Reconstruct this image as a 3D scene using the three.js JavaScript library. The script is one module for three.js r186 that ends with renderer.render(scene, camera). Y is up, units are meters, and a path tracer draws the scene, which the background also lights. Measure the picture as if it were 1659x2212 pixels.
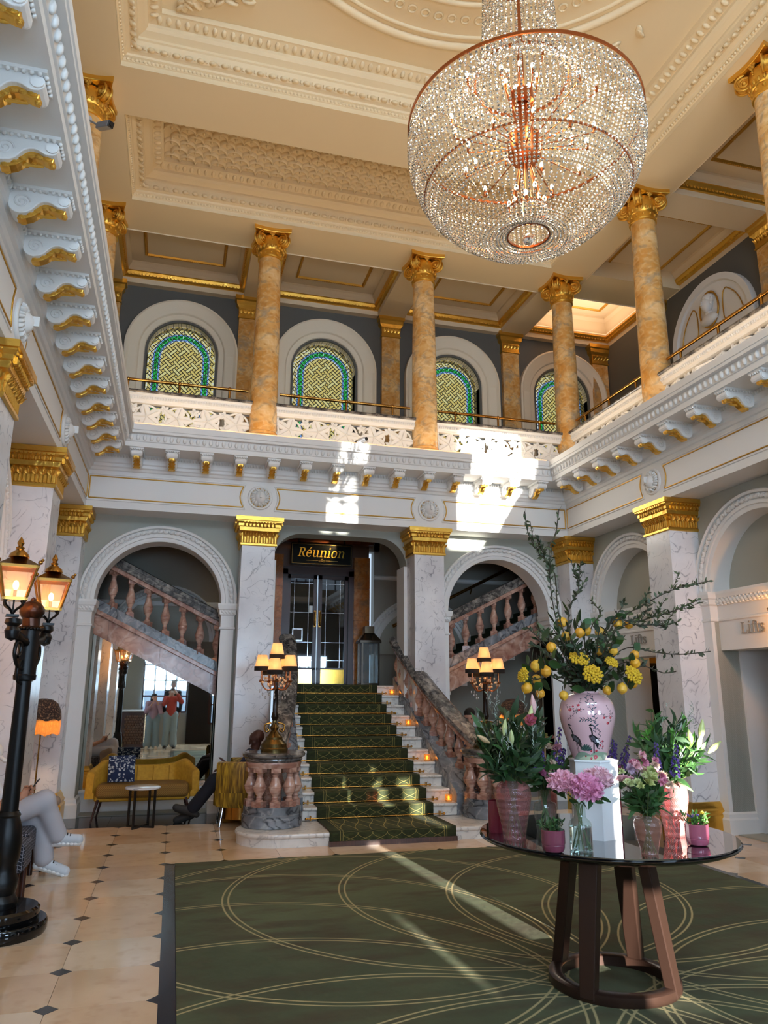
import * as THREE from 'three';
import { mergeGeometries, toCreasedNormals } from 'three/addons/utils/BufferGeometryUtils.js';
import { RoundedBoxGeometry } from 'three/addons/geometries/RoundedBoxGeometry.js';
import { TextGeometry } from 'three/addons/geometries/TextGeometry.js';
import { FontLoader } from 'three/addons/loaders/FontLoader.js';
import { MarchingCubes } from 'three/addons/objects/MarchingCubes.js';
import { RectAreaLightUniformsLib } from 'three/addons/lights/RectAreaLightUniformsLib.js';

// ---------------------------------------------------------------- camera, sky, sun, exposure
RectAreaLightUniformsLib.init();
const scene = new THREE.Scene(), PI_ = Math.PI;
const camera = new THREE.PerspectiveCamera(68.776, 1659 / 2212, 0.02, 200);
camera.position.set(0, 1.55, 0);
camera.rotation.order = 'YXZ';
camera.rotation.set(13.591 * Math.PI / 180, -15.269 * Math.PI / 180, 0.236 * Math.PI / 180);
scene.add(camera);
scene.background = new THREE.Color().setRGB(0.62, 0.80, 1.0);
scene.backgroundIntensity = 2.0;
const renderer = new THREE.WebGLRenderer({ antialias: true });
renderer.toneMapping = THREE.LinearToneMapping;
renderer.toneMappingExposure = 0.5;
renderer.shadowMap.enabled = true;
const sun = new THREE.DirectionalLight(new THREE.Color(1.0, 0.97, 0.9), 70);
sun.position.set(2.25 + 0.075 * 30, 1 + 0.12 * 30, -4 + 30);
sun.target.position.set(2.25, 1, -4);
sun.castShadow = true;
sun.shadow.mapSize.set(4096, 4096);
Object.assign(sun.shadow.camera, { left: -12, right: 12, top: 10, bottom: -8, near: 1, far: 70 });
scene.add(sun, sun.target);
// daylight standing in each opening of the front wall: [x, y, width, height, strength]
const DAY = [[1.62, 1.75, 1.0, 2.3, 26], [-0.24, 1.9, 1.3, 1.9, 22], [4.74, 1.9, 1.3, 1.9, 26],
  [-0.24, 6.75, 1.5, 2.3, 22], [2.05, 6.75, 1.6, 2.3, 22], [4.2, 6.75, 1.4, 2.3, 22], [7.2, 6.75, 1.2, 2.3, 12], [-2.7, 6.75, 1.2, 2.3, 12]];
for (const [x, y, w, h, s] of DAY) {
  const l = new THREE.RectAreaLight(new THREE.Color(0.56, 0.77, 1.0), s * 2.1, w, h);
  l.position.set(x, y, 2.42); l.lookAt(x, y - 0.25, 0); scene.add(l);
}

// warm strips lying on the cornice ledge: [x, z, length along x, length along z]
const LEDGE = [[-0.82, -4.0, 0.06, 11.4], [5.37, -4.0, 0.06, 11.4], [2.275, -9.92, 6.0, 0.06]];
for (const [x, z, lx, lz] of LEDGE) {
  const l = new THREE.RectAreaLight(new THREE.Color(1.0, 0.70, 0.40), 38, lx, lz);
  l.position.set(x, 5.03, z); l.rotation.x = PI_ / 2; scene.add(l);
}

// ---------------------------------------------------------------- helpers
const X0 = 2.275, ZB = -10.4, XL = X0 - 3.57, XR = X0 + 3.57, WB = -10.8, WL = XL - 0.42, WR = XR + 0.42, ZF = 2.5;
const PI = Math.PI, V = (x, y, z) => new THREE.Vector3(x, y, z);
let seed = 7;
const rnd = () => { seed = (seed * 1664525 + 1013904223) >>> 0; return seed / 4294967296; };
const rr = (a, b) => a + (b - a) * rnd();
const taken = {};
const numbered = (n) => { taken[n] = (taken[n] ?? -1) + 1; return taken[n] ? `${n}_${String(taken[n]).padStart(3, '0')}` : n; };
function clean(g) {
  if (g.index) g = g.toNonIndexed();
  if (!g.attributes.normal) g.computeVertexNormals();
  for (const k of Object.keys(g.attributes)) if (!['position', 'normal', 'uv'].includes(k)) g.deleteAttribute(k);
  if (!g.attributes.uv) g.setAttribute('uv', new THREE.BufferAttribute(new Float32Array(g.attributes.position.count * 2), 2));
  g.morphAttributes = {};
  return g;
}
// uv in metres by the face's main direction
function wuv(g) {
  g = clean(g);
  const p = g.attributes.position, u = g.attributes.uv, a = V(), b = V(), c = V(), n = V();
  for (let i = 0; i < p.count; i += 3) {
    a.fromBufferAttribute(p, i); b.fromBufferAttribute(p, i + 1); c.fromBufferAttribute(p, i + 2);
    n.copy(b).sub(a).cross(c.clone().sub(a));
    const X = Math.abs(n.x), Y = Math.abs(n.y), Z = Math.abs(n.z);
    [a, b, c].forEach((q, k) => u.setXY(i + k, X > Y && X > Z ? q.z : q.x, Y > X && Y >= Z ? q.z : q.y));
  }
  return g;
}
const mg = (...l) => mergeGeometries(l.flat(Infinity).map(clean));
function mk(name, g, m, parent = scene) {
  if (Array.isArray(g)) g = mg(g);
  const o = new THREE.Mesh(g, m);
  o.name = parent === scene ? numbered(name) : name;
  o.castShadow = o.receiveShadow = true; parent.add(o);
  return o;
}
function thing(name, label, category, [x, y, z] = [0, 0, 0], turn = 0, group) {
  const o = new THREE.Group(); o.name = numbered(name); scene.add(o);
  o.position.set(x, y, z); o.rotation.y = turn; o.userData = { label, category };
  if (group) o.userData.group = group;
  return o;
}
function tag(o, label, category, group) { o.userData.label = label; o.userData.category = category; if (group) o.userData.group = group; return o; }
function struct(name, g, m, parent = scene) {
  let o;
  if (g) o = mk(name, g, m, parent); else { o = new THREE.Group(); o.name = parent === scene ? numbered(name) : name; parent.add(o); }
  if (parent === scene) o.userData.kind = 'structure';
  return o;
}
function copyOf(o, [x, y, z], turn, label, group) {
  const c = o.clone(); c.name = numbered(o.name.replace(/_\d{3}$/, '')); c.userData = { ...o.userData };
  scene.add(c); c.position.set(x, y, z); c.rotation.y = turn;
  if (label) c.userData.label = label; if (group) c.userData.group = group;
  return c;
}
const bx = (x0, y0, z0, x1, y1, z1) => wuv(new THREE.BoxGeometry(Math.abs(x1 - x0), Math.abs(y1 - y0), Math.abs(z1 - z0)).translate((x0 + x1) / 2, (y0 + y1) / 2, (z0 + z1) / 2));
const rb = (w, h, d, r, x = 0, y = 0, z = 0, s = 2) => wuv(new RoundedBoxGeometry(w, h, d, s, r).translate(x, y, z));
const lathe = (pts, seg = 24, a0 = 0, al = 2 * PI) => {
  const g = new THREE.LatheGeometry(pts.map(([r, y]) => new THREE.Vector2(Math.max(r, 0.0001), y)), seg, a0, al), u = g.attributes.uv, p = g.attributes.position;
  for (let i = 0; i < u.count; i++) u.setXY(i, u.getX(i) * Math.hypot(p.getX(i), p.getZ(i)) * al * 0.7 + p.getY(i) * 0.0, p.getY(i));
  return toCreasedNormals(clean(g), 0.7);
};
const smooth = (pts, n = 24) => new THREE.SplineCurve(pts.map(([a, b]) => new THREE.Vector2(a, b))).getPoints(n).map((v) => [v.x, v.y]);
const cyl = (r0, r1, h, x = 0, y = 0, z = 0, seg = 16) => clean(new THREE.CylinderGeometry(r1, r0, h, seg).translate(x, y + h / 2, z));
const sph = (r, x = 0, y = 0, z = 0, a = 12, b = 8) => clean(new THREE.SphereGeometry(r, a, b).translate(x, y, z));
const tube = (pts, r, seg = 24, rs = 6, closed = false) => clean(new THREE.TubeGeometry(new THREE.CatmullRomCurve3(pts.map((p) => (p.isVector3 ? p : V(...p))), closed, 'centripetal'), seg, r, rs, closed));
const bar = (a, b, r, rs = 8, r2 = r) => { // straight rod, tapering
  const A = a.isVector3 ? a : V(...a), B = b.isVector3 ? b : V(...b), d = B.clone().sub(A);
  return clean(new THREE.CylinderGeometry(r2, r, d.length(), rs).translate(0, d.length() / 2, 0).applyQuaternion(new THREE.Quaternion().setFromUnitVectors(V(0, 1, 0), d.normalize())).translate(A.x, A.y, A.z));
};
const shp = (pts) => new THREE.Shape(pts.map(([x, y]) => new THREE.Vector2(x, y)));
const ext = (s, depth, bevel = 0, seg = 8) => clean(new THREE.ExtrudeGeometry(s, { depth, bevelEnabled: bevel > 0, bevelThickness: bevel, bevelSize: bevel, bevelSegments: 2, curveSegments: seg }));
const mv = (g, x = 0, y = 0, z = 0, ry = 0, s = 1) => { g = g.clone(); if (s !== 1) g.scale(s, s, s); if (ry) g.rotateY(ry); return g.translate(x, y, z); };
// a straight moulding: profile [[out, y]...] from A to B (x, z), out along N, ends cut on the mitre by ka and kb
function run(prof, A, B, N, ka = 0, kb = 0, crease = 0.6) {
  const d = [B[0] - A[0], B[1] - A[1]], L = Math.hypot(...d); d[0] /= L; d[1] /= L;
  const P = [], U = []; let s = 0;
  const at = (o, y, end) => { o += 0.002; const q = end ? B : A, k = end ? -kb : ka; return [q[0] + d[0] * k * o + N[0] * o, y, q[1] + d[1] * k * o + N[1] * o]; };
  const flip = (d[0] * N[1] - d[1] * N[0]) > 0;
  for (let i = 0; i + 1 < prof.length; i++) {
    const [o0, y0] = prof[i], [o1, y1] = prof[i + 1], s1 = s + Math.hypot(o1 - o0, y1 - y0);
    const q = [[at(o0, y0, 0), 0, s], [at(o0, y0, 1), L, s], [at(o1, y1, 1), L, s1], [at(o1, y1, 0), 0, s1]];
    for (const k of flip ? [0, 2, 1, 0, 3, 2] : [0, 1, 2, 0, 2, 3]) { P.push(...q[k][0]); U.push(q[k][1], q[k][2]); }
    s = s1;
  }
  const g = new THREE.BufferGeometry();
  g.setAttribute('position', new THREE.Float32BufferAttribute(P, 3)); g.setAttribute('uv', new THREE.Float32BufferAttribute(U, 2));
  g.computeVertexNormals();
  return clean(g);
}
// arch moulding in the xy plane: profile [[radial out, depth]...] swept over a half circle of radius R
function archRun(prof, R, seg = 40, a0 = 0, a1 = PI) {
  const P = [], U = [];
  const at = (o, z, t) => [Math.cos(t) * (R + o), Math.sin(t) * (R + o), z];
  for (let j = 0; j < seg; j++) {
    const t0 = a0 + (a1 - a0) * j / seg, t1 = a0 + (a1 - a0) * (j + 1) / seg;
    for (let i = 0; i + 1 < prof.length; i++) {
      const [o0, z0] = prof[i], [o1, z1] = prof[i + 1];
      const q = [at(o0, z0, t0), at(o1, z1, t0), at(o1, z1, t1), at(o0, z0, t1)];
      for (const k of [0, 1, 2, 0, 2, 3]) { P.push(...q[k]); U.push(R * (k < 2 ? t0 : t1), o0); }
    }
  }
  const g = new THREE.BufferGeometry();
  g.setAttribute('position', new THREE.Float32BufferAttribute(P, 3)); g.setAttribute('uv', new THREE.Float32BufferAttribute(U, 2));
  g.computeVertexNormals();
  return toCreasedNormals(clean(g), 0.5);
}
// leaf or petal: a bent, folded blade along +y from the origin
function blade(L, W, bend = 0.3, fold = 0.25, n = 4, tip = 1.6, cup = 0) {
  const P = [], I = [], U = [];
  for (let i = 0; i <= n; i++) {
    const t = i / n, w = W / 2 * Math.pow(Math.sin(PI * Math.pow(t * 0.96 + 0.04, 1 / tip)), 0.9) * (i === n ? 0.04 : 1), y = L * (t - bend * t * t * 0.25), z = bend * L * t * t + cup * Math.sin(t * PI);
    for (const k of [-1, 0, 1]) { P.push(k * w, y, z + (k ? fold * w : 0)); U.push(k * w, y); }
    if (i < n) for (const k of [0, 1]) { const a = i * 3 + k; I.push(a, a + 1, a + 4, a, a + 4, a + 3); }
  }
  const g = new THREE.BufferGeometry();
  g.setAttribute('position', new THREE.Float32BufferAttribute(P, 3)); g.setAttribute('uv', new THREE.Float32BufferAttribute(U, 2)); g.setIndex(I); g.computeVertexNormals();
  return clean(g);
}
const QY = V(0, 1, 0);
function aim(g, at, dir, roll = 0, s = 1) { // the blade's +y turned to dir
  const q = new THREE.Quaternion().setFromUnitVectors(QY, dir.clone().normalize()).multiply(new THREE.Quaternion().setFromAxisAngle(QY, roll));
  g = g.clone(); if (s !== 1) g.scale(s, s, s);
  return g.applyQuaternion(q).translate(at.x, at.y, at.z);
}

// ---------------------------------------------------------------- textures
const H2 = (x, y, s) => { let h = (x * 374761393 + y * 668265263 + s * 974711) | 0; h = Math.imul(h ^ (h >>> 13), 1274126177); return ((h ^ (h >>> 16)) >>> 0) / 4294967296; };
function vn(x, y, per, s) {
  const xi = Math.floor(x), yi = Math.floor(y), fx = x - xi, fy = y - yi, a = fx * fx * (3 - 2 * fx), b = fy * fy * (3 - 2 * fy), w = (k) => ((k % per) + per) % per;
  const q = (i, j) => H2(w(xi + i), w(yi + j), s);
  return (q(0, 0) * (1 - a) + q(1, 0) * a) * (1 - b) + (q(0, 1) * (1 - a) + q(1, 1) * a) * b;
}
const fbm = (u, v, f, oct, s) => { let t = 0, a = 0.5, n = 0; for (let i = 0; i < oct; i++) { t += a * vn(u * f, v * f, f, s + i); n += a; a *= 0.5; f *= 2; } return t / n; };
const vein = (u, v, f, s, k = 14) => { const w = fbm(u, v, 4, 3, s + 50); return Math.pow(1 - Math.abs(2 * fbm((u + w * 0.22) % 1, (v + w * 0.3) % 1, f, 3, s) - 1), k); };
function tex(n, size, fn, srgb = true) {
  const d = new Uint8Array(n * n * 4);
  for (let j = 0; j < n; j++) for (let i = 0; i < n; i++) { const c = fn(i / n, j / n), k = (j * n + i) * 4; for (let q = 0; q < 3; q++) d[k + q] = Math.max(0, Math.min(255, c.length ? c[q] : c)); d[k + 3] = 255; }
  const t = new THREE.DataTexture(d, n, n); t.wrapS = t.wrapT = THREE.RepeatWrapping; t.magFilter = THREE.LinearFilter; t.minFilter = THREE.LinearMipmapLinearFilter; t.generateMipmaps = true;
  if (srgb) t.colorSpace = THREE.SRGBColorSpace;
  t.repeat.set(1 / size, 1 / size); t.needsUpdate = true;
  return t;
}
function canvasTex(w, h, draw) {
  const c = document.createElement('canvas'); c.width = w; c.height = h; draw(c.getContext('2d'), w, h);
  const t = new THREE.CanvasTexture(c); t.colorSpace = THREE.SRGBColorSpace; return t;
}
const mix = (a, b, t) => a.map((x, i) => x + (b[i] - x) * Math.max(0, Math.min(1, t)));
const S = (color, roughness = 0.6, o = {}) => new THREE.MeshStandardMaterial({ color, roughness, side: THREE.DoubleSide, ...o });
const P = (color, roughness, o) => new THREE.MeshPhysicalMaterial({ color, roughness, side: THREE.DoubleSide, ...o });
const tYellow = tex(768, 1.1, (u, v) => { const a = fbm(u, v, 5, 5, 1), b = fbm(u, v, 24, 3, 9), g = vein(u, v, 9, 21, 9), w = vein(u, v, 12, 33, 9); let c = mix([204, 148, 76], [228, 194, 142], (a - 0.3) * 2.4); c = mix(c, [178, 116, 46], (0.5 - b) * 1.5); c = mix(c, [140, 128, 110], g * 0.62 * (a > 0.42 ? 1 : 0.35)); c = mix(c, [156, 142, 122], (fbm(u, v, 7, 4, 61) - 0.56) * 3); return mix(c, [236, 216, 182], w * 0.35); });
const tWhiteM = tex(768, 1.3, (u, v) => { const a = fbm(u, v, 4, 5, 3), g = vein(u, v, 6, 41, 60), h = vein(u, v, 11, 47, 70); let c = mix([205, 203, 206], [232, 230, 230], a * 1.4 - 0.2); const k1 = Math.max(0, Math.min(1, (fbm(u, v, 9, 3, 101) - 0.38) * 6)), k2 = Math.max(0, Math.min(1, (fbm(u, v, 13, 3, 107) - 0.4) * 6)); c = mix(c, [108, 108, 118], g * 0.7 * k1); return mix(c, [118, 118, 126], h * 0.65 * k2); });
const tStepM = tex(512, 0.8, (u, v) => { const a = fbm(u, v, 5, 5, 13), g = vein(u, v, 9, 71, 14); return mix(mix([206, 198, 188], [236, 230, 222], a), [132, 124, 120], g * 0.5); });
const tPink = tex(640, 0.7, (u, v) => { const a = fbm(u, v, 4, 5, 5), g = vein(u, v, 5, 57, 9), w = vein(u, v, 4, 61, 8); let c = mix([148, 100, 84], [206, 168, 148], a * 1.6 - 0.25); c = mix(c, [116, 70, 58], g * 0.5); return mix(c, [226, 206, 192], w * 0.5); });
const tGrey = tex(640, 0.7, (u, v) => { const a = fbm(u, v, 4, 5, 8), g = vein(u, v, 6, 63, 9), w = vein(u, v, 5, 67, 12); let c = mix([82, 86, 92], [150, 154, 160], a * 1.5 - 0.2); c = mix(c, [40, 42, 46], g * 0.8); return mix(c, [196, 192, 186], w * 0.5); });
const tDark = tex(640, 0.6, (u, v) => { const a = fbm(u, v, 7, 5, 18), g = vein(u, v, 7, 73, 7), w = vein(u, v, 6, 77, 8); let c = mix([62, 60, 60], [150, 142, 134], a * 1.6 - 0.3); c = mix(c, [26, 26, 28], g * 0.75); return mix(c, [206, 198, 184], w * 0.5); });
const tTile = tex(512, 2.2, (u, v) => { const a = fbm(u, v, 5, 5, 23), b = fbm(u, v, 28, 3, 29); return mix(mix([206, 178, 148], [232, 208, 180], a * 1.5 - 0.25), [188, 156, 124], (b - 0.6) * 1.2); });
const tNoise = tex(256, 0.5, (u, v) => fbm(u, v, 16, 4, 2) * 255, false);
const tPile = tex(512, 0.5, (u, v) => fbm(u, v, 64, 3, 6) * 255, false);
const tWood = tex(256, 0.5, (u, v) => { const g = fbm(u * 0.999, v, 4, 3, 83), k = vn(u * 64, v * 4, 64, 84); return mix([58, 34, 24], [96, 60, 42], g * 0.7 + k * 0.4 - 0.1); });
const M = {
  white: S('#e4e3e0', 0.55), cream: S('#e6d8bf', 0.62), ceil: S('#e3cfa9', 0.65), sage: S('#a3a59b', 0.7), dark: S('#5a5853', 0.7), niche: S('#a8a89c', 0.7), stair: S('#8f8a80', 0.7),
  gold: S('#e6b552', 0.3, { metalness: 0.95, bumpMap: tNoise, bumpScale: 0.004 }), goldline: S('#c89a44', 0.35, { metalness: 0.85 }), brass: S('#b98a45', 0.2, { metalness: 1 }),
  yellow: S('#fff', 0.22, { map: tYellow }), whiteM: S('#fff', 0.2, { map: tWhiteM }), stepM: S('#fff', 0.28, { map: tStepM }), pink: S('#fff', 0.18, { map: tPink }), grey: S('#fff', 0.2, { map: tGrey }), darkM: S('#fff', 0.16, { map: tDark }),
  tile: S('#fff', 0.13, { map: tTile }), tileB: S('#f3e6d6', 0.14, { map: tTile }), black: S('#26272b', 0.15), blackT: S('#0c0c0e', 0.1), iron: S('#0b0b0c', 0.35, { metalness: 0.4 }),
  wood: S('#fff', 0.3, { map: tWood }), mahog: S('#3a1d18', 0.25), mirror: S('#dfe3df', 0.015, { metalness: 1 }), glassDark: P('#0b0d10', 0.03, { clearcoat: 1 }),
  lead: S('#141414', 0.6), chrome: S('#cfcfd2', 0.15, { metalness: 1 }), plastic: S('#d8d9dc', 0.4), blackP: S('#101113', 0.35),
};
const font = await new FontLoader().loadAsync('fonts/droid/droid_serif_regular.typeface.json');
const text = (s, size, depth) => { const g = clean(new TextGeometry(s, { font, size, depth, curveSegments: 4 })); g.computeBoundingBox(); return g.translate(-(g.boundingBox.max.x + g.boundingBox.min.x) / 2, -size / 2, 0); };
// ---------------------------------------------------------------- floor and rug
const GX = 0.03, GZ = -7.765, G = 0.541, RUG = [0.12, -7.72, 4.80, -0.6];
{
  const floor = struct('floor');
  mk('slab', bx(-4, -0.2, -13.2, 9.6, -0.012, 3), S('#3a3632', 0.8), floor);
  const c = 0.062, oct = ext(shp([[c, 0], [G - c, 0], [G, c], [G, G - c], [G - c, G], [c, G], [0, G - c], [0, c]].map(([x, y]) => [0.0012 + x * (G - 0.0024) / G, 0.0012 + y * (G - 0.0024) / G])), 0.011, 0);
  oct.rotateX(-PI / 2).translate(0, -0.011, 0);
  const dia = clean(new THREE.BoxGeometry(0.084, 0.011, 0.084).rotateY(PI / 4).translate(0, -0.0055, 0));
  const tg = [0, 1, 2, 3].map((k) => { const g = oct.clone(), u = g.attributes.uv, p = g.attributes.position; for (let i = 0; i < u.count; i++) u.setXY(i, p.getX(i) + k * 0.63, p.getZ(i) + k * 1.17); return g; });
  const tm = ['#fff', '#fbf1e6', '#f4e8db'].map((q) => S(q, 0.12, { map: tTile }));
  const inside = (x, z) => x > GX - 0.01 && x < GX + 8.9 * G && z > GZ - 0.01 && z < -0.65;
  for (let i = -4; i < 14; i++) for (let j = -4; j < 20; j++) {
    const x = GX + i * G, z = GZ + j * G;
    if (x < WL - 0.6 || x > WR + 1.8 || z > ZF - 0.2) continue;
    if (!inside(x + G / 2, z + G / 2)) { const t = mk('floor_tile', tg[(i * 7 + j * 3 + 40) % 4], tm[(i * 5 + j + 40) % 3], floor); t.position.set(x, 0, z + G); }
    if (!inside(x - 0.05, z - 0.05) || !inside(x + 0.05, z + 0.05)) mk('inset_tile', dia, M.black, floor).position.set(x, 0, z);
  }
  for (const [n, a] of [['border_strip', [GX, GZ, 0.118, -0.6]], ['border_strip', [GX, GZ, GX + 9 * G, -7.722]], ['border_strip', [4.802, GZ, GX + 9 * G, -0.6]]]) mk(n, bx(a[0], -0.011, a[1], a[2], 0.0005, a[3]), M.black, floor);
  const zk = GZ - 4 * G;
  for (let k = 0; k < 14; k++) for (let q = 0; q < 4; q++) mk('black_floor_slab', bx(-3.5 + k * 0.95, -0.011, zk - 0.002 - q * 0.75, -3.5 + (k + 1) * 0.95 - 0.002, 0, zk - (q + 1) * 0.75), M.blackT, floor);
  for (let k = 0; k < 10; k++) mk('black_floor_slab', bx(GX + 14 * G - 1.0, -0.0105, zk + k * 1.25, 9.4, 0.0008, zk + (k + 1) * 1.25 - 0.003), M.blackT, floor);
  const W = RUG[2] - RUG[0], D = RUG[3] - RUG[1];
  const t = canvasTex(1340, 2048, (g, w, h) => {
    const sc = w / W, im = g.createImageData(w, h);
    for (let j = 0; j < h; j++) for (let i = 0; i < w; i++) { const u = i / w, v = j / w; const a = fbm(u, v % 1, 5, 4, 91), b = fbm(u * 0.999, (v * 2.99) % 1, 14, 3, 93); let cc = mix([58, 64, 40], [86, 92, 62], a * 1.8 - 0.4); cc = mix(cc, [64, 52, 32], (b - 0.42) * 1.7); const k = (j * w + i) * 4; im.data[k] = cc[0]; im.data[k + 1] = cc[1]; im.data[k + 2] = cc[2]; im.data[k + 3] = 255; }
    g.putImageData(im, 0, 0);
    g.strokeStyle = '#a39468'; g.lineWidth = 0.014 * sc;
    const cx = (2.46 - RUG[0]) * sc, cy = (-4.15 - RUG[1]) * sc;
    for (let k = 0; k < 14; k++) { const a = -PI / 2 - 0.1 + k * 2 * PI / 14; for (const R of [1.755, 1.80]) { g.beginPath(); g.arc(cx + Math.cos(a) * 2.03 * sc, cy + Math.sin(a) * 2.03 * sc, R * sc, 0, 2 * PI); g.stroke(); } }
  });
  const g = new THREE.BoxGeometry(W, 0.012, D, 1, 1, 1).translate((RUG[0] + RUG[2]) / 2, 0.006, (RUG[1] + RUG[3]) / 2);
  const rug = mk('rug', clean(g), S('#ffffff', 0.95, { map: t, bumpMap: tPile, bumpScale: 0.003 }));
  tag(rug, 'large olive green rug with cream interlaced circles under the round table', 'rug');
}

// ---------------------------------------------------------------- ornaments shared by the mouldings
const ornLeaf = (w, h, d) => mg(sph(1, 0, 0, 0, 8, 5).scale(w * 0.3, h * 0.5, d), sph(1, -w * 0.3, h * 0.12, 0, 6, 4).scale(w * 0.18, h * 0.3, d * 0.8), sph(1, w * 0.3, h * 0.12, 0, 6, 4).scale(w * 0.18, h * 0.3, d * 0.8));
const ornEgg = (w, h, d) => mg(sph(1, 0, 0, 0, 8, 6).scale(w * 0.3, h * 0.5, d), bx(-w * 0.5, -h * 0.5, -d * 0.2, -w * 0.43, h * 0.45, d * 0.6));
function along(unit, A, B, y, N, step, k0 = 0, k1 = 0) { // units set along A-B (x, z), facing N
  const L = Math.hypot(B[0] - A[0], B[1] - A[1]), n = Math.max(1, Math.round((L - k0 - k1) / step)), ry = Math.atan2(N[0], N[1]), out = [];
  for (let i = 0; i < n; i++) { const t = (k0 + (i + 0.5) * (L - k0 - k1) / n) / L; out.push(mv(unit, A[0] + (B[0] - A[0]) * t, y, A[1] + (B[1] - A[1]) * t, ry)); }
  return mg(out);
}
// lion head in a round frame, facing +z
const lionG = (() => {
  const l = [sph(1, 0, -0.005, 0.01, 14, 10).scale(0.075, 0.085, 0.045), sph(1, 0, -0.035, 0.05, 10, 8).scale(0.038, 0.034, 0.03), sph(1, 0, -0.018, 0.075, 8, 6).scale(0.018, 0.013, 0.012), bx(-0.011, -0.02, 0.03, 0.011, 0.05, 0.06), sph(1, 0, -0.075, 0.035, 8, 6).scale(0.028, 0.016, 0.022)];
  for (const s of [-1, 1]) l.push(sph(1, s * 0.03, 0.022, 0.05, 6, 5).scale(0.014, 0.008, 0.008), sph(1, s * 0.032, 0.04, 0.046, 6, 5).scale(0.024, 0.01, 0.014), sph(1, s * 0.022, -0.042, 0.062, 6, 5).scale(0.022, 0.018, 0.018), sph(1, s * 0.062, 0.062, 0.02, 6, 5).scale(0.02, 0.018, 0.014));
  for (let k = 0; k < 22; k++) { const a = k / 22 * 2 * PI, r = 0.088 + (k % 2) * 0.012; l.push(aim(sph(1, 0, 0, 0, 6, 4).scale(0.017, 0.035, 0.018), V(Math.cos(a) * r, Math.sin(a) * r, 0.008), V(Math.cos(a + 0.4), Math.sin(a + 0.4), 0))); }
  return mg(l);
})();
const lionRing = clean(new THREE.TorusGeometry(0.132, 0.011, 6, 36)), lionRing2 = clean(new THREE.TorusGeometry(0.156, 0.02, 8, 36)), lionDisc = clean(new THREE.CylinderGeometry(0.13, 0.13, 0.01, 36).rotateX(PI / 2).translate(0, 0, -0.004));
function panelLine(a, b, y0, y1, ca, cb) { // rectangle outline in xy with ends scooped round a medallion
  const p = [], r = 0.05;
  p.push(V(a, y0, 0), V(b, y0, 0));
  if (cb) for (let k = 1; k < 8; k++) { const t = k / 8; p.push(V(b - 0.045 * Math.sin(PI * t), y0 + (y1 - y0) * t, 0)); }
  p.push(V(b, y1, 0), V(a, y1, 0));
  if (ca) for (let k = 1; k < 8; k++) { const t = k / 8; p.push(V(a + 0.045 * Math.sin(PI * t), y1 + (y0 - y1) * t, 0)); }
  const g = []; for (let i = 0; i < p.length; i++) g.push(bar(p[i], p[(i + 1) % p.length], 0.009, 5));
  return mg(g);
}
// scrolled bracket under the cornice, facing +z, top at the origin
const modS = (() => { const s = new THREE.Shape(); s.moveTo(0, 0); s.lineTo(0.34, 0); s.lineTo(0.34, -0.03); s.bezierCurveTo(0.37, -0.05, 0.36, -0.11, 0.31, -0.11); s.bezierCurveTo(0.27, -0.11, 0.26, -0.07, 0.2, -0.085); s.bezierCurveTo(0.15, -0.1, 0.15, -0.18, 0.07, -0.185); s.bezierCurveTo(0.01, -0.185, 0, -0.14, 0, -0.1); return s; })();
const modBody = mg(ext(modS, 0.12, 0.006, 6).rotateY(-PI / 2).translate(0.06, 0, 0), cyl(0.034, 0.034, 0.15, 0, -0.075, 0, 12).rotateZ(PI / 2).translate(0, -0.07, 0.325), bx(-0.09, -0.022, 0, 0.09, 0, 0.37));
const modScroll = mg([-1, 1].map((s) => tube(Array.from({ length: 18 }, (_, k) => { const a = k / 17 * 3.4 * PI, r = 0.052 - k * 0.0026; return V(s * 0.067, -0.11 + Math.sin(a) * r, 0.075 + Math.cos(a) * r); }), 0.006, 30, 4)));
const modEggs = mg(Array.from({ length: 5 }, (_, k) => sph(0.013, -0.06 + k * 0.03, -0.028, 0.365, 6, 5)), [-1, 1].map((s) => Array.from({ length: 9 }, (_, k) => sph(0.013, s * 0.083, -0.028, 0.03 + k * 0.038, 6, 5))));
const modLeaf = (() => { // acanthus hugging the underside
  const s = new THREE.Shape(); s.moveTo(0.33, -0.105); s.bezierCurveTo(0.27, -0.1, 0.26, -0.065, 0.2, -0.08); s.bezierCurveTo(0.15, -0.095, 0.15, -0.175, 0.07, -0.18); s.lineTo(0.06, -0.205); s.bezierCurveTo(0.16, -0.21, 0.17, -0.125, 0.21, -0.112); s.bezierCurveTo(0.26, -0.1, 0.28, -0.135, 0.325, -0.135);
  const l = [ext(s, 0.085, 0.006, 6).rotateY(-PI / 2).translate(0.043, 0, 0)];
  for (let k = 0; k < 6; k++) { const t = k / 5, z = 0.08 + t * 0.22, y = -0.2 + 0.085 * Math.min(1, t * 1.7); for (const e of [-1, 1]) l.push(sph(1, 0, 0, 0, 6, 5).scale(0.022, 0.014, 0.026).translate(e * 0.045, y, z)); }
  l.push(sph(1, 0, 0, 0, 8, 6).scale(0.035, 0.02, 0.02).translate(0, -0.135, 0.325), sph(1, 0, 0, 0, 6, 5).scale(0.009, 0.012, 0.12).translate(0, -0.155, 0.18));
  return mg(l);
})();

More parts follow.
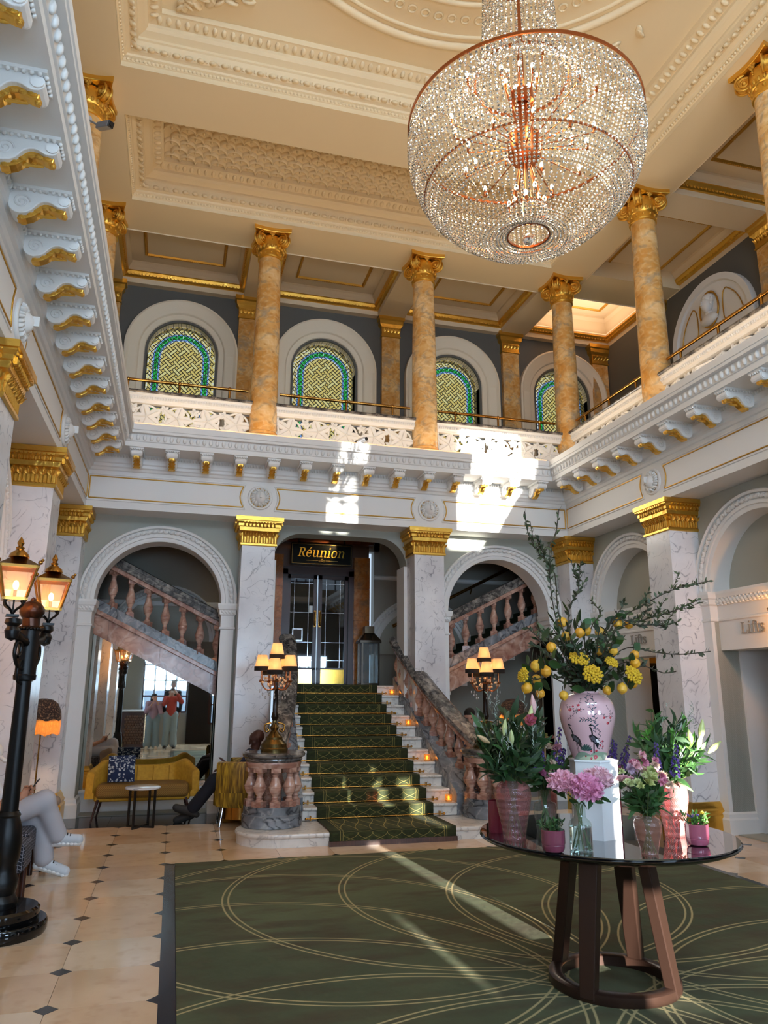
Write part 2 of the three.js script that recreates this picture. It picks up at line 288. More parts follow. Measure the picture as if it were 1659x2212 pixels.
const ENT = [[-0.42, 3.95], [0, 3.95], [0, 4.47], [0.02, 4.48], [0.035, 4.51], [0.06, 4.525], [0.06, 4.56], [0.08, 4.575], [0.08, 4.70], [0.47, 4.70], [0.47, 4.765], [0.485, 4.772], [0.50, 4.865], [0.55, 4.87], [0.55, 4.905], [0.56, 4.91], [0.56, 4.99], [-0.42, 4.99]];
function entablature(name, A, B, ka, kb, N, lions, count) {
  const o = struct(name);
  mk('entablature_profile', run(ENT, A, B, N, ka, kb), M.white, o);
  const L = Math.hypot(B[0] - A[0], B[1] - A[1]), d = [(B[0] - A[0]) / L, (B[1] - A[1]) / L], ry = Math.atan2(N[0], N[1]);
  const at = (s, out) => [A[0] + d[0] * s + N[0] * out, A[1] + d[1] * s + N[1] * out];
  const sgn = Math.cos(ry) * d[0] - Math.sin(ry) * d[1];  // +1 when local x runs with s
  mk('carved_leaf_band', along(ornLeaf(0.085, 0.085, 0.022), at(0, 0.50), at(L, 0.50), 4.82, N, 0.085, ka * 0.5, kb * 0.5), M.white, o);
  mk('egg_band', along(ornEgg(0.04, 0.05, 0.018), at(0, 0.085), at(L, 0.085), 4.67, N, 0.04, 0.1, 0.1), M.white, o);
  const a0 = ka ? 0.62 : 0.1, step = (L - a0 - (kb ? 0.62 : 0.1)) / (count - 1);
  for (let i = 0; i < count; i++) {
    const [x, z] = at(a0 + i * step, 0.08), m = mk('scroll_bracket', modBody, M.white, o); m.position.set(x, 4.70, z); m.rotation.y = ry;
    mk('bracket_scroll', modScroll, M.white, m); mk('bracket_eggs', modEggs, M.white, m); const gl = mk('gilded_leaf', modLeaf, M.gold, m); gl.scale.set(0.72, 1, 1); gl.userData.label = 'gilded acanthus leaf';
  }
  const cuts = [[ka ? 0.03 : 0, 0], ...lions.map((q) => [q, 1]), [L - (kb ? 0.03 : 0), 0]];
  for (let i = 0; i + 1 < cuts.length; i++) {
    let s0 = cuts[i][0] + (cuts[i][1] ? 0.235 : 0), s1 = cuts[i + 1][0] - (cuts[i + 1][1] ? 0.235 : 0);
    const f = mk('gilt_panel_line', panelLine(-(s1 - s0) / 2, (s1 - s0) / 2, 4.085, 4.385, cuts[i][sgn > 0 ? 1 : 1], cuts[i + 1][1]), M.goldline, o);
    if (sgn < 0) f.scale.x = -1;
    const [x, z] = at((s0 + s1) / 2, 0.004); f.position.set(x, 0, z); f.rotation.y = ry;
    const f2 = mk('panel_moulding', panelLine(-(s1 - s0) / 2 - 0.03, (s1 - s0) / 2 + 0.03, 4.055, 4.415, cuts[i][1], cuts[i + 1][1]), M.white, o);
    f2.position.copy(f.position); f2.rotation.y = ry; f2.scale.copy(f.scale);
  }
  for (const s of lions) {
    const [x, z] = at(s, 0.01), l = struct('lion_medallion', lionDisc, M.white, o); l.position.set(x, 4.235, z); l.rotation.y = ry;
    { const lh = mk('lion_head', lionG, M.white, l); lh.scale.set(1.12, 1.12, 2.2); } mk('gilt_ring', lionRing, M.goldline, l); mk('outer_ring', lionRing2, M.white, l);
  }
}
const ZP = [-8.12, -5.65, -3.18, -0.71];   // piers and columns along the long sides
entablature('trim_1', [XL, ZB], [XR, ZB], 1, 1, [0, 1], [1.01 - XL, 3.54 - XL], 14);
entablature('trim_2', [XL, ZF], [XL, ZB], 0, 1, [1, 0], ZP.map((z) => ZF - z).reverse(), 25);
entablature('trim_3', [XR, ZF], [XR, ZB], 0, 1, [-1, 0], ZP.map((z) => ZF - z).reverse(), 25);

// ---------------------------------------------------------------- marble piers with gilded capitals
const capLeaf = (() => { const l = []; for (const s of [-1, 0, 1]) l.push(aim(blade(0.085, 0.035, 0.35, 0.4, 3), V(s * 0.008, 0, 0), V(s * 0.45, 1, 0.25))); return mg(l); })();
function pier(label, x0, z0, x1, z1, faces, base = true) {
  const o = thing('marble_pier', label, 'pier'), w = x1 - x0, d = z1 - z0, cx = (x0 + x1) / 2, cz = (z0 + z1) / 2;
  const sh = bx(x0, 0, z0, x1, 3.56, z1), u = sh.attributes.uv, off = rr(0, 5); for (let i = 0; i < u.count; i++) u.setXY(i, u.getX(i) + off, u.getY(i) + off);
  mk('shaft', sh, M.whiteM, o);
  const E = [[x0, z1, x1, z1, 0, 1], [x1, z1, x1, z0, 1, 0], [x1, z0, x0, z0, 0, -1], [x0, z0, x0, z1, -1, 0]];
  const prof = [[0, 3.54], [0.022, 3.55], [0.022, 3.575], [0.004, 3.585], [0.01, 3.72], [0.04, 3.75], [0.045, 3.80], [0.06, 3.81], [0.06, 3.845], [0.085, 3.87], [0.085, 3.885], [0.1, 3.89], [0.1, 3.945], [0, 3.945]];
  const bp = [[0, 0], [0.07, 0], [0.07, 0.2], [0.055, 0.215], [0.06, 0.25], [0.04, 0.27], [0.03, 0.3], [0.012, 0.33], [0, 0.34]];
  const cap = [], bs = [], lv = [], dr = [];
  for (const k of faces) {
    const [ax, az, bX, bz, nx, nz] = E[k], A = [ax, az], B = [bX, bz], N = [nx, nz];
    cap.push(run(prof, A, B, N, -1, -1)); bs.push(run(bp, A, B, N, -1, -1));
    const q = (o_) => [[ax + nx * o_, az + nz * o_], [bX + nx * o_, bz + nz * o_]];
    lv.push(along(mg(mv(capLeaf, 0, 0, 0.012, 0, 1.0), ornLeaf(0.066, 0.08, 0.042).translate(0, 0.04, 0)), ...q(0.014), 3.665, N, 0.074), along(cyl(0.013, 0.013, 0.08, 0, -0.045, 0, 6), ...q(0.014), 3.63, N, 0.037));
    dr.push(along(ornEgg(0.05, 0.055, 0.03), ...q(0.06), 3.825, N, 0.05), along(bx(-0.012, -0.012, 0, 0.012, 0.012, 0.02), ...q(0.085), 3.865, N, 0.04));
  }
  const c = mk('capital', cap, M.gold, o); mk('leaf_row', lv, M.gold, c); mk('egg_row', dr, M.gold, c);
  if (base) mk('gilded_base', bs, M.gold, o);
}
pier('marble pier with gilded capital beside the brass candelabra on the newel', 0.79, WB, 1.25, ZB, [0, 1, 3]);
pier('marble pier with gilded capital behind the dark stair handrail', 3.31, WB, 3.77, ZB, [0, 1, 3]);
pier('narrow marble pier in the far corner beyond the street lamp', WL, WB, XL, ZB, [0, 1]);
pier('narrow marble pier in the corner behind the tall lemon branches', XR, WB, WR, ZB, [0, 3]);
ZP.forEach((z, i) => {
  pier(['marble pier behind the lit double street lamp', 'marble pier nearest the street lamp along its wall', 'marble pier on the street lamp wall beside the camera', 'marble pier on the street lamp wall close to the entrance'][i], WL, z - 0.24, XL, z + 0.24, [0, 1, 2]);
  pier(['marble pier between the two openings signed for lifts', 'marble pier past the nearest opening signed for lifts', 'marble pier on the lift wall beside the camera', 'marble pier on the lift wall close to the entrance'][i], XR, z - 0.24, WR, z + 0.24, [0, 2, 3]);
});

// ---------------------------------------------------------------- arcade walls
const SP = 2.76, RI = 0.85, RO = 1.06;
const archLeaf = mg(sph(1, 0, 0, 0, 8, 5).scale(0.03, 0.046, 0.03), sph(1, 0, 0, 0, 6, 4).scale(0.024, 0.018, 0.028).translate(0.016, 0.036, 0.004), sph(1, 0, 0, 0, 6, 4).scale(0.014, 0.026, 0.022).translate(-0.02, -0.026, 0.002));
function archTrim(parent, cx, cz, ry, spring = SP, ri = RI, ro = RO) { // white archivolt with carved band, facing local +z
  const g = new THREE.Group(); g.name = 'archivolt'; parent.add(g); g.position.set(cx, spring, cz); g.rotation.y = ry;
  const w = ro - ri;
  mk('arch_moulding', archRun([[-0.008, -0.345], [-0.008, 0.02], [0.012, 0.03], [w * 0.22, 0.03], [w * 0.24, 0.05], [w * 0.42, 0.052], [w * 0.45, 0.035], [w * 0.8, 0.035], [w * 0.82, 0.075], [w * 0.95, 0.085], [w, 0.07], [w, 0]], ri, 48), M.white, g);
  const l = [], n = 40; for (let k = 0; k < n; k++) { const a = (k + 0.5) / n * PI, r = ri + w * 0.63; l.push(archLeaf.clone().rotateZ(a + 0.5).translate(Math.cos(a) * r, Math.sin(a) * r, 0.045)); }
  mk('carved_leaves', l, M.white, g);
  return g;
}
function jamb(parent, cx, cz, ry, ri = RI, ro = RO, y1 = SP) { // two white pilasters with imposts
  const g = new THREE.Group(); g.name = 'arch_pilasters'; parent.add(g); g.position.set(cx, 0, cz); g.rotation.y = ry;
  for (const s of [-1, 1]) {
    const a = Math.min(s * ri, s * (ro - 0.03)), b = Math.max(s * ri, s * (ro - 0.03));
    mk('pilaster', bx(a, 0, -0.3, b, y1, 0.05), M.white, g);
    const imp = [], pr = [[0, y1 - 0.36], [0.015, y1 - 0.35], [0.015, y1 - 0.33], [0, y1 - 0.32], [0, y1 - 0.17], [0.02, y1 - 0.15], [0.025, y1 - 0.09], [0.04, y1 - 0.08], [0.05, y1 - 0.03], [0.05, y1], [0, y1]], pb = [[0, 0.0], [0.045, 0.0], [0.045, 0.16], [0.03, 0.18], [0.025, 0.22], [0, 0.24]];
    for (const p of [pr, pb]) imp.push(run(p, [a, 0.05], [b, 0.05], [0, 1], -1, -1), s < 0 ? run(p, [b, 0.05], [b, -0.3], [1, 0], -1, 0) : run(p, [a, -0.3], [a, 0.05], [-1, 0], 0, -1));
    mk('impost_and_plinth', imp, M.white, g);
    mk('carved_band', along(archLeaf.clone().rotateZ(1.0).scale(0.8, 0.6, 0.8), [a, 0.065], [b, 0.065], y1 - 0.12, [0, 1], 0.05), M.white, g);
  }
}
const holeArch = (cx, ri = RI, y0 = 0, sp = SP) => { const h = new THREE.Path(); h.moveTo(cx - ri, y0); h.lineTo(cx - ri, sp); h.absarc(cx, sp, ri, PI, 0, true); h.lineTo(cx + ri, y0); h.lineTo(cx - ri, y0); return h; };
const wallShape = (a, b, y0, y1, holes) => { const s = shp([[a, y0], [b, y0], [b, y1], [a, y1]]); s.holes = holes; return s; };
const AL = (XL + 0.79) / 2 - 0.02, AR = (3.77 + XR) / 2;
{ // back wall, ground floor
  const w = struct('wall_back');
  const rc = new THREE.Path(), q = 0.42, a = 1.28, b = 3.3, t = 3.84; rc.moveTo(a, 0.01); rc.lineTo(a, t - q); rc.absarc(a + q, t - q, q, PI, PI / 2, true); rc.lineTo(b - q, t); rc.absarc(b - q, t - q, q, PI / 2, 0, true); rc.lineTo(b, 0.01); rc.lineTo(a, 0.01);
  mk('arcade_wall', wuv(ext(wallShape(WL - 0.4, WR + 0.4, 0, 4.95, [holeArch(AL, RI, 0.01), holeArch(AR, RI, 0.01), rc]), 0.34, 0, 40).translate(0, 0, WB - 0.34)), M.sage, w);
  for (const c of [AL, AR]) { archTrim(w, c, WB, 0); jamb(w, c, WB, 0); }
  mk('opening_lining', [bx(a - 0.05, 0, WB - 0.36, a + 0.04, t - q, WB + 0.02), bx(b - 0.04, 0, WB - 0.36, b + 0.05, t - q, WB + 0.02)], M.white, w);
}
for (const [s, name, X] of [[1, 'wall_left', WL], [-1, 'wall_right', WR]]) {
  const w = struct(name), ry = s * PI / 2, zs = [(ZB + ZP[0] - 0.24) / 2, ...ZP.map((z) => z + 1.235)];
  // local x of the wall runs along -z (left) or +z (right)
  const lx = (z) => (s > 0 ? -z : z);
  const holes = zs.map((z) => holeArch(lx(z), RI, 0.01));
  const g = wuv(ext(wallShape(Math.min(lx(WB - 0.3), lx(ZF)), Math.max(lx(WB - 0.3), lx(ZF)), 0, 4.95, holes), 0.34, 0, 40)).translate(0, 0, -0.34).rotateY(ry).translate(X, 0, 0);
  mk('arcade_wall', g, M.sage, w);
  zs.forEach((z, i) => {
    archTrim(w, X, z, ry); jamb(w, X, z, ry);
    if (s > 0) mk('blind_niche', bx(X - 0.36, 0, z - 0.95, X - 0.22, 3.8, z + 0.95), M.white, w);
    else {
      mk('tympanum', bx(X + 0.26, 2.5, z - 0.95, X + 0.36, 3.8, z + 0.95), M.niche, w);
      mk('lintel', [bx(X + 0.06, 2.06, z - RI - 0.02, X + 0.36, SP - 0.02, z + RI + 0.02), run([[0, SP - 0.36], [0.015, SP - 0.35], [0.015, SP - 0.33], [0, SP - 0.32], [0, SP - 0.17], [0.02, SP - 0.15], [0.025, SP - 0.09], [0.04, SP - 0.08], [0.05, SP - 0.03], [0.05, SP], [0, SP]], [X + 0.06, z - RI], [X + 0.06, z + RI], [-1, 0])], M.white, w);
      mk('lintel_carving', along(archLeaf.clone().rotateZ(1.0), [X + 0.045, z - RI], [X + 0.045, z + RI], SP - 0.12, [-1, 0], 0.06), M.white, w);
      for (const e of [-1, 1]) mk('door_reveal', bx(X + 0.3, 0, z + e * RI - 0.03, X + 0.75, 2.4, z + e * RI + 0.03), M.white, w);
      if (i < 2) { const tx = mk('lifts_lettering', text('Lifts', 0.13, 0.012).rotateY(-PI / 2), S('#9a948a', 0.5), w); tx.position.set(X + 0.05, 2.3, z - (i ? 0.28 : 0.02)); tx.userData.label = 'grey raised letters reading Lifts'; }
    }
  });
}
{ // lift lobby beyond the right-hand arcade
  const w = struct('wall_lobby');
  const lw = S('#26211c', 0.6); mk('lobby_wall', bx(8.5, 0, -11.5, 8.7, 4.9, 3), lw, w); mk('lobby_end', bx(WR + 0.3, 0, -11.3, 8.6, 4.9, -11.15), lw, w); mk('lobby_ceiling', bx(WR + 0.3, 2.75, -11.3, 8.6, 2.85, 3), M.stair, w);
  const lift = (x, z, ry, label) => {
    const o = thing('lift_door', label, 'lift', [x, 0, z], ry);
    for (const s of [-1, 1]) mk('door_panel', bx(s * 0.004, 0, 0.02, s * 0.5, 2.05, 0.06), M.glassDark, o);
    mk('gilded_frame', [bx(-0.66, 0, 0, -0.5, 2.2, 0.12), bx(0.5, 0, 0, 0.66, 2.2, 0.12), bx(-0.66, 2.05, 0, 0.66, 2.25, 0.12)], M.gold, o);
    mk('frame_beads', [-0.58, 0.58].map((e) => Array.from({ length: 36 }, (_, k) => sph(0.02, e, 0.05 + k * 0.058, 0.12, 6, 4))), M.gold, o);
    const dsp = mk('floor_display', bx(-0.16, 2.28, 0, 0.16, 2.42, 0.1), S('#5a3a1c', 0.3, { metalness: 0.6 }), o);
    mk('lit_digit', text('6', 0.09, 0.004).translate(0, 2.35, 0.1), S('#0a1030', 0.5, { emissive: '#2040ff', emissiveIntensity: 3 }), dsp);
  };
  lift(7.75, -11.15, 0, 'black lift door in a gilded frame behind the pink crane vase');
  lift(8.5, -10.2, -PI / 2, 'black lift door in a gilded frame beside the nearer lifts lettering');
  const l = new THREE.PointLight(0xffc890, 2.5); l.position.set(7.6, 2.66, -10.0); scene.add(l);
  const f = thing('lobby_downlight', 'small round downlight in the lift lobby ceiling', 'downlight', [7.6, 2.7, -10.0]); mk('ring', lathe([[0.05, 0], [0.07, 0], [0.07, 0.05], [0.05, 0.05]], 20), M.brass, f); mk('lens', cyl(0.05, 0.05, 0.01, 0, 0.01, 0, 16), S('#fff', 0.5, { emissive: '#ffd8a8', emissiveIntensity: 4 }), f);
}
// ---------------------------------------------------------------- gallery: floor, balustrade, rails
const CZ = -10.35, CL = XL - 0.1, CR = XR + 0.1, GB = -12.4, GR = 8.05, GL = -3.5, YB = 8.4;
const ZC = [-8.0, -5.6, -3.2, -0.75];
const gf = struct('floor_gallery');
mk('gallery_slab', [bx(GL, 4.8, GB - 0.2, GR + 0.2, 4.985, ZB - 0.1), bx(GL, 4.8, ZB - 0.1, XL - 0.1, 4.985, ZF), bx(XR + 0.1, 4.8, ZB - 0.1, GR + 0.2, 4.985, ZF)], M.stair, gf);
const ivy = (() => { // five-lobed leaf
  const s = new THREE.Shape(), n = 5; s.moveTo(0, -0.085);
  for (let k = 0; k < n; k++) { const a = -PI / 2 + (k + 0.5) * 2 * PI / n, r = 0.18, d = -PI / 2 + (k + 1) * 2 * PI / n, q = k === n - 1 ? 0.085 : 0.075; s.bezierCurveTo(Math.cos(a - 0.55) * 0.13, Math.sin(a - 0.55) * 0.13, Math.cos(a - 0.2) * 0.15, Math.sin(a - 0.2) * 0.15, Math.cos(a) * r, Math.sin(a) * r); s.bezierCurveTo(Math.cos(a + 0.2) * 0.15, Math.sin(a + 0.2) * 0.15, Math.cos(a + 0.55) * 0.13, Math.sin(a + 0.55) * 0.13, Math.cos(d) * q, Math.sin(d) * q); }
  const ribs = Array.from({ length: n }, (_, k) => { const a = -PI / 2 + (k + 0.5) * 2 * PI / n; return bar([0, 0, 0.03], [Math.cos(a) * 0.15, Math.sin(a) * 0.15, 0.012], 0.007, 4); });
  const g = ext(s, 0.008, 0.008, 4), p = g.attributes.position;
  for (let i = 0; i < p.count; i++) { const r = Math.hypot(p.getX(i), p.getY(i)), a = Math.atan2(p.getY(i), p.getX(i)); p.setZ(i, p.getZ(i) + 0.022 * Math.cos(r * 14) + 0.012 * Math.cos(5 * (a + PI / 2) - PI)); }
  g.computeVertexNormals();
  return mg(g, ribs);
})();
const ivyRing = clean(new THREE.TorusGeometry(0.14, 0.016, 6, 20)), ivySmall = ivy.clone().scale(0.42, 0.42, 0.8);
let balN = 0;
function balustrade(A, B, N, words, rail = true, n = 5) {
  const o = struct('trim_' + (4 + balN++)), L = Math.hypot(B[0] - A[0], B[1] - A[1]), d = [(B[0] - A[0]) / L, (B[1] - A[1]) / L], ry = Math.atan2(N[0], N[1]);
  const at = (s, out) => [A[0] + d[0] * s + N[0] * out, A[1] + d[1] * s + N[1] * out];
  mk('plinth_and_rail', [run([[-0.05, 4.985], [0.05, 4.985], [0.05, 5.1], [0.03, 5.12], [-0.05, 5.12]], A, B, N), run([[-0.05, 5.46], [0.045, 5.46], [0.05, 5.49], [0.065, 5.5], [0.07, 5.57], [0.085, 5.58], [0.085, 5.595], [-0.1, 5.595], [-0.1, 5.46]], A, B, N)], M.white, o);
  mk('egg_band', along(ornEgg(0.035, 0.045, 0.016), at(0, 0.068), at(L, 0.068), 5.53, N, 0.035), M.white, o);
  mk('marble_coping', run([[-0.14, 5.595], [0.1, 5.595], [0.108, 5.61], [0.1, 5.635], [-0.14, 5.635], [-0.14, 5.595]], A, B, N), M.darkM, o);
  const w = L / n;
  for (let i = 0; i < n; i++) {
    const [x, z] = at((i + 0.5) * w, -0.01), tilt = (i % 2 ? 1 : -1) * 0.3;
    const r = mk('carved_ring', ivyRing, M.white, o); r.position.set(x, 5.3, z); r.rotation.y = ry; r.scale.set(w / 0.36, 1.05, 1);
    const l = mk('carved_ivy_leaf', ivy, M.white, o), [x2, z2] = at((i + 0.5) * w, 0.0); l.position.set(x2, 5.275, z2); l.rotation.set(0, ry, tilt, 'YXZ'); l.scale.set(1.22, 1.08, 1.3);
    for (const [e, yy] of [[0, 5.4], [0.06, 5.19]]) { const q = mk('carved_small_leaf', ivySmall, M.white, o), [x3, z3] = at(i * w + 0.02 + e * 0.3, 0.0); q.position.set(x3, yy, z3); q.rotation.set(0, ry, 0.9 + i, 'YXZ'); }
  }
  if (rail) {
    const b = thing('brass_handrail', words, 'handrail'), g = [];
    const [ax, az] = at(0.06, -0.02), [cx, cz] = at(L - 0.06, -0.02);
    mk('rail', bar([ax, 5.82, az], [cx, 5.82, cz], 0.022, 10), M.brass, b);
    for (const t of [0.16, 0.5, 0.84]) { const [x, z] = at(L * t, -0.02); mk('post', [bar([x, 5.63, z], [x, 5.82, z], 0.017, 8), sph(0.032, x, 5.82, z, 10, 8), cyl(0.03, 0.03, 0.012, x, 5.635, z, 10)], M.brass, b); }
  }
}
const cxs = [CL, 1.0, 3.47, CR];
['brass handrail over the pierced balustrade under the leftmost stained glass window', 'brass handrail over the pierced balustrade under the second stained glass window', 'brass handrail over the balustrade with the broad sunlit patch'].forEach((t, i) => balustrade([cxs[i] + 0.17, CZ], [cxs[i + 1] - 0.17, CZ], [0, 1], t));
const zcs = [CZ, ...ZC, ZF];
for (let i = 0; i < 5; i++) {
  balustrade([CR, zcs[i] + 0.17], [CR, zcs[i + 1] - 0.17], [-1, 0], ['brass handrail on the side gallery between the corner column and the next', 'brass handrail on the side gallery below the bust in its arch', 'brass handrail on the side gallery near the camera', 'brass handrail on the side gallery above the camera', 'brass handrail on the side gallery by the entrance'][i]);
  balustrade([CL, zcs[i + 1] - 0.17], [CL, zcs[i] + 0.17], [1, 0], '', false);
}

// ---------------------------------------------------------------- yellow marble columns
const shaftG = lathe([...smooth([[0.196, 0.19], [0.194, 0.9], [0.186, 1.8], [0.172, 2.6], [0.166, 2.98]], 14)], 32);
const colBase = lathe([[0.245, 0], [0.245, 0.07], [0.225, 0.075], [0.24, 0.1], [0.235, 0.13], [0.205, 0.145], [0.2, 0.165], [0.212, 0.18], [0.2, 0.195]], 32);
const capBell = (() => {
  const l = [lathe([[0.166, 2.97], [0.186, 2.975], [0.19, 3.0], [0.178, 3.01], [0.176, 3.09], [0.19, 3.1], [0.2, 3.13], [0.2, 3.3], [0.17, 3.34]], 28)];
  const s = new THREE.Shape(), a = 0.27; s.moveTo(-a, -a); s.quadraticCurveTo(0, -a + 0.08, a, -a); s.quadraticCurveTo(a - 0.08, 0, a, a); s.quadraticCurveTo(0, a - 0.08, -a, a); s.quadraticCurveTo(-a + 0.08, 0, -a, -a);
  l.push(ext(s, 0.05, 0.008, 8).rotateX(-PI / 2).translate(0, 3.36, 0));
  for (let k = 0; k < 12; k++) { const t = k / 12 * 2 * PI; l.push(sph(0.02, Math.cos(t) * 0.178, 3.05, Math.sin(t) * 0.178, 8, 6)); }
  for (let k = 0; k < 20; k++) { const t = k / 20 * 2 * PI; l.push(aim(sph(1, 0, 0, 0, 6, 5).scale(0.022, 0.034, 0.018), V(Math.cos(t) * 0.2, 3.14, Math.sin(t) * 0.2), V(0, 1, 0))); }
  return mg(l);
})();
const voluteG = (() => { // scroll facing +x on the diagonal
  const l = [], R = 0.105;
  for (const e of [-1, 1]) { l.push(tube(Array.from({ length: 26 }, (_, k) => { const a = PI / 2 - k / 25 * 4.6 * PI, r = R * (1 - k / 28); return V(Math.cos(a) * r + 0.235, Math.sin(a) * r + 3.25, e * 0.04); }), 0.015, 50, 5)); }
  l.push(cyl(0.085, 0.085, 0.07, 0, -0.035, 0, 16).rotateX(PI / 2).translate(0.235, 3.25, 0), sph(0.028, 0.235, 3.25, 0.04, 8, 6), sph(0.028, 0.235, 3.25, -0.04, 8, 6));
  return mg(l);
})();
const rosetteG = mg(Array.from({ length: 6 }, (_, k) => sph(0.022, Math.cos(k * PI / 3) * 0.03, Math.sin(k * PI / 3) * 0.03 + 3.36, 0.2, 8, 6)), sph(0.02, 0, 3.36, 0.21, 8, 6), Array.from({ length: 3 }, (_, k) => sph(0.02 - k * 0.004, 0, 3.31 - k * 0.035, 0.2, 8, 6)));
function column(x, z, label) {
  const o = thing('marble_column', label, 'column', [x, 4.985, z], rr(0, 0.0));
  const sh = mk('shaft', shaftG, M.yellow, o); sh.rotation.y = rr(0, 6);
  mk('base', colBase, M.yellow, o);
  const c = mk('capital', capBell, M.gold, o);
  for (let k = 0; k < 4; k++) { mk('volute', voluteG, M.gold, c).rotation.y = PI / 4 + k * PI / 2; mk('rosette', rosetteG, M.gold, c).rotation.y = k * PI / 2; }
}
column(CL, CZ, 'yellow marble column at the corner where the bracketed cornice turns, gilded capital');
column(1.0, CZ, 'yellow marble column between the first and second stained glass windows');
column(3.47, CZ, 'yellow marble column between the second and third stained glass windows');
column(CR, CZ, 'yellow marble column at the gallery corner below the glowing coffer');
ZC.forEach((z, i) => {
  column(CL, z, ['yellow marble column behind the grey box security camera', 'yellow marble column just above the nearest scroll brackets', 'yellow marble column on the bracket side beside the camera', 'yellow marble column on the bracket side by the entrance'][i]);
  column(CR, z, ['yellow marble column beside the bust in its arch, chipped pale base', 'yellow marble column topmost at the edge beyond the bust', 'yellow marble column of the side gallery beside the camera', 'yellow marble column of the side gallery by the entrance'][i]);
});

// ---------------------------------------------------------------- gallery walls with stained glass
const wc = [-0.24, 2.26, 4.7, 7.02], wSp = 6.95, wRo = 0.94, wRi = 0.57;
{
  const w = struct('wall_gallery_back');
  const hole = (c) => holeArch(c, wRi, 5.35, wSp + 0.28);
  mk('gallery_wall', wuv(ext(wallShape(GL - 0.2, GR + 0.2, 4.9, 9, wc.map(hole)), 0.3, 0, 32).translate(0, 0, GB - 0.3)), M.dark, w);
  wc.forEach((c) => {
    const g = new THREE.Group(); g.name = 'window_surround'; w.add(g); g.position.set(c, 0, GB);
    const pr = [[0, -0.22], [0, -0.04], [0.03, -0.02], [0.05, 0.02], [0.13, 0.03], [0.15, 0.06], [0.17, 0.07], [0.3, 0.1], [0.34, 0.13], [0.37, 0.12], [0.37, 0]];
    const a = mk('arch_moulding', archRun(pr, wRi, 40), M.cream, g); a.position.y = wSp + 0.28;
    const f = []; for (const s of [-1, 1]) for (let i = 0; i + 1 < pr.length; i++) { const [o0, z0] = pr[i], [o1, z1] = pr[i + 1], x0 = s * (wRi + o0), x1 = s * (wRi + o1), q = new THREE.BufferGeometry(); q.setAttribute('position', new THREE.Float32BufferAttribute([x0, 5, z0, x1, 5, z1, x1, wSp + 0.28, z1, x0, 5, z0, x1, wSp + 0.28, z1, x0, wSp + 0.28, z0], 3)); q.computeVertexNormals(); f.push(clean(q)); }
    mk('jamb_moulding', f, M.cream, g);
  });
}
// stained glass: basket weave of straw panes cut to the arch, a green band edged in blue
const clip = (poly, a, b) => { const out = [], side = (p) => (b[0] - a[0]) * (p[1] - a[1]) - (b[1] - a[1]) * (p[0] - a[0]); for (let i = 0; i < poly.length; i++) { const p = poly[i], q = poly[(i + 1) % poly.length], sp = side(p), sq = side(q); if (sp >= 0) out.push(p); if ((sp > 0 && sq < 0) || (sp < 0 && sq > 0)) { const t = sp / (sp - sq); out.push([p[0] + (q[0] - p[0]) * t, p[1] + (q[1] - p[1]) * t]); } } return out; };
const glass = (c) => P(new THREE.Color().setRGB(...c), 0.25, { transmission: 0.95, thickness: 0, bumpMap: tNoise, bumpScale: 0.004 });
const straw = [[0.97, 0.82, 0.46], [0.95, 0.78, 0.40], [0.98, 0.86, 0.52], [0.93, 0.76, 0.38]].map(glass), amber = glass([0.85, 0.55, 0.2]), greenG = [[0.12, 0.74, 0.28], [0.09, 0.68, 0.25], [0.16, 0.78, 0.32]].map(glass), blueG = glass([0.55, 0.74, 0.97]);
const H0 = 5.35, HS = wSp + 0.28 - H0, outline = [[-wRi, 0], [wRi, 0], ...Array.from({ length: 25 }, (_, k) => [Math.cos(k / 24 * PI) * wRi, HS + Math.sin(k / 24 * PI) * wRi])];
const inset = (poly, t) => { let cx = 0, cy = 0; poly.forEach((p) => { cx += p[0] / poly.length; cy += p[1] / poly.length; }); let out = poly; const n = poly.length; for (let i = 0; i < n; i++) { const a = poly[i], b = poly[(i + 1) % n], l = Math.hypot(b[0] - a[0], b[1] - a[1]); if (l < 1e-4) continue; const nx = -(b[1] - a[1]) / l * t, ny = (b[0] - a[0]) / l * t; out = clip(out, [a[0] + nx, a[1] + ny], [b[0] + nx, b[1] + ny]); if (out.length < 3) return null; } return out; };
const paneG = (poly, z, d = 0.004) => ext(shp(poly), d).translate(0, H0, z);
const panes = [], leads = [];
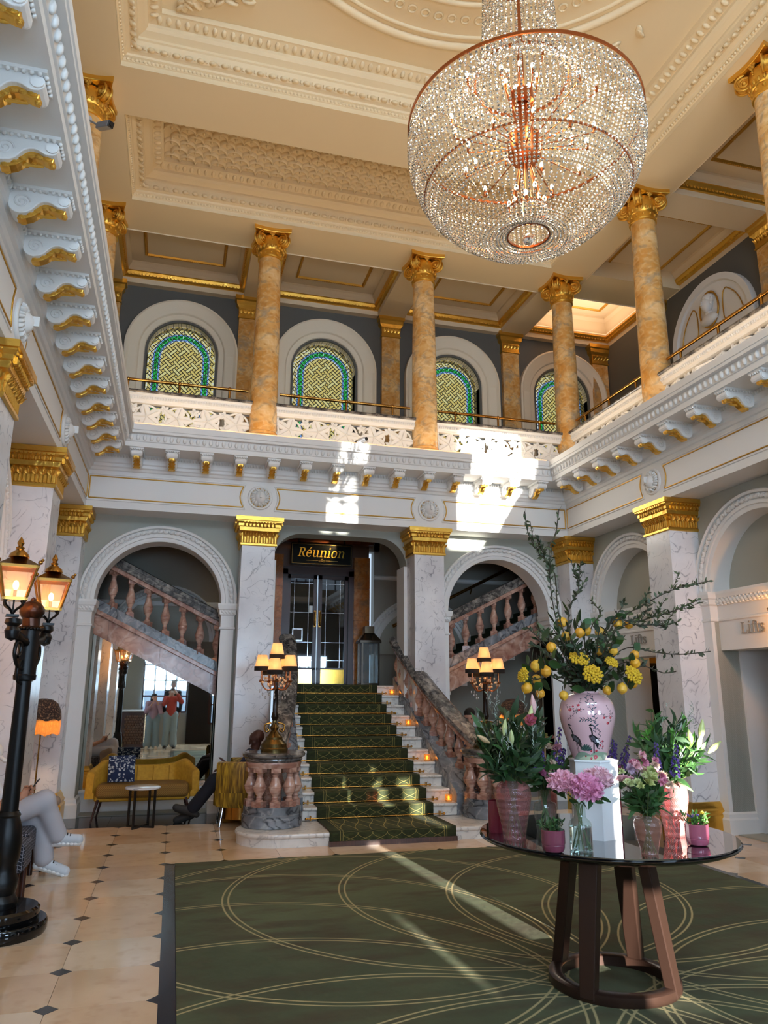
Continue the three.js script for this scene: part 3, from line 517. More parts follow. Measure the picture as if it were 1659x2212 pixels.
{
  const u = 0.052, c45 = Math.SQRT1_2;
  const bandArch = (r, n = 12) => { const q = wRi - 0.1 - r, h = HS - 0.06; return [[-q, -0.1], [q, -0.1], ...Array.from({ length: n + 1 }, (_, k) => [Math.cos(k / n * PI) * q, h + Math.sin(k / n * PI) * q])]; };
  const inner = bandArch(0.116), outer = bandArch(-0.008);
  const keep = (poly, m) => { if (poly.length < 3) return; let ar = 0; poly.forEach((p, i) => { const q = poly[(i + 1) % poly.length]; ar += p[0] * q[1] - q[0] * p[1]; }); if (Math.abs(ar) < 0.0006) return; const q = inset(poly, 0.003); if (q) panes.push([paneG(q, 0), m]); };
  const add = (poly, m) => { // the part inside the coloured band, then what lies outside it
    for (let k = 0; k < outline.length && poly.length > 2; k++) poly = clip(poly, outline[k], outline[(k + 1) % outline.length]);
    if (poly.length < 3) return;
    let p = poly; for (let k = 0; k < inner.length && p.length > 2; k++) p = clip(p, inner[k], inner[(k + 1) % inner.length]); keep(p, m);
    p = poly; for (let k = 0; k < outer.length && p.length > 2; k++) { const A = outer[k], B = outer[(k + 1) % outer.length]; keep(clip(p, B, A), m); p = clip(p, A, B); }
  };
  const rot = (p) => [(p[0] - p[1]) * c45, (p[0] + p[1]) * c45 + HS * 0.55];
  const rect = (x, y, w, h) => [[x, y], [x + w, y], [x + w, y + h], [x, y + h]].map(rot);
  let id = 0;
  for (let i = -16; i < 16; i++) for (let j = -16; j < 16; j++) { // long bars alternate over and under, small squares between
    const x = i * 2 * u, y = j * 2 * u;
    if ((i + j) % 2 === 0) add(rect(x - u, y, 3 * u, u), (id++ % 7)); else add(rect(x, y - u, u, 3 * u), (id++ % 7));
    add(rect(x + u, y + u, u, u), 8);
  }
}
const smallPanes = mg(panes.filter((p) => p[1] === 8).map((p) => p[0]));
wc.forEach((c, wi) => {
  const o = struct('window_' + (wi + 1)); o.position.set(c, 0, GB - 0.16);
  panes.forEach(([g, m], k) => { if (m !== 8) mk('straw_pane', g, wi && k === 190 + wi * 3 ? amber : straw[m % 3], o); });
  mk('small_square_panes', smallPanes, straw[3], o).userData.kind = 'stuff';
  const band = (r0, r1, mats, n, z, nm) => { const ri = wRi - 0.1 - r1, ro = wRi - 0.1 - r0; const hs = HS - 0.06;
    for (const s of [-1, 1]) for (let k = 0; k < 8; k++) mk(nm, bx(s * ri, H0 + hs * k / 8 + 0.004, z, s * ro, H0 + hs * (k + 1) / 8 - 0.004, z + 0.005), mats[k % mats.length], o);
    for (let k = 0; k < n; k++) { const a0 = k / n * PI + 0.008, a1 = (k + 1) / n * PI - 0.008, q = []; for (let j = 0; j <= 3; j++) q.push([Math.cos(a0 + (a1 - a0) * j / 3) * ro, Math.sin(a0 + (a1 - a0) * j / 3) * ro + hs]); for (let j = 3; j >= 0; j--) q.push([Math.cos(a0 + (a1 - a0) * j / 3) * ri, Math.sin(a0 + (a1 - a0) * j / 3) * ri + hs]); mk(nm, paneG(q, z, 0.005), mats[k % mats.length], o); } };
  band(-0.006, 0.02, [blueG], 14, 0.012, 'blue_pane'); band(0.024, 0.052, greenG, 14, 0.012, 'green_pane'); band(0.056, 0.084, [greenG[1], greenG[2]], 14, 0.012, 'green_pane'); band(0.088, 0.114, [blueG], 14, 0.012, 'blue_pane');
  const ld = [bx(-wRi, H0 + 0.42, -0.004, wRi, H0 + 0.436, 0.022), bx(-wRi, H0 + 1.12, -0.004, wRi, H0 + 1.136, 0.022)];
  mk('glazing_bar', ld.slice(0, 2), M.lead, o);
  mk('lead_came', leadG(), M.lead, o);
});
function leadG() { // one bar under every joint of the weave
  if (leads.length) return leads[0];
  const u = 0.052, l = [], c45 = Math.SQRT1_2, rot = (p) => [(p[0] - p[1]) * c45, (p[0] + p[1]) * c45 + HS * 0.55];
  const inA = (p) => Math.abs(p[0]) <= wRi && p[1] >= 0 && (p[1] <= HS || Math.hypot(p[0], p[1] - HS) <= wRi);
  const seg = (a, b) => { const A = rot(a), B = rot(b), m = [(A[0] + B[0]) / 2, (A[1] + B[1]) / 2]; if (!inA(A) && !inA(B) && !inA(m)) return; if (!inA(A) || !inA(B)) { const Q = [m, inA(A) ? A : B]; if (!inA(m)) return; l.push(bar([Q[0][0], Q[0][1] + H0, 0.003], [Q[1][0], Q[1][1] + H0, 0.003], 0.0068, 4)); return; } l.push(bar([A[0], A[1] + H0, 0.003], [B[0], B[1] + H0, 0.003], 0.0068, 4)); };
  for (let i = -16; i < 16; i++) for (let j = -16; j < 16; j++) { const x = i * 2 * u, y = j * 2 * u; if ((i + j) % 2 === 0) { seg([x - u, y], [x + 2 * u, y]); seg([x - u, y + u], [x + 2 * u, y + u]); } else { seg([x, y - u], [x, y + 2 * u]); seg([x + u, y - u], [x + u, y + 2 * u]); } }
  for (const r of [0.1, 0.122, 0.154, 0.186, 0.209]) { const q = wRi - r, h = HS - 0.06; for (const s of [-1, 1]) l.push(bar([s * q, H0, 0.015], [s * q, H0 + h, 0.015], 0.004, 4)); l.push(clean(new THREE.TorusGeometry(q, 0.004, 4, 40, PI).translate(0, H0 + h, 0.015))); }
  leads.push(mg(l)); return leads[0];
}
// yellow marble pilasters on the gallery walls
const pilG = (() => { const w = 0.17; return { s: bx(-w, 0, 0, w, 3.02, 0.09), c: mg(run([[0, 3.0], [0.015, 3.01], [0.015, 3.03], [0.005, 3.04], [0.01, 3.2], [0.05, 3.25], [0.055, 3.32], [0.08, 3.34], [0.08, 3.415], [0, 3.415]], [-w, 0.09], [w, 0.09], [0, 1], -1, -1), run([[0, 3.0], [0.015, 3.01], [0.015, 3.03], [0.005, 3.04], [0.01, 3.2], [0.05, 3.25], [0.055, 3.32], [0.08, 3.34], [0.08, 3.415], [0, 3.415]], [w, 0.09], [w, 0], [1, 0], -1, 0), run([[0, 3.0], [0.015, 3.01], [0.015, 3.03], [0.005, 3.04], [0.01, 3.2], [0.05, 3.25], [0.055, 3.32], [0.08, 3.34], [0.08, 3.415], [0, 3.415]], [-w, 0], [-w, 0.09], [-1, 0], 0, -1)), l: along(capLeaf, [-w, 0.1], [w, 0.1], 3.1, [0, 1], 0.07) }; })();
function pilaster(x, z, ry, label) { const o = thing('wall_pilaster', label, 'pilaster', [x, 4.985, z], ry); mk('shaft', pilG.s, M.yellow, o); mk('leaf_row', pilG.l, M.gold, mk('capital', pilG.c, M.gold, o)); }
[[-1.47, 'yellow marble wall pilaster at the far end of the back gallery'], [0.86, 'yellow marble wall pilaster beside the first stained glass window'], [3.48, 'yellow marble wall pilaster between the second and third glass windows'], [5.9, 'yellow marble wall pilaster beside the fourth stained glass window'], [7.86, 'small yellow marble wall pilaster under the glowing coffer']].forEach(([x, t]) => pilaster(x, GB, 0, t));
{
  const w = struct('wall_gallery_right');
  mk('gallery_wall', bx(GR, 4.9, GB - 0.2, GR + 0.2, 9, ZF), M.dark, w);
  const bz = -9.25;
  [[-10.6, 'yellow marble wall pilaster on the side gallery before the bust'], [-7.95, 'yellow marble wall pilaster beyond the bust in the side gallery'], [-5.5, 'yellow marble wall pilaster on the side gallery near the camera']].forEach(([z, t]) => pilaster(GR, z, -PI / 2, t));
  const b = thing('lunette_relief', 'white arched relief panel holding a classical bust in a gilt oval', 'relief', [GR, 0, bz], -PI / 2), R = 0.95, y = 7.2;
  mk('arch_panel', [archRun([[-0.55, 0.03], [-0.5, 0.05], [-0.12, 0.05], [-0.1, 0.09], [0, 0.1], [0, 0]], R, 36).translate(0, y, 0), ext(new THREE.Shape().absarc(0, 0, R - 0.3, 0, PI), 0.035, 0, 24).translate(0, y, 0), bx(-R, y - 2.1, 0, R, y, 0.05), bx(-R, y - 2.1, 0.04, -R + 0.12, y, 0.1), bx(R - 0.12, y - 2.1, 0.04, R, y, 0.1)], M.white, b);
  const ov = clean(new THREE.TorusGeometry(0.24, 0.016, 6, 36).scale(0.9, 1.25, 1).translate(0, y + 0.42, 0.07)); mk('gilt_oval', ov, M.goldline, b);
  mk('bust', [sph(1, 0, y + 0.5, 0.11, 14, 12).scale(1, 1, 1).translate(0, -y - 0.5, -0.11).scale(0.1, 0.135, 0.1).translate(0, y + 0.5, 0.11), bx(-0.035, y + 0.28, 0.05, 0.035, y + 0.42, 0.12), sph(1, 0, 0, 0, 12, 8).scale(0.19, 0.1, 0.08).translate(0, y + 0.24, 0.08), sph(1, 0, 0, 0, 12, 8).scale(0.12, 0.1, 0.11).translate(0.01, y + 0.58, 0.08), bx(-0.012, y + 0.46, 0.2, 0.012, y + 0.53, 0.225), Array.from({ length: 12 }, (_, k) => sph(0.035, Math.cos(k * 0.55) * 0.11, y + 0.56 + Math.sin(k * 0.55) * 0.09, 0.1, 8, 6))], M.white, b);
  for (const s of [-1, 1]) mk('gilt_spandrel_line', Array.from({ length: 1 }, () => { const p = []; for (let k = 0; k <= 10; k++) { const a = (s > 0 ? 0.14 : PI - 0.14) + s * k / 10 * 0.85; p.push([Math.cos(a) * 0.72, y + Math.sin(a) * 0.72, 0.06]); } p.push([s * 0.33, y + 0.55, 0.06], [s * 0.3, y + 0.25, 0.06], [s * 0.33, y + 0.1, 0.06]); return tube(p, 0.01, 60, 5, true); }), M.goldline, b);
}
{
  const w = struct('wall_gallery_left'); mk('gallery_wall', bx(GL - 0.2, 4.9, GB - 0.2, GL, 9, ZF), M.dark, w);
}

// ---------------------------------------------------------------- ceilings
const COF = [[0, YB], [0, 8.46], [0.015, 8.465], [0.025, 8.5], [0.05, 8.51], [0.06, 8.53], [0.1, 8.545], [0.16, 8.63], [0.18, 8.64], [0.18, 8.67], [0.25, 8.70], [0.28, 8.73], [0.28, 8.77], [0.3, 8.775], [0.4, 8.80], [0.42, 8.8], [0.42, 8.87]];
function coffer(name, x0, z0, x1, z1, panelMat) { // room rectangle with the carved frame
  const o = struct(name), E = [[[x0, z0], [x1, z0], [0, 1]], [[x1, z0], [x1, z1], [-1, 0]], [[x1, z1], [x0, z1], [0, -1]], [[x0, z1], [x0, z0], [1, 0]]];
  for (const [A, B, N] of E) {
    const q = (k) => [[A[0] + N[0] * k, A[1] + N[1] * k], [B[0] + N[0] * k, B[1] + N[1] * k]];
    mk('stepped_moulding', run(COF, A, B, N, 1, 1), M.ceil, o);
    mk('bead_row', along(sph(0.02, 0, 0, 0, 6, 5), ...q(0.022), 8.485, N, 0.045, 0.05, 0.05), M.ceil, o);
    mk('egg_row', along(mg(sph(1, 0, 0, 0, 8, 6).scale(0.045, 0.07, 0.03).rotateX(-0.9), bx(-0.075, -0.06, -0.012, -0.06, 0.055, 0.022).rotateX(-0.9)), ...q(0.12), 8.57, N, 0.135, 0.12, 0.12), M.ceil, o);
    mk('leaf_row', along(ornLeaf(0.1, 0.1, 0.032).rotateX(PI / 2 - 0.2), ...q(0.345), 8.785, N, 0.1, 0.35, 0.35), M.ceil, o);
  }
  mk('ceiling_panel', bx(x0 + 0.4, 8.87, z0 + 0.4, x1 - 0.4, 9.0, z1 - 0.4), panelMat ?? M.ceil, o);
  return o;
}
const BI = [CL + 0.36, CR - 0.36], zb = [-9.98, -8.3, -7.54, -0.85, -0.1, ZF];
{
  const o = struct('ceiling_beams');
  mk('back_beam', bx(GL, YB, -10.72, GR, 9.1, zb[0]), M.ceil, o); mk('cross_beam', bx(BI[0], YB, zb[1], BI[1], 9.1, zb[2]), M.ceil, o); mk('cross_beam', bx(BI[0], YB, zb[3], BI[1], 9.1, zb[4]), M.ceil, o);
  for (const c of [CL, CR]) mk('side_beam', bx(c - 0.36, YB, zb[0], c + 0.36, 9.1, ZF), M.ceil, o);
  const lat = coffer('ceiling_1', BI[0], zb[0], BI[1], zb[1]);
  const arc = mg(clean(new THREE.TorusGeometry(0.082, 0.017, 5, 10, PI).scale(1, 1, 1.4).rotateX(PI / 2)), [0].map((q) => sph(1, q, 0, 0.035 - Math.abs(q) * 0.3, 5, 4).scale(1, 1, 1).translate(-q, 0, -0.035 + Math.abs(q) * 0.3).scale(0.017, 0.016, 0.026).translate(q, 0, 0.03 - Math.abs(q) * 0.3)));
  const lx0 = BI[0] + 0.42, lx1 = BI[1] - 0.42, nx = 27, nz = 6, dx = (lx1 - lx0) / nx, dz = (zb[1] - zb[0] - 0.84) / nz;
  for (let j = 0; j < nz; j++) for (let i = 0; i < nx; i++) { const m = mk('lattice_scale', arc, M.ceil, lat); m.position.set(lx0 + (i + (j % 2 ? 1 : 0.5)) * dx * 0.985, 8.865, zb[0] + 0.42 + (j + 0.1) * dz); m.scale.set(dx / 0.164, 2.2, dz / 0.1); }
  const main = coffer('ceiling_2', BI[0], zb[2], BI[1], zb[3]);
  const mc = [X0, (zb[2] + zb[3]) / 2];
  for (const [r, t, y] of [[2.55, 0.05, 8.86], [2.43, 0.025, 8.87], [2.0, 0.035, 8.865], [1.93, 0.02, 8.87], [1.2, 0.05, 8.86]]) mk('ring_moulding', clean(new THREE.TorusGeometry(r, t, 8, 96).rotateX(PI / 2).translate(mc[0], y, mc[1])), M.ceil, main);
  mk('ring_scrolls', Array.from({ length: 90 }, (_, k) => { const a = k / 90 * 2 * PI; return clean(new THREE.TorusGeometry(0.045, 0.014, 5, 12).rotateX(PI / 2).translate(mc[0] + Math.cos(a) * 2.2, 8.865, mc[1] + Math.sin(a) * 2.2)); }), M.ceil, main);
  for (const [sx, sz] of [[1, 1], [1, -1], [-1, 1], [-1, -1]]) {
    const l = []; for (let k = 0; k < 46; k++) { const t = rnd(), u = rr(-1, 1) * (1 - t) * 0.75; l.push(aim(sph(1, 0, 0, 0, 6, 4).scale(0.05, 0.085, 0.028), V(mc[0] + sx * (1.95 + t * 0.75 + u * 0.5), 8.86, mc[1] + sz * (2.0 + t * 0.85 - u * 0.6)), V(rr(-1, 1), 0, rr(-1, 1)))); }
    mk('spandrel_foliage', l, M.ceil, main);
  }
  coffer('ceiling_3', BI[0], zb[4], BI[1], ZF);
}
const tanC = S('#d8c4a4', 0.65);
function galleryCoffer(o, x0, z0, x1, z1, lit) {
  const E = [[[x0, z0], [x1, z0], [0, 1]], [[x1, z0], [x1, z1], [-1, 0]], [[x1, z1], [x0, z1], [0, -1]], [[x0, z1], [x0, z0], [1, 0]]];
  const g = new THREE.Group(); g.name = 'coffer'; o.add(g);
  const top = lit ? 8.95 : 8.72;
  for (const [A, B, N] of E) {
    const q = (k) => [[A[0] + N[0] * k, A[1] + N[1] * k], [B[0] + N[0] * k, B[1] + N[1] * k]];
    mk('coffer_moulding', run([[0, 8.38], [0, 8.5], [0.08, 8.56], [0.1, top - 0.1], [0.14, top - 0.04], [0.14, top]], A, B, N, 1, 1), tanC, g);
    mk('gilded_egg_moulding', [run([[0, 8.47], [0.03, 8.475], [0.06, 8.5], [0.09, 8.55], [0.09, 8.57], [0, 8.57]], A, B, N, 1, 1), along(ornEgg(0.06, 0.06, 0.022).rotateX(-0.6), ...q(0.05), 8.51, N, 0.06, 0.05, 0.05)], M.gold, g);
    mk('gilded_inner_line', [run([[0.36, top], [0.36, top - 0.02], [0.39, top - 0.025], [0.41, top]], A, B, N, 1, 1), along(sph(0.012, 0, 0, 0, 5, 4), ...q(0.385), top - 0.025, N, 0.035, 0.4, 0.4)], M.goldline, g);
  }
  mk('coffer_panel', bx(x0, top, z0, x1, top + 0.1, z1), tanC, g);
}
{
  const o = struct('ceiling_gallery_back'), b = [GL, -1.62, -1.3, 0.75, 1.25, 3.22, 3.72, 5.7, 6.2, GR];
  mk('gallery_beam', [[GL, -1.62], [-1.62, -1.3], [0.75, 1.25], [3.22, 3.72], [5.7, 6.2]].slice(1).map(([p, q]) => bx(p, YB - 0.02, GB, q, 9.1, -10.72)), tanC, o);
  mk('wall_beam', bx(GL, YB - 0.02, GB - 0.1, GR, 9.1, GB + 0.12), tanC, o);
  for (const [p, q, l] of [[-1.3, 0.75], [1.25, 3.22], [3.72, 5.7], [6.2, GR, 1], [GL, -1.62]]) galleryCoffer(o, p, GB + 0.12, q, -10.72, l);
  const sB = struct('ceiling_gallery_right'), sL = struct('ceiling_gallery_left');
  const zz = [-10.72, ...ZC, ZF];
  for (let i = 0; i < 5; i++) {
    const a = zz[i] + (i ? 0.25 : 0), c = zz[i + 1] - (i < 4 ? 0.25 : 0);
    galleryCoffer(sB, CR + 0.36, a, GR, c); galleryCoffer(sL, GL, a, CL - 0.36, c);
    if (i < 4) { mk('gallery_beam', bx(CR + 0.36, YB - 0.02, c, GR, 9.1, c + 0.5), tanC, sB); mk('gallery_beam', bx(GL, YB - 0.02, c, CL - 0.36, 9.1, c + 0.5), tanC, sL); }
  }
  mk('roof_slab', bx(GL - 0.2, 9.05, GB - 0.3, GR + 0.3, 9.2, ZF + 0.2), M.stair, o);
  // warm strip hidden behind the gilded moulding of the corner coffer
  const cv = new THREE.RectAreaLight(new THREE.Color(1.0, 0.78, 0.58), 5, 1.5, 1.2); cv.position.set((6.2 + GR) / 2, 8.58, (GB - 10.6) / 2); cv.lookAt((6.2 + GR) / 2, 9.5, (GB - 10.6) / 2); scene.add(cv);
  const st = []; for (const [p, q] of [[[6.31, GB + 0.24], [GR - 0.11, GB + 0.24]], [[6.31, -10.84], [GR - 0.11, -10.84]], [[6.31, GB + 0.24], [6.31, -10.84]], [[GR - 0.11, GB + 0.24], [GR - 0.11, -10.84]]]) st.push(bar([p[0], 8.585, p[1]], [q[0], 8.585, q[1]], 0.008, 5));
  tag(mk('cove_light_strip', st, S('#ffcf90', 0.5, { emissive: '#ffc89a', emissiveIntensity: 2 })), 'warm light strip hidden in the glowing corner coffer', 'light strip');
}
// ---------------------------------------------------------------- grand staircase
const RS = 0.138, TR = 0.225, SC = 2.44, LZ = -8.95 - TR * 10, half = (z) => 0.785 + 0.15 * Math.min(1, Math.max(0, (z - LZ) / 2.25)), rX = (z) => { const t = Math.min(1, Math.max(0, (z - LZ) / 2.25)); return [1.72 - 0.05 * t, 2.96 + 0.1 * t]; };   // landing nosing
const stepZ = (k) => (k === 1 ? -8.2 : -8.95 - TR * (k - 2));
const marbleRail = M.darkM;
const balProf = smooth([[0.045, 0.075], [0.04, 0.09], [0.03, 0.11], [0.034, 0.13], [0.026, 0.15], [0.05, 0.2], [0.066, 0.26], [0.06, 0.31], [0.042, 0.38], [0.03, 0.43], [0.036, 0.45], [0.03, 0.465], [0.048, 0.49]], 40);
const balG = mg(lathe(balProf, 16), lathe([[0.066, 0.275], [0.071, 0.285], [0.066, 0.295]], 16), bx(-0.055, 0, -0.055, 0.055, 0.078, 0.055), bx(-0.05, 0.488, -0.05, 0.05, 0.55, 0.05));
{
  const st = thing('grand_staircase', 'marble staircase with a green runner rising to the dark glass doors', 'staircase');
  for (let k = 1; k <= 12; k++) {
    const z = stepZ(k), zb_ = k < 12 ? -11.6 : -12.75, y = RS * k, SX0 = SC - half(z), SX1 = SC + half(z);
    if (k === 1) { // broad bottom step with round ends
      const s = new THREE.Shape(), x0 = 0.75, x1 = 4.13, r = 0.42, d = 1.0; s.moveTo(x0 + r, 0); s.lineTo(x1 - r, 0); s.absarc(x1 - r, r, r, -PI / 2, PI / 2, false); s.lineTo(x1 - r, d); s.lineTo(x0 + r, d); s.absarc(x0 + r, r, r, PI / 2, 1.5 * PI, false);
      mk('step', wuv(mg(ext(s, 0.085, 0, 14).rotateX(-PI / 2).translate(0, 0, 0), ext(s, 0.012, 0.018, 14).rotateX(-PI / 2).translate(0, 0.102, 0))).translate(0, 0, z - 0.03), M.stepM, st);
      continue;
    }
    const a = k === 12 ? -0.0 : 0;
    mk('step', [bx(SX0, y - RS, zb_, SX1, y - 0.035, z - 0.03), rb(SX1 - SX0, 0.035, Math.min(0.4, z - zb_), 0.015, (SX0 + SX1) / 2, y - 0.0175, z - Math.min(0.4, z - zb_) / 2 + 0.0), ...(k === 12 ? [bx(SX0, y - 0.034, -12.75, SX1, y, z - 0.2)] : [])], M.stepM, st);
  }
  const tRun = canvasTex(1024, 128, (g, w, h) => {
    const im = g.createImageData(w, h); for (let j = 0; j < h; j++) for (let i = 0; i < w; i++) { const b = fbm(i / 1024, j / 1024, 24, 3, 95), c = mix([38, 44, 20], [64, 70, 34], b * 1.6 - 0.3), k = (j * w + i) * 4; im.data.set([c[0], c[1], c[2], 255], k); } g.putImageData(im, 0, 0);
    g.strokeStyle = '#9a8a4c'; g.lineWidth = 4;
    for (const e of [80, 100, w - 80, w - 100]) { g.beginPath(); g.moveTo(e, 0); g.lineTo(e, h); g.stroke(); }
    for (let k = 0; k < 7; k++) for (const s of [-1, 1]) { g.beginPath(); const x0 = 100 + k * (w - 200) / 7, x1 = 100 + (k + 1) * (w - 200) / 7; g.moveTo(s > 0 ? x0 : x1, 0); g.bezierCurveTo(s > 0 ? x0 : x1, h * 0.5, s > 0 ? x1 : x0, h * 0.5, s > 0 ? x1 : x0, h); g.stroke(); }
  });
  const rm = S('#fff', 0.95, { map: tRun, bumpMap: tPile, bumpScale: 0.003 });
  const carpetQuad = (a, b) => { const [p0, p1] = rX(a[1]), [q0, q1] = rX(b[1]); // strip between two (y, z) edges, one repeat of the pattern
    const g = new THREE.BufferGeometry(); g.setAttribute('position', new THREE.Float32BufferAttribute([p0, ...a, p1, ...a, q1, ...b, p0, ...a, q1, ...b, q0, ...b], 3)); g.setAttribute('uv', new THREE.Float32BufferAttribute([0, 1, 1, 1, 1, 0, 0, 1, 1, 0, 0, 0], 2)); g.computeVertexNormals(); return clean(g);
  };
  const runner = new THREE.Group(); runner.name = 'stair_runner'; runner.userData.label = 'dark green runner with a gold lattice'; st.add(runner);
  for (let k = 1; k <= 12; k++) {
    const y = RS * k, z = stepZ(k), zn = k < 12 ? stepZ(k + 1) : -12.7, t = 0.012;
    mk('runner_riser', [carpetQuad([y - 0.012, z + 0.02], [y - RS + t, z + (k === 1 ? 0.02 : 0.004)]), carpetQuad([y + t, z + 0.004], [y - 0.012, z + 0.02]).scale(1, 1, 1)], rm, runner);
    mk('runner_tread', carpetQuad([y + t, zn], [y + t, z + 0.004]), rm, runner);
    for (const x of rX(z)) mk('runner_edge', bx(x - 0.001, y - RS, z - 0.05, x + 0.001, y + t, z + 0.012), rm, runner);
  }
  mk('wooden_kick_strip', bx(rX(-8.2)[0] - 0.01, 0, stepZ(1) - 0.01, rX(-8.2)[1] + 0.01, 0.05, stepZ(1) + 0.035), M.wood, st);
  for (let k = 2; k <= 12; k++) {
    const y = RS * (k - 1) + 0.025, z = stepZ(k) + 0.022, [runX0, runX1] = rX(z), o = mk('stair_rod', bar([runX0 - 0.13, y, z], [runX1 + 0.13, y, z], 0.008, 8), M.brass, st);
    for (const s of [-1, 1]) { const x = s < 0 ? runX0 - 0.13 : runX1 + 0.13; mk('rod_finial', [sph(0.016, x, y, z, 8, 6), bx(x - s * 0.05 - 0.008, y - 0.02, z - 0.03, x - s * 0.05 + 0.008, y + 0.03, z + 0.01), bx(x - s * 0.05, y - 0.004, z - 0.004, x, y + 0.004, z + 0.004)], M.brass, o); }
  }
  // side strings, balusters and rails of the central flight, flaring out towards the foot
  for (const s of [-1, 1]) {
    const z0 = -8.98, z1 = LZ - 0.06, yy = (z) => RS * 2 + (RS * 10) * (-8.95 - z) / 2.25, bxAt = (z) => { const t = Math.max(0, (z - LZ) / 2.2); return SC + s * (0.85 + 0.16 * t + 0.27 * Math.pow(t, 2.4)); };
    const flight = thing('stair_balustrade', s < 0 ? 'pink marble balustrade with dark marble rail behind the candelabra' : 'pink marble balustrade with long dark marble rail beside the candle lights', 'balustrade');
    const loft = (rows, closed = true) => { const Pp = []; for (let i = 0; i + 1 < rows.length; i++) for (let j = 0; j < rows[i].length; j++) { const k = (j + 1) % rows[i].length, a = rows[i][j], b = rows[i + 1][j], c = rows[i + 1][k], d = rows[i][k]; Pp.push(...a, ...b, ...c, ...a, ...c, ...d); } for (const r of [rows[0], rows[rows.length - 1]]) for (let j = 1; j + 1 < r.length; j++) Pp.push(...r[0], ...r[j], ...r[j + 1]); const g = new THREE.BufferGeometry(); g.setAttribute('position', new THREE.Float32BufferAttribute(Pp, 3)); g.computeVertexNormals(); return wuv(g); };
    const zs = Array.from({ length: 25 }, (_, k) => z1 + (z0 - z1) * k / 24), sec = (z, prof) => prof.map(([u, v]) => [bxAt(z) + s * u, yy(z) + v, z]);
    mk('marble_string', loft(zs.map((z) => [[SC + s * half(z), 0, z], [SC + s * half(z), yy(z) + 0.09, z], [bxAt(z) + s * 0.085, yy(z) + 0.09, z], [bxAt(z) + s * 0.085, 0, z]])), M.grey, flight);
    const n = 12; for (let k = 0; k < n; k++) { const z = z1 + 0.06 + (z0 - 0.1 - z1) * k / (n - 1); const b = mk('baluster', balG, M.pink, flight); b.position.set(bxAt(z), yy(z) + 0.06, z); b.scale.y = 0.86; b.rotation.y = k; }
    mk('under_rail', loft(zs.map((z) => sec(z, [[-0.07, 0.51], [0.07, 0.51], [0.085, 0.55], [0.07, 0.59], [-0.07, 0.59], [-0.085, 0.55]]))), M.pink, flight);
    const zr = Array.from({ length: 29 }, (_, k) => z1 - 0.03 + (-8.72 - z1) * k / 28);
    mk('hand_rail', loft(zr.map((z) => { const e = Math.max(0, (0.0 + 0.9) - (yy(z) + 0.64)), y = yy(z) + e + (e > 0 ? 0 : 0); return [[-0.1, 0.59], [0.1, 0.59], [0.125, 0.62], [0.115, 0.66], [0.065, 0.69], [-0.065, 0.69], [-0.115, 0.66], [-0.125, 0.62]].map(([u, v]) => [bxAt(z) + s * u, y + v, z]); })), marbleRail, flight);
    // round newel with balusters
    const nx = s < 0 ? 1.14 : 3.74, nz = -8.83, nw = thing('round_newel', s < 0 ? 'round marble newel ringed by pink balusters carrying the candelabra, in full view' : 'round marble newel at the rail foot half hidden by lilies', 'newel', [nx, 0.135, nz]); nw.scale.y = 0.885;
    mk('marble_drum', lathe([[0.33, 0], [0.33, 0.14], [0.318, 0.15], [0.318, 0.24], [0, 0.24]], 40), M.grey, nw);
    for (let k = 0; k < 9; k++) { const a = k / 9 * 2 * PI + 0.2; const b = mk('baluster', balG, M.pink, nw); b.position.set(Math.cos(a) * 0.25, 0.24, Math.sin(a) * 0.25); b.rotation.y = -a; b.scale.set(1.05, 0.82, 1.05); }
    mk('core', cyl(0.1, 0.1, 0.46, 0, 0.24, 0, 20), M.pink, nw);
    mk('pink_ring', lathe([[0.14, 0.69], [0.3, 0.69], [0.305, 0.72], [0.31, 0.74], [0.305, 0.755], [0.14, 0.755]], 40), M.pink, nw);
    mk('marble_top', lathe([[0, 0.755], [0.3, 0.755], [0.32, 0.78], [0.318, 0.80], [0.345, 0.82], [0.35, 0.85], [0.335, 0.87], [0, 0.87]], 48), M.darkM, nw);
  }
  // amber candle lights on the steps
  [[11, 'amber glass candle holder on the topmost step'], [8, 'amber glass candle holder second from the top of the steps'], [5, 'amber glass candle holder third from the top of the steps'], [2, 'amber glass candle holder on the lowest marble steps']].forEach(([k, label]) => {
    const o = thing('candle_holder', label, 'candle', [SC + half(stepZ(k)) - 0.08, RS * k, stepZ(k) - 0.1]);
    mk('glass_cup', lathe([[0.0, 0], [0.036, 0], [0.04, 0.004], [0.044, 0.085], [0.041, 0.085], [0.036, 0.008]], 16), P('#ffe6b8', 0.15, { transmission: 0.9, thickness: 0 }), o);
    mk('candle', cyl(0.03, 0.03, 0.02, 0, 0.004, 0, 12), S('#f0e6c8', 0.7), o);
    mk('flame', sph(1, 0, 0, 0, 8, 6).scale(0.012, 0.024, 0.012).translate(0, 0.045, 0), S('#ffc060', 1, { emissive: '#ffb84a', emissiveIntensity: 9 }), o);
    const l = new THREE.PointLight(0xffc070, 0.06); l.position.set(0, 0.045, 0); o.add(l);
  });
}
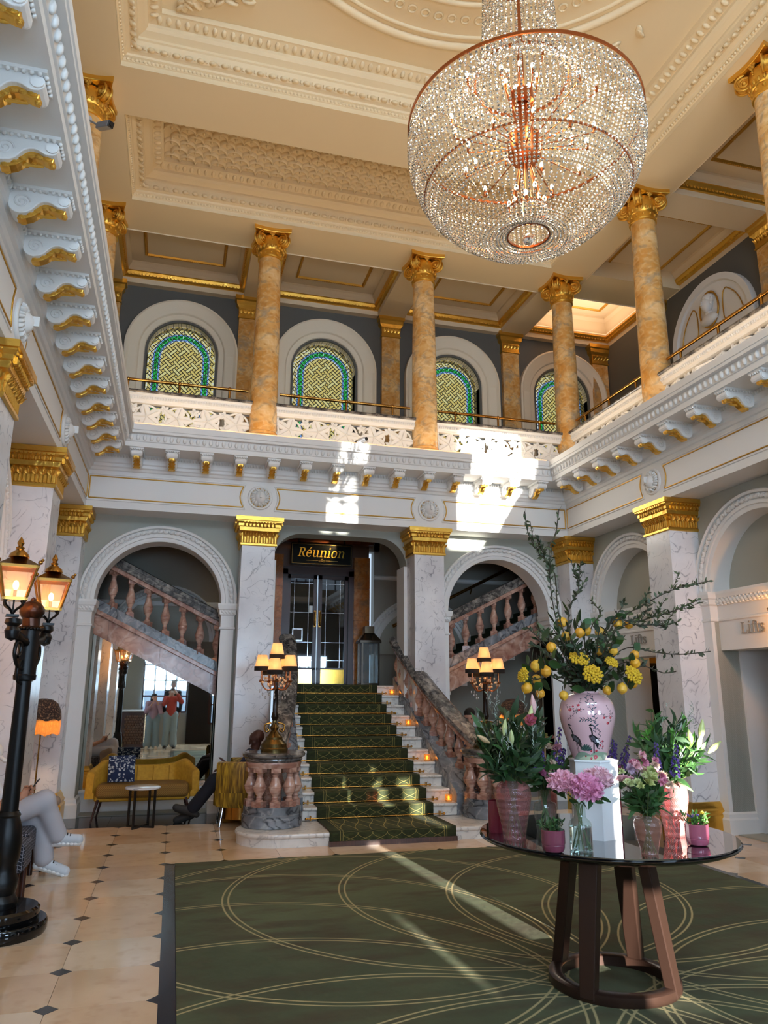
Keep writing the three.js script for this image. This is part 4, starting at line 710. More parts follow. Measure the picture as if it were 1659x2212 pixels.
// ---------------------------------------------------------------- stair hall: side flights, doors
const HB = -12.75;
{
  const w = struct('wall_stair_hall');
  const rcx = 2.3;
  mk('hall_wall', [bx(-3.5, 0, HB - 0.2, 1.25, 4.85, HB), bx(3.3, 0, HB - 0.2, 8.3, 4.85, HB), bx(1.2, 4.0, HB - 0.2, 3.4, 4.85, HB), bx(-3.7, 0, HB, -3.5, 4.85, WB), bx(8.3, 0, HB, 8.5, 4.85, WB)], M.stair, w);
  mk('dado_moulding', [run([[0, 2.9], [0.03, 2.92], [0.03, 2.98], [0, 3.0]], [-3.5, HB], [1.25, HB], [0, 1]), run([[0, 3.5], [0.03, 3.52], [0.03, 3.56], [0, 3.58]], [3.3, HB], [8.3, HB], [0, 1])], M.white, w);
  archTrim(w, -0.2, HB + 0.0, 0, 2.35, 0.72, 0.9); archTrim(w, 4.15, HB + 0.0, 0, 2.2, 0.8, 1.0);
  mk('arch_fill', [ext(new THREE.Shape().absarc(0, 0, 0.72, 0, PI), 0.02).translate(-0.2, 2.35, HB), ext(new THREE.Shape().absarc(0, 0, 0.8, 0, PI), 0.02).translate(4.15, 2.2, HB)], M.niche, w);
  struct('ceiling_stair_hall', bx(-3.7, 4.7, HB - 0.2, 8.5, 4.8, WB - 0.3), M.stair);
  for (const s of [-1, 1]) { // flights rising outwards from the landing
    const fl = thing('side_flight', s < 0 ? 'upper stair flight with pink balusters seen through the arch above the mirror' : 'upper stair flight with pink balusters seen through the arch behind the hanging shades', 'staircase');
    const xs = s < 0 ? 0.92 : 3.62, sl = 0.5, zf = WB - 0.5, ys = 1.66, Lx = 3.3, X = (t) => xs + s * t, yy = (t) => ys + t * sl;
    const sh = (a, b, t0 = -0.3, t1 = Lx) => shp([[X(t0), yy(t0) + a], [X(t1), yy(t1) + a], [X(t1), yy(t1) + b], [X(t0), yy(t0) + b]]);
    for (let k = 0; k < 5; k++) mk('marble_string', wuv(ext(sh(-0.36, -0.03, -0.3 + k * 0.72, -0.3 + (k + 1) * 0.72 - 0.003), 0.12, 0).translate(0, 0, zf - 0.12)), M.pink, fl);
    mk('string_moulding', wuv(ext(sh(-0.05, 0.0), 0.17, 0.01).translate(0, 0, zf - 0.13)), M.pink, fl);
    for (let k = 0; k < 5; k++) mk('grey_kerb', wuv(ext(sh(0.0, 0.15, -0.3 + k * 0.72, -0.3 + (k + 1) * 0.72 - 0.003), 0.14).translate(0, 0, zf - 0.14)), M.grey, fl);
    for (let k = 0; k < 14; k++) { const t = -0.15 + k * 0.25, b = mk('baluster', balG, M.pink, fl); b.position.set(X(t), yy(t) + 0.12, zf - 0.07); b.rotation.y = k * 0.7; }
    mk('under_rail', wuv(ext(sh(0.66, 0.73), 0.16, 0.01).translate(0, 0, zf - 0.15)), M.pink, fl);
    mk('hand_rail', wuv(mg(ext(sh(0.73, 0.8), 0.22, 0.012).translate(0, 0, zf - 0.18), ext(sh(0.8, 0.86), 0.16, 0.012).translate(0, 0, zf - 0.15))), marbleRail, fl);
    for (let k = 0; k < 11; k++) mk('step', bx(X(0.05 + k * 0.28), yy(0.05 + k * 0.28) - 0.3, HB, X(0.33 + k * 0.28), yy(0.05 + k * 0.28) + 0.14, zf - 0.14), M.stepM, fl);
    for (let k = 0; k < 11; k++) mk('carpet', bx(X(0.03 + k * 0.28), yy(0.05 + k * 0.28) + 0.0, HB + 0.15, X(0.33 + k * 0.28), yy(0.05 + k * 0.28) + 0.152, zf - 0.35), S('#2b3318', 0.95), fl);
    const wr = thing('wall_handrail', s < 0 ? 'dark wall handrail behind the upper flight above the mirror' : 'brass wall handrail behind the upper flight beyond the hanging shades', 'handrail');
    mk('rail', bar([X(0), yy(0) + 1.02, HB + 0.1], [X(Lx), yy(Lx) + 1.02, HB + 0.1], 0.03, 8), s < 0 ? M.iron : M.brass, wr); mk('bracket', [0.5, 1.5, 2.5].map((t) => bar([X(t), yy(t) + 0.9, HB], [X(t), yy(t) + 1.02, HB + 0.1], 0.012, 6)), s < 0 ? M.iron : M.brass, wr);
  }
  // under the left flight: mirror above a white skirting
  const mz = WB - 0.36;
  const mir = thing('wall_mirror', 'tall mirror filling the arch beneath the sloping stair, reflecting the photographers', 'mirror');
  const mt = (x) => 1.62 + (0.92 - x) * 0.5 - 0.3;
  mk('mirror_glass', ext(shp([[AL - RI - 0.02, 0.27], [AL + RI + 0.02, 0.27], [AL + RI + 0.02, mt(AL + RI)], [AL - RI - 0.02, mt(AL - RI)]]), 0.01).translate(0, 0, mz - 0.05), M.mirror, mir);
  struct('baseboard_back', [bx(AL - RI, 0, mz - 0.06, AL + RI, 0.25, mz + 0.0), bx(AL - RI, 0.25, mz - 0.06, AL + RI, 0.275, mz + 0.03)], M.white);
  struct('wall_under_stair', [ext(shp([[3.72, 0], [6.1, 0], [6.1, 2.6], [3.72, 1.4]]), 0.1).translate(0, 0, -12.1), bx(3.72, 0, -12.0, 3.8, 1.3, WB - 0.36)], S('#7d776b', 0.6));
  struct('trim_20', [bx(3.95, 0, -11.99, 4.15, 1.55, -11.9), bx(5.0, 0, -11.99, 6.1, 1.02, -11.92), run([[0, 1.0], [0.05, 1.02], [0.06, 1.1], [0, 1.12]], [4.6, -11.98], [6.1, -11.98], [0, 1])], M.white);
}
{ // glazed double doors with the name board
  const cx = 2.29, y = 1.656, z = HB, d = struct('door_1'); d.position.set(cx, y, z);
  for (const s of [-1, 1]) {
    mk('marble_door_pier', [0, 1, 2, 3].map((k) => bx(s * 0.62, k * 0.55, -0.05, s * 0.9, k * 0.55 + 0.547, 0.14)), S('#fff', 0.2, { map: tYellow, color: '#c89870' }), d);
    mk('door_jamb', bx(s * 0.53, 0, 0, s * 0.62, 1.95, 0.12), M.mahog, d);
    const lf = mk('door_leaf', [bx(s * 0.01, 0, 0, s * 0.075, 1.86, 0.06), bx(s * 0.47, 0, 0, s * 0.53, 1.86, 0.06), bx(s * 0.01, 0, 0, s * 0.53, 0.05, 0.06), bx(s * 0.01, 1.8, 0, s * 0.53, 1.88, 0.06), bx(s * 0.01, 0.26, 0, s * 0.53, 0.3, 0.06)], M.mahog, d);
    mk('dark_glass', bx(s * 0.07, 0.3, 0.015, s * 0.48, 1.8, 0.03), M.glassDark, lf);
    mk('leaded_lines', [0.15, 0.4].map((q) => bx(s * q - 0.003, 0.3, 0.03, s * q + 0.003, 1.8, 0.034)).concat([0.42, 0.72, 1.22, 1.72].map((q) => bx(s * 0.07, q, 0.03, s * 0.48, q + 0.006, 0.034))), M.chrome, lf);
    mk('brass_kick_plate', bx(s * 0.075, 0.04, 0.06, s * 0.475, 0.27, 0.066), S('#c9a34a', 0.12, { metalness: 1 }), lf);
    mk('pull_handle', [bx(s * 0.022, 0.98, 0.06, s * 0.06, 1.26, 0.066), tube([[s * 0.045, 1.0, 0.066], [s * 0.05, 1.02, 0.11], [s * 0.05, 1.22, 0.11], [s * 0.045, 1.24, 0.066]], 0.011, 16, 6)], M.brass, lf);
  }
  mk('notice_frame', bx(-0.42, 0.74, 0.036, -0.24, 0.95, 0.044), M.chrome, d); mk('notice_card', bx(-0.4, 0.76, 0.044, -0.26, 0.93, 0.046), S('#3a2c24', 0.6), d); mk('paper_notice', bx(-0.14, 1.22, 0.036, -0.08, 1.34, 0.038), S('#d8dde0', 0.6), d);
  mk('door_head', bx(-0.62, 1.86, 0, 0.62, 2.0, 0.12), M.mahog, d);
  mk('pediment', [bx(-0.95, 2.42, -0.05, 0.95, 2.5, 0.2), bar([-0.98, 2.48, 0.14], [0, 2.76, 0.14], 0.05, 4), bar([0.98, 2.48, 0.14], [0, 2.76, 0.14], 0.05, 4), ext(shp([[-0.9, 0], [0.9, 0], [0, 0.26]]), 0.03).translate(0, 2.5, 0)], S('#fff', 0.3, { map: tYellow, color: '#8a5a38' }), d);
  mk('lintel', bx(-0.9, 1.98, -0.05, 0.9, 2.44, 0.06), S('#5a3a26', 0.3), d);
  const sg = thing('name_board', 'black hanging sign with the gold name Réunion above the dark doors', 'sign', [cx + 0.02, y + 2.2, z + 0.24]);
  mk('board', rb(1.06, 0.37, 0.03, 0.006), S('#0a0b0a', 0.2), sg);
  mk('gold_border', [bx(-0.515, 0.165, 0.015, 0.515, 0.169, 0.018), bx(-0.515, -0.169, 0.015, 0.515, -0.165, 0.018), bx(-0.515, -0.169, 0.015, -0.511, 0.169, 0.018), bx(0.511, -0.169, 0.015, 0.515, 0.169, 0.018)], M.goldline, sg);
  const it = text('Réunion', 0.16, 0.006); { const p = it.attributes.position; for (let i = 0; i < p.count; i++) p.setX(i, p.getX(i) * 0.92 + p.getY(i) * 0.22); }
  mk('gold_lettering', it.translate(0, 0.03, 0.016), S('#d8a632', 0.3, { metalness: 0.5 }), sg);
  mk('gold_flourish', [bx(-0.28, -0.112, 0.015, -0.07, -0.108, 0.019), bx(0.07, -0.112, 0.015, 0.28, -0.108, 0.019), [-1, 1].map((s) => tube([[0, -0.12, 0.018], [s * 0.03, -0.1, 0.018], [s * 0.055, -0.11, 0.018], [s * 0.035, -0.13, 0.018], [s * 0.01, -0.115, 0.018]], 0.004, 24, 4)), [-0.025, 0, 0.025].map((q) => aim(blade(0.03, 0.01), V(q * 0.3, -0.1, 0.018), V(q * 14, 1, 0)))], M.goldline, sg);
  mk('hanger', [-0.4, 0.4].map((q) => bar([q, 0.18, 0], [q, 0.26, -0.02], 0.008, 6)), M.iron, sg);
  const sp = thing('spotlight', 'small white spotlight fixed over the black name board', 'spotlight', [cx + 0.33, y + 2.55, z + 0.45]);
  mk('spot_body', cyl(0.028, 0.028, 0.1, 0, -0.05, 0, 12), M.plastic, sp); mk('spot_lens', cyl(0.022, 0.022, 0.006, 0, -0.056, 0, 12), S('#fff', 0.4, { emissive: '#fff0d0', emissiveIntensity: 4 }), sp); mk('bracket', bar([0, 0.05, 0], [0, 0.2, -0.1], 0.008, 6), M.plastic, sp);
  const sl = new THREE.SpotLight(0xffe2b0, 9, 2.5, 0.6, 0.5); sl.position.set(cx + 0.33, y + 2.48, z + 0.46); sl.target.position.set(cx - 0.05, y + 2.15, z + 0.2); scene.add(sl, sl.target);
  // tall metal lantern standing by the doors
  const ln = thing('floor_lantern', 'tall bronze floor lantern with glass sides beside the dark doors', 'lantern', [cx + 0.82, y, z + 0.4]);
  mk('frame', [bx(-0.15, 0, -0.15, 0.15, 0.05, 0.15), ...[[-1, -1], [1, -1], [-1, 1], [1, 1]].map(([a, b]) => bx(a * 0.14 - 0.014, 0, b * 0.14 - 0.014, a * 0.14 + 0.014, 0.72, b * 0.14 + 0.014)), bx(-0.18, 0.7, -0.18, 0.18, 0.74, 0.18)], S('#6d6258', 0.25, { metalness: 0.9 }), ln);
  mk('roof', [clean(new THREE.CylinderGeometry(0.1, 0.25, 0.14, 4).rotateY(PI / 4).translate(0, 0.81, 0)), bx(-0.08, 0.86, -0.08, 0.08, 0.98, 0.08)], S('#7d6c58', 0.25, { metalness: 0.9 }), ln);
  mk('glass', [[-0.14, 0, 1], [0.14, 0, 1], [0, 0.14, 0], [0, -0.14, 0]].map(([a, b, k]) => (k ? bx(a - 0.002, 0.05, -0.13, a + 0.002, 0.7, 0.13) : bx(-0.13, 0.05, b - 0.002, 0.13, 0.7, b + 0.002))), P('#e8eef0', 0.05, { transmission: 0.9, thickness: 0 }), ln);
}
// ---------------------------------------------------------------- entrance side, behind the camera
{
  const w = struct('wall_front');
  const rect = (a, b, c, d) => { const h = new THREE.Path(); h.moveTo(a, b); h.lineTo(c, b); h.lineTo(c, d); h.lineTo(a, d); h.lineTo(a, b); return h; };
  const hi = new THREE.Path(); hi.moveTo(5.0, 5.35); hi.lineTo(6.42, 5.35); hi.bezierCurveTo(6.42, 6.2, 6.3, 6.7, 5.95, 7.05); hi.lineTo(5.0, 7.05); hi.lineTo(5.0, 5.35);
  mk('front_wall', wuv(ext(wallShape(GL - 0.2, 9.6, 0, 9, [rect(2.88, 0.76, 3.2, 1.3), rect(3.2, 1.55, 3.42, 2.1), rect(2.86, 1.55, 2.96, 2.0), rect(3.66, 1.45, 3.8, 1.95), rect(2.21, 0.82, 2.28, 1.0), rect(6.4, 0.9, 6.52, 1.6), hi, ...Array.from({ length: 6 }, (_, k) => rect(2.98 + (k % 2) * 0.24, 5.5 + Math.floor(k / 2) * 0.36, 3.14 + (k % 2) * 0.24, 5.78 + Math.floor(k / 2) * 0.36))]), 0.2).translate(0, 0, ZF)), M.stair, w);
  mk('window_bars', [bx(5.7, 5.3, ZF, 5.74, 7.1, ZF + 0.1), bx(4.9, 6.2, ZF, 6.5, 6.25, ZF + 0.1)], M.lead, w);
  struct('ceiling_front', bx(GL - 0.2, 4.8, 1.9, GR + 0.3, 4.98, ZF), M.white);
  struct('wall_side_end', [bx(WR + 0.3, 0, ZF - 0.1, 8.6, 4.9, ZF), bx(GL - 0.2, 0, WB - 0.3, GL, 4.9, ZF)], M.stair);
  const pane = S('#bcd8f2', 0.5, { emissive: '#a9d0ff', emissiveIntensity: 1.6 });
  DAY.forEach(([x, y, ww, h], i) => {
    const o = struct('window_' + (i + 5)); o.position.set(x, y, ZF - 0.05);
    const nx = 4, ny = i < 3 ? 4 : 5;
    for (let a = 0; a < nx; a++) for (let b = 0; b < ny; b++) mk('glass_pane', bx(-ww / 2 + a * ww / nx + 0.025, -h / 2 + b * h / ny + 0.025, 0, -ww / 2 + (a + 1) * ww / nx - 0.025, -h / 2 + (b + 1) * h / ny - 0.025, 0.01), pane, o);
    const f = []; for (let a = 0; a <= nx; a++) f.push(bx(-ww / 2 + a * ww / nx - 0.025, -h / 2, -0.09, -ww / 2 + a * ww / nx + 0.025, h / 2, -0.05)); for (let b = 0; b <= ny; b++) f.push(bx(-ww / 2, -h / 2 + b * h / ny - 0.025, -0.09, ww / 2, -h / 2 + b * h / ny + 0.025, -0.05));
    mk('glazing_frame', f, M.mahog, o);
  });
  const cu = thing('entrance_curtain', 'dark heavy curtain hanging behind the photographers in the mirror', 'curtain'); mk('curtain', bx(0.45, 0, ZF - 0.12, 1.2, 3.1, ZF - 0.06), S('#1a1310', 0.9), cu);
  const pel = thing('wooden_pelmet', 'reddish wooden panel over the entrance window in the mirror', 'pelmet'); mk('panel', bx(-1.1, 3.0, ZF - 0.2, 1.25, 3.5, ZF - 0.1), S('#6a2f1c', 0.4), pel);
  // reception desk with quilted front and bulb edging
  const d = thing('reception_desk', 'small host desk with quilted front edged in tiny lights, in the mirror', 'desk', [-1.05, 0, 1.15], PI);
  mk('cabinet', rb(0.75, 0.98, 0.5, 0.02, 0, 0.5, 0), M.mahog, d); mk('top', rb(0.85, 0.04, 0.6, 0.01, 0, 1.02, 0), M.whiteM, d);
  const q = []; for (let a = 0; a < 7; a++) for (let b = 0; b < 11; b++) q.push(sph(1, 0, 0, 0, 6, 4).scale(0.035, 0.038, 0.014).translate(-0.25 + a * 0.07 + (b % 2) * 0.035, 0.14 + b * 0.072, 0.26)); mk('quilted_panel', q, S('#6b4a38', 0.6), d);
  for (const s of [-1, 1]) mk('edge_bulbs', Array.from({ length: 20 }, (_, k) => sph(0.01, s * 0.33, 0.12 + k * 0.042, 0.262, 6, 4)), S('#fff', 1, { emissive: '#ffe9c0', emissiveIntensity: 5 }), d);
}

LEDGE.forEach(([x, z, lx, lz], i) => tag(mk('ledge_light_strip', bx(x - lx / 2, 4.992, z - lz / 2, x + lx / 2, 5.02, z + lz / 2), S('#ffd9a8', 0.5, { emissive: '#ffc98c', emissiveIntensity: 2 })), ['warm light strip lying on the bracketed cornice ledge', 'warm light strip lying on the side cornice below the bust', 'warm light strip lying on the back cornice ledge'][i], 'light strip'));
// ---------------------------------------------------------------- crystal chandelier
{
  const c = thing('crystal_chandelier', 'huge crystal bead chandelier with copper rim hanging from the ceiling', 'chandelier', [2.47, 6.05, -4.75]); c.scale.setScalar(0.96);
  const cr = S('#f4f1ea', 0.06, { metalness: 0.92, flatShading: true }), copper = S('#a8643c', 0.28, { metalness: 1 });
  const bead = new THREE.IcosahedronGeometry(1, 0);
  const strand = (pts, step, r) => { // beads along a curve in the xy plane
    const cv = new THREE.CatmullRomCurve3(pts.map(([x, y]) => V(x, y, 0))), L = cv.getLength(), n = Math.round(L / step), l = [];
    for (let k = 0; k < n; k++) { const p = cv.getPointAt((k + 0.5) / n); l.push(bead.clone().rotateY(k * 1.3).scale(r, r, r).translate(p.x, p.y, p.z)); }
    return mg(l);
  };
  const ring = (name, g, n, m = cr) => { for (let k = 0; k < n; k++) mk(name, g, m, c).rotation.y = k / n * 2 * PI; };
  ring('bowl_strand', strand([[0.97, -0.02], [0.985, -0.2], [0.95, -0.42], [0.84, -0.66], [0.66, -0.85]], 0.027, 0.0118), 132);
  ring('lower_strand', strand([[0.66, -0.85], [0.48, -0.98], [0.3, -1.05], [0.17, -1.02]], 0.027, 0.0112), 72);
  ring('inner_strand', strand([[0.17, -0.8], [0.17, -1.02]], 0.025, 0.011), 24);
  ring('rim_swag', strand([[0.97, 0.03], [0.75, 0.1], [0.55, 0.25], [0.4, 0.5]], 0.03, 0.0115), 66);
  ring('crown_strand', strand([[0.4, 0.5], [0.33, 0.9], [0.31, 1.3], [0.3, 1.75]], 0.03, 0.0115), 48);
  const rim = (r, y, h) => lathe([[r - 0.006, y - h], [r + 0.006, y - h], [r + 0.006, y + h], [r - 0.006, y + h], [r - 0.006, y - h]], 96);
  mk('copper_rim', rim(0.985, 0.0, 0.013), copper, c); mk('copper_ring', [rim(0.85, -0.64, 0.007), rim(0.17, -0.8, 0.01), rim(0.17, -1.02, 0.01), rim(0.4, 0.5, 0.015), rim(0.31, 1.75, 0.04)], copper, c);
  mk('glass_ball', sph(0.05, 0, -1.06, 0, 20, 14), cr, c);
  mk('hub', [lathe([[0, -0.3], [0.12, -0.3], [0.14, -0.26], [0.14, -0.08], [0.1, -0.04], [0.03, 0.0], [0.02, 2.75], [0, 2.75]], 24), lathe([[0.06, 0.25], [0.1, 0.27], [0.1, 0.36], [0.06, 0.38]], 20)], copper, c);
  const bulbG = sph(1, 0, 0, 0, 10, 8).scale(0.017, 0.03, 0.017), bulbM = S('#fff3da', 0.4, { emissive: '#ffd9a0', emissiveIntensity: 26 });
  const arm = (d, L, y0) => { const a = V(d.x * 0.1, y0, d.z * 0.1), b = V(d.x * L, y0 + d.y * L, d.z * L); const o = mk('arm', bar(a, b, 0.006, 6), copper, c); mk('candle_cup', cyl(0.014, 0.014, 0.05, b.x, b.y, b.z, 8), copper, o); mk('bulb', mv(bulbG, b.x, b.y + 0.08, b.z), bulbM, o); };
  for (let k = 0; k < 12; k++) { const a = k / 12 * 2 * PI + 0.2; arm(V(Math.cos(a), 0.28 + 0.2 * (k % 2), Math.sin(a)), 0.62, -0.16); }
  for (let k = 0; k < 10; k++) { const a = k / 10 * 2 * PI; arm(V(Math.cos(a) * 0.85, -0.2, Math.sin(a) * 0.85), 0.6, -0.22); }
  for (let k = 0; k < 9; k++) { const a = k / 9 * 2 * PI; arm(V(Math.cos(a) * 0.28, -1.0, Math.sin(a) * 0.28), 0.42 + 0.1 * (k % 2), -0.28); }
  for (let k = 0; k < 7; k++) { const a = k / 7 * 2 * PI + 0.3; arm(V(Math.cos(a) * 0.3, 1.1, Math.sin(a) * 0.3), 0.45, -0.02); }
  for (const [x, y, z] of [[0.5, 0.05, 0], [-0.5, 0.05, 0], [0, 0.05, 0.5], [0, 0.05, -0.5], [0, -0.65, 0], [0, 0.6, 0]]) { const l = new THREE.PointLight(0xffdcb0, 3.3); l.position.set(x, y, z); l.castShadow = true; l.shadow.radius = 3; c.add(l); }
}

// ---------------------------------------------------------------- iron street lamp with two lanterns
{
  const lm = thing('street_lamp', 'black iron street lamp with two lit brass lanterns', 'lamp post', [-1.02, 0, -5.9], -0.2);
  mk('round_base', lathe([[0, 0], [0.3, 0], [0.31, 0.02], [0.31, 0.07], [0.3, 0.085], [0.25, 0.085], [0.255, 0.1], [0.255, 0.15], [0.24, 0.165], [0, 0.165]], 48), S('#0a0a0b', 0.08), lm);
  mk('post', [lathe([[0.11, 0.165], [0.115, 0.2], [0.09, 0.24], [0.1, 0.28], [0.105, 0.33], [0.085, 0.37], [0.08, 0.42], [0.095, 0.46], [0.1, 0.55], [0.088, 0.66], [0.07, 0.72], [0.078, 0.735], [0.07, 0.75], [0.062, 0.76]], 20), lathe([[0.056, 0.75], [0.05, 1.62], [0.075, 1.63], [0.078, 1.66], [0.07, 1.67]], 12), clean(new THREE.CylinderGeometry(0.07, 0.075, 0.32, 8).translate(0, 1.82, 0))], M.iron, lm);
  mk('acorn_cap', lathe([[0.075, 1.98], [0.08, 2.0], [0.06, 2.005], [0.06, 2.06], [0.07, 2.07], [0.085, 2.1], [0.085, 2.13], [0.06, 2.17], [0.02, 2.19], [0.02, 2.2], [0, 2.215]], 20), S('#3a261c', 0.25, { metalness: 0.7 }), lm);
  mk('rope_collar', Array.from({ length: 22 }, (_, k) => { const a = k / 22 * 2 * PI; return sph(0.012, Math.cos(a) * 0.08, 1.985, Math.sin(a) * 0.08, 6, 4); }), M.iron, lm);
  for (const s of [-1, 1]) {
    const q = mk('scroll_arm', [tube([[0, 1.86, 0], [0, 1.9, s * 0.1], [0, 1.92, s * 0.2], [0, 1.95, s * 0.26]], 0.032, 20, 8), tube([[0, 1.7, s * 0.06], [0, 1.72, s * 0.15], [0, 1.8, s * 0.22], [0, 1.88, s * 0.2], [0, 1.87, s * 0.13], [0, 1.81, s * 0.13], [0, 1.78, s * 0.17]], 0.014, 30, 6), tube([[0, 1.6, s * 0.06], [0, 1.62, s * 0.12], [0, 1.7, s * 0.14], [0, 1.76, s * 0.1], [0, 1.7, s * 0.08]], 0.011, 24, 6), lathe([[0, 1.88], [0.04, 1.9], [0.05, 1.95], [0.035, 1.98], [0.055, 2.0], [0.05, 2.03], [0.0, 2.04]], 12).translate(0, 0, s * 0.3)], M.iron, lm);
    const L = new THREE.Group(); L.name = 'lantern'; lm.add(L); L.position.set(0, 2.16, s * 0.33); L.rotation.y = 0.45; L.scale.setScalar(0.8);
    const a = 0.085, b = 0.145, h = 0.27;
    mk('cradle', [0, 1, 2, 3].map((k) => tube([[0.0, -0.13, 0], [0.03, -0.09, 0], [0.09, -0.05, 0], [0.1, -0.02, 0], [0.07, 0.0, 0]], 0.01, 20, 6).rotateY(k * PI / 2 + PI / 4)).concat([cyl(0.008, 0.008, 0.14, 0, -0.13, 0, 6), bx(-0.05, -0.15, -0.05, 0.05, -0.13, 0.05)]), M.iron, L);
    const fr = []; for (const [i, j] of [[-1, -1], [1, -1], [1, 1], [-1, 1]]) fr.push(bar([i * a, 0, j * a], [i * b, h, j * b], 0.012, 6)); for (const [r, y] of [[a, 0], [b, h]]) for (let k = 0; k < 4; k++) fr.push(bx(-r - 0.012, y - 0.012, r - 0.012, r + 0.012, y + 0.012, r + 0.012).rotateY(k * PI / 2)); fr.push(bx(-a, -0.01, -a, a, 0.002, a));
    mk('brass_frame', fr, M.brass, L);
    for (let k = 0; k < 4; k++) { const g = new THREE.BufferGeometry(); g.setAttribute('position', new THREE.Float32BufferAttribute([-a, 0, a, a, 0, a, b, h, b, -a, 0, a, b, h, b, -b, h, b], 3)); g.computeVertexNormals(); mk('glass_pane', clean(g).rotateY(k * PI / 2), P('#fff4e4', 0.03, { transmission: 0.95, thickness: 0 }), L); }
    mk('brass_roof', [clean(new THREE.CylinderGeometry(0.07, 0.225, 0.075, 4).rotateY(PI / 4).translate(0, h + 0.05, 0)), lathe([[0.075, h + 0.085], [0.085, h + 0.09], [0.075, h + 0.12], [0.045, h + 0.145], [0.03, h + 0.16], [0.036, h + 0.175], [0.018, h + 0.19], [0.03, h + 0.215], [0.02, h + 0.24], [0, h + 0.275]], 20), [0, 1, 2, 3].map((k) => mg(sph(0.02, 0.16, h + 0.035, 0.16, 6, 5), sph(0.014, 0.175, h + 0.055, 0.175, 6, 5)).rotateY(k * PI / 2))], M.brass, L);
    mk('bulb', sph(1, 0, 0, 0, 12, 10).scale(0.024, 0.042, 0.024).translate(0, 0.12, 0), S('#fff', 0.4, { emissive: '#ffc880', emissiveIntensity: 14 }), L); mk('bulb_holder', cyl(0.014, 0.014, 0.08, 0, 0, 0, 10), S('#f2e2c0', 0.5), L);
    const l = new THREE.PointLight(0xffb060, 2.6); l.position.set(0, 0.12, 0); L.add(l);
  }
}
// ---------------------------------------------------------------- brass candelabra lamps with fringed shades
const shadeM = P('#f6cb96', 0.9, { transmission: 0.45, thickness: 0 }), fringeM = S('#1c1410', 0.9), pinkBrass = S('#a86a44', 0.25, { metalness: 0.9 });
function candelabra(x, y, z, label) {
  const o = thing('candelabra_lamp', label, 'lamp', [x, y, z]); o.scale.setScalar(1.2);
  mk('stepped_base', lathe([[0, 0], [0.13, 0], [0.132, 0.03], [0.12, 0.04], [0.12, 0.07], [0.1, 0.09], [0.08, 0.11], [0.08, 0.13], [0.05, 0.16], [0.03, 0.19], [0.045, 0.22], [0.02, 0.25], [0.02, 0.28]], 28), S('#6d5a34', 0.25, { metalness: 0.9 }), o);
  mk('scroll_feet', Array.from({ length: 4 }, (_, k) => tube([[0.03, 0.26, 0], [0.09, 0.24, 0], [0.08, 0.18, 0], [0.05, 0.19, 0], [0.07, 0.21, 0]], 0.009, 20, 5).rotateY(k * PI / 2)), M.brass, o);
  mk('column', lathe([[0.022, 0.28], [0.035, 0.31], [0.03, 0.34], [0.024, 0.36], [0.023, 0.56], [0.03, 0.57], [0.02, 0.6], [0.02, 0.66]], 18), S('#241a14', 0.25, { metalness: 0.6 }), o);
  const sh = lathe([[0.072, 0], [0.066, 0.02], [0.045, 0.12]], 20), fr = lathe([[0.074, -0.028], [0.074, 0.012], [0.07, 0.014]], 24);
  const spots = [[0, 0, 0.88]]; for (let k = 0; k < 5; k++) { const a = k / 5 * 2 * PI + 0.55; spots.push([Math.cos(a) * 0.14, Math.sin(a) * 0.14, 0.765 - (k % 2) * 0.035]); }
  mk('crystal_basket', Array.from({ length: 34 }, (_, k) => { const a = k * 2.4, r = 0.05 + (k % 5) * 0.024; return sph(0.012, Math.cos(a) * r, 0.6 + (k % 7) * 0.014, Math.sin(a) * r, 6, 4); }), P('#ffd9b0', 0.05, { transmission: 0.5, thickness: 0.01 }), o);
  for (const [sx, sz, sy] of spots) {
    const a = mk('branch', [tube([[0, 0.58, 0], [sx * 0.6, 0.56, sz * 0.6], [sx, 0.62, sz], [sx, sy - 0.06, sz]], 0.007, 20, 5), cyl(0.02, 0.026, 0.016, sx, 0.63, sz, 10), cyl(0.01, 0.01, sy - 0.63, sx, 0.63, sz, 8)], pinkBrass, o);
    mk('lamp_shade', mv(sh, sx, sy, sz), shadeM, a); mk('black_fringe', mv(fr, sx, sy, sz), fringeM, a);
    mk('bulb', sph(0.016, sx, sy + 0.04, sz, 8, 6), S('#fff', 0.4, { emissive: '#ffd6a0', emissiveIntensity: 12 }), a);
    if (sx) mk('crystal_drop', [0, 1, 2].map((q) => sph(1, 0, 0, 0, 6, 5).scale(0.007, 0.016, 0.007).translate(sx * (1.1 - q * 0.2), 0.55 - q * 0.03, sz * (1.1 - q * 0.2))), P('#fff', 0.03, { transmission: 0.9, thickness: 0.01 }), a);
    const l = new THREE.PointLight(0xffcc90, 0.5); l.position.set(sx, sy + 0.045, sz); o.add(l);
  }
}
candelabra(1.13, 0.905, -8.8, 'brass candelabra lamp with six fringed shades on the fully visible newel');
candelabra(3.7, 0.905, -8.8, 'brass candelabra lamp with six pink shades above the lilies');
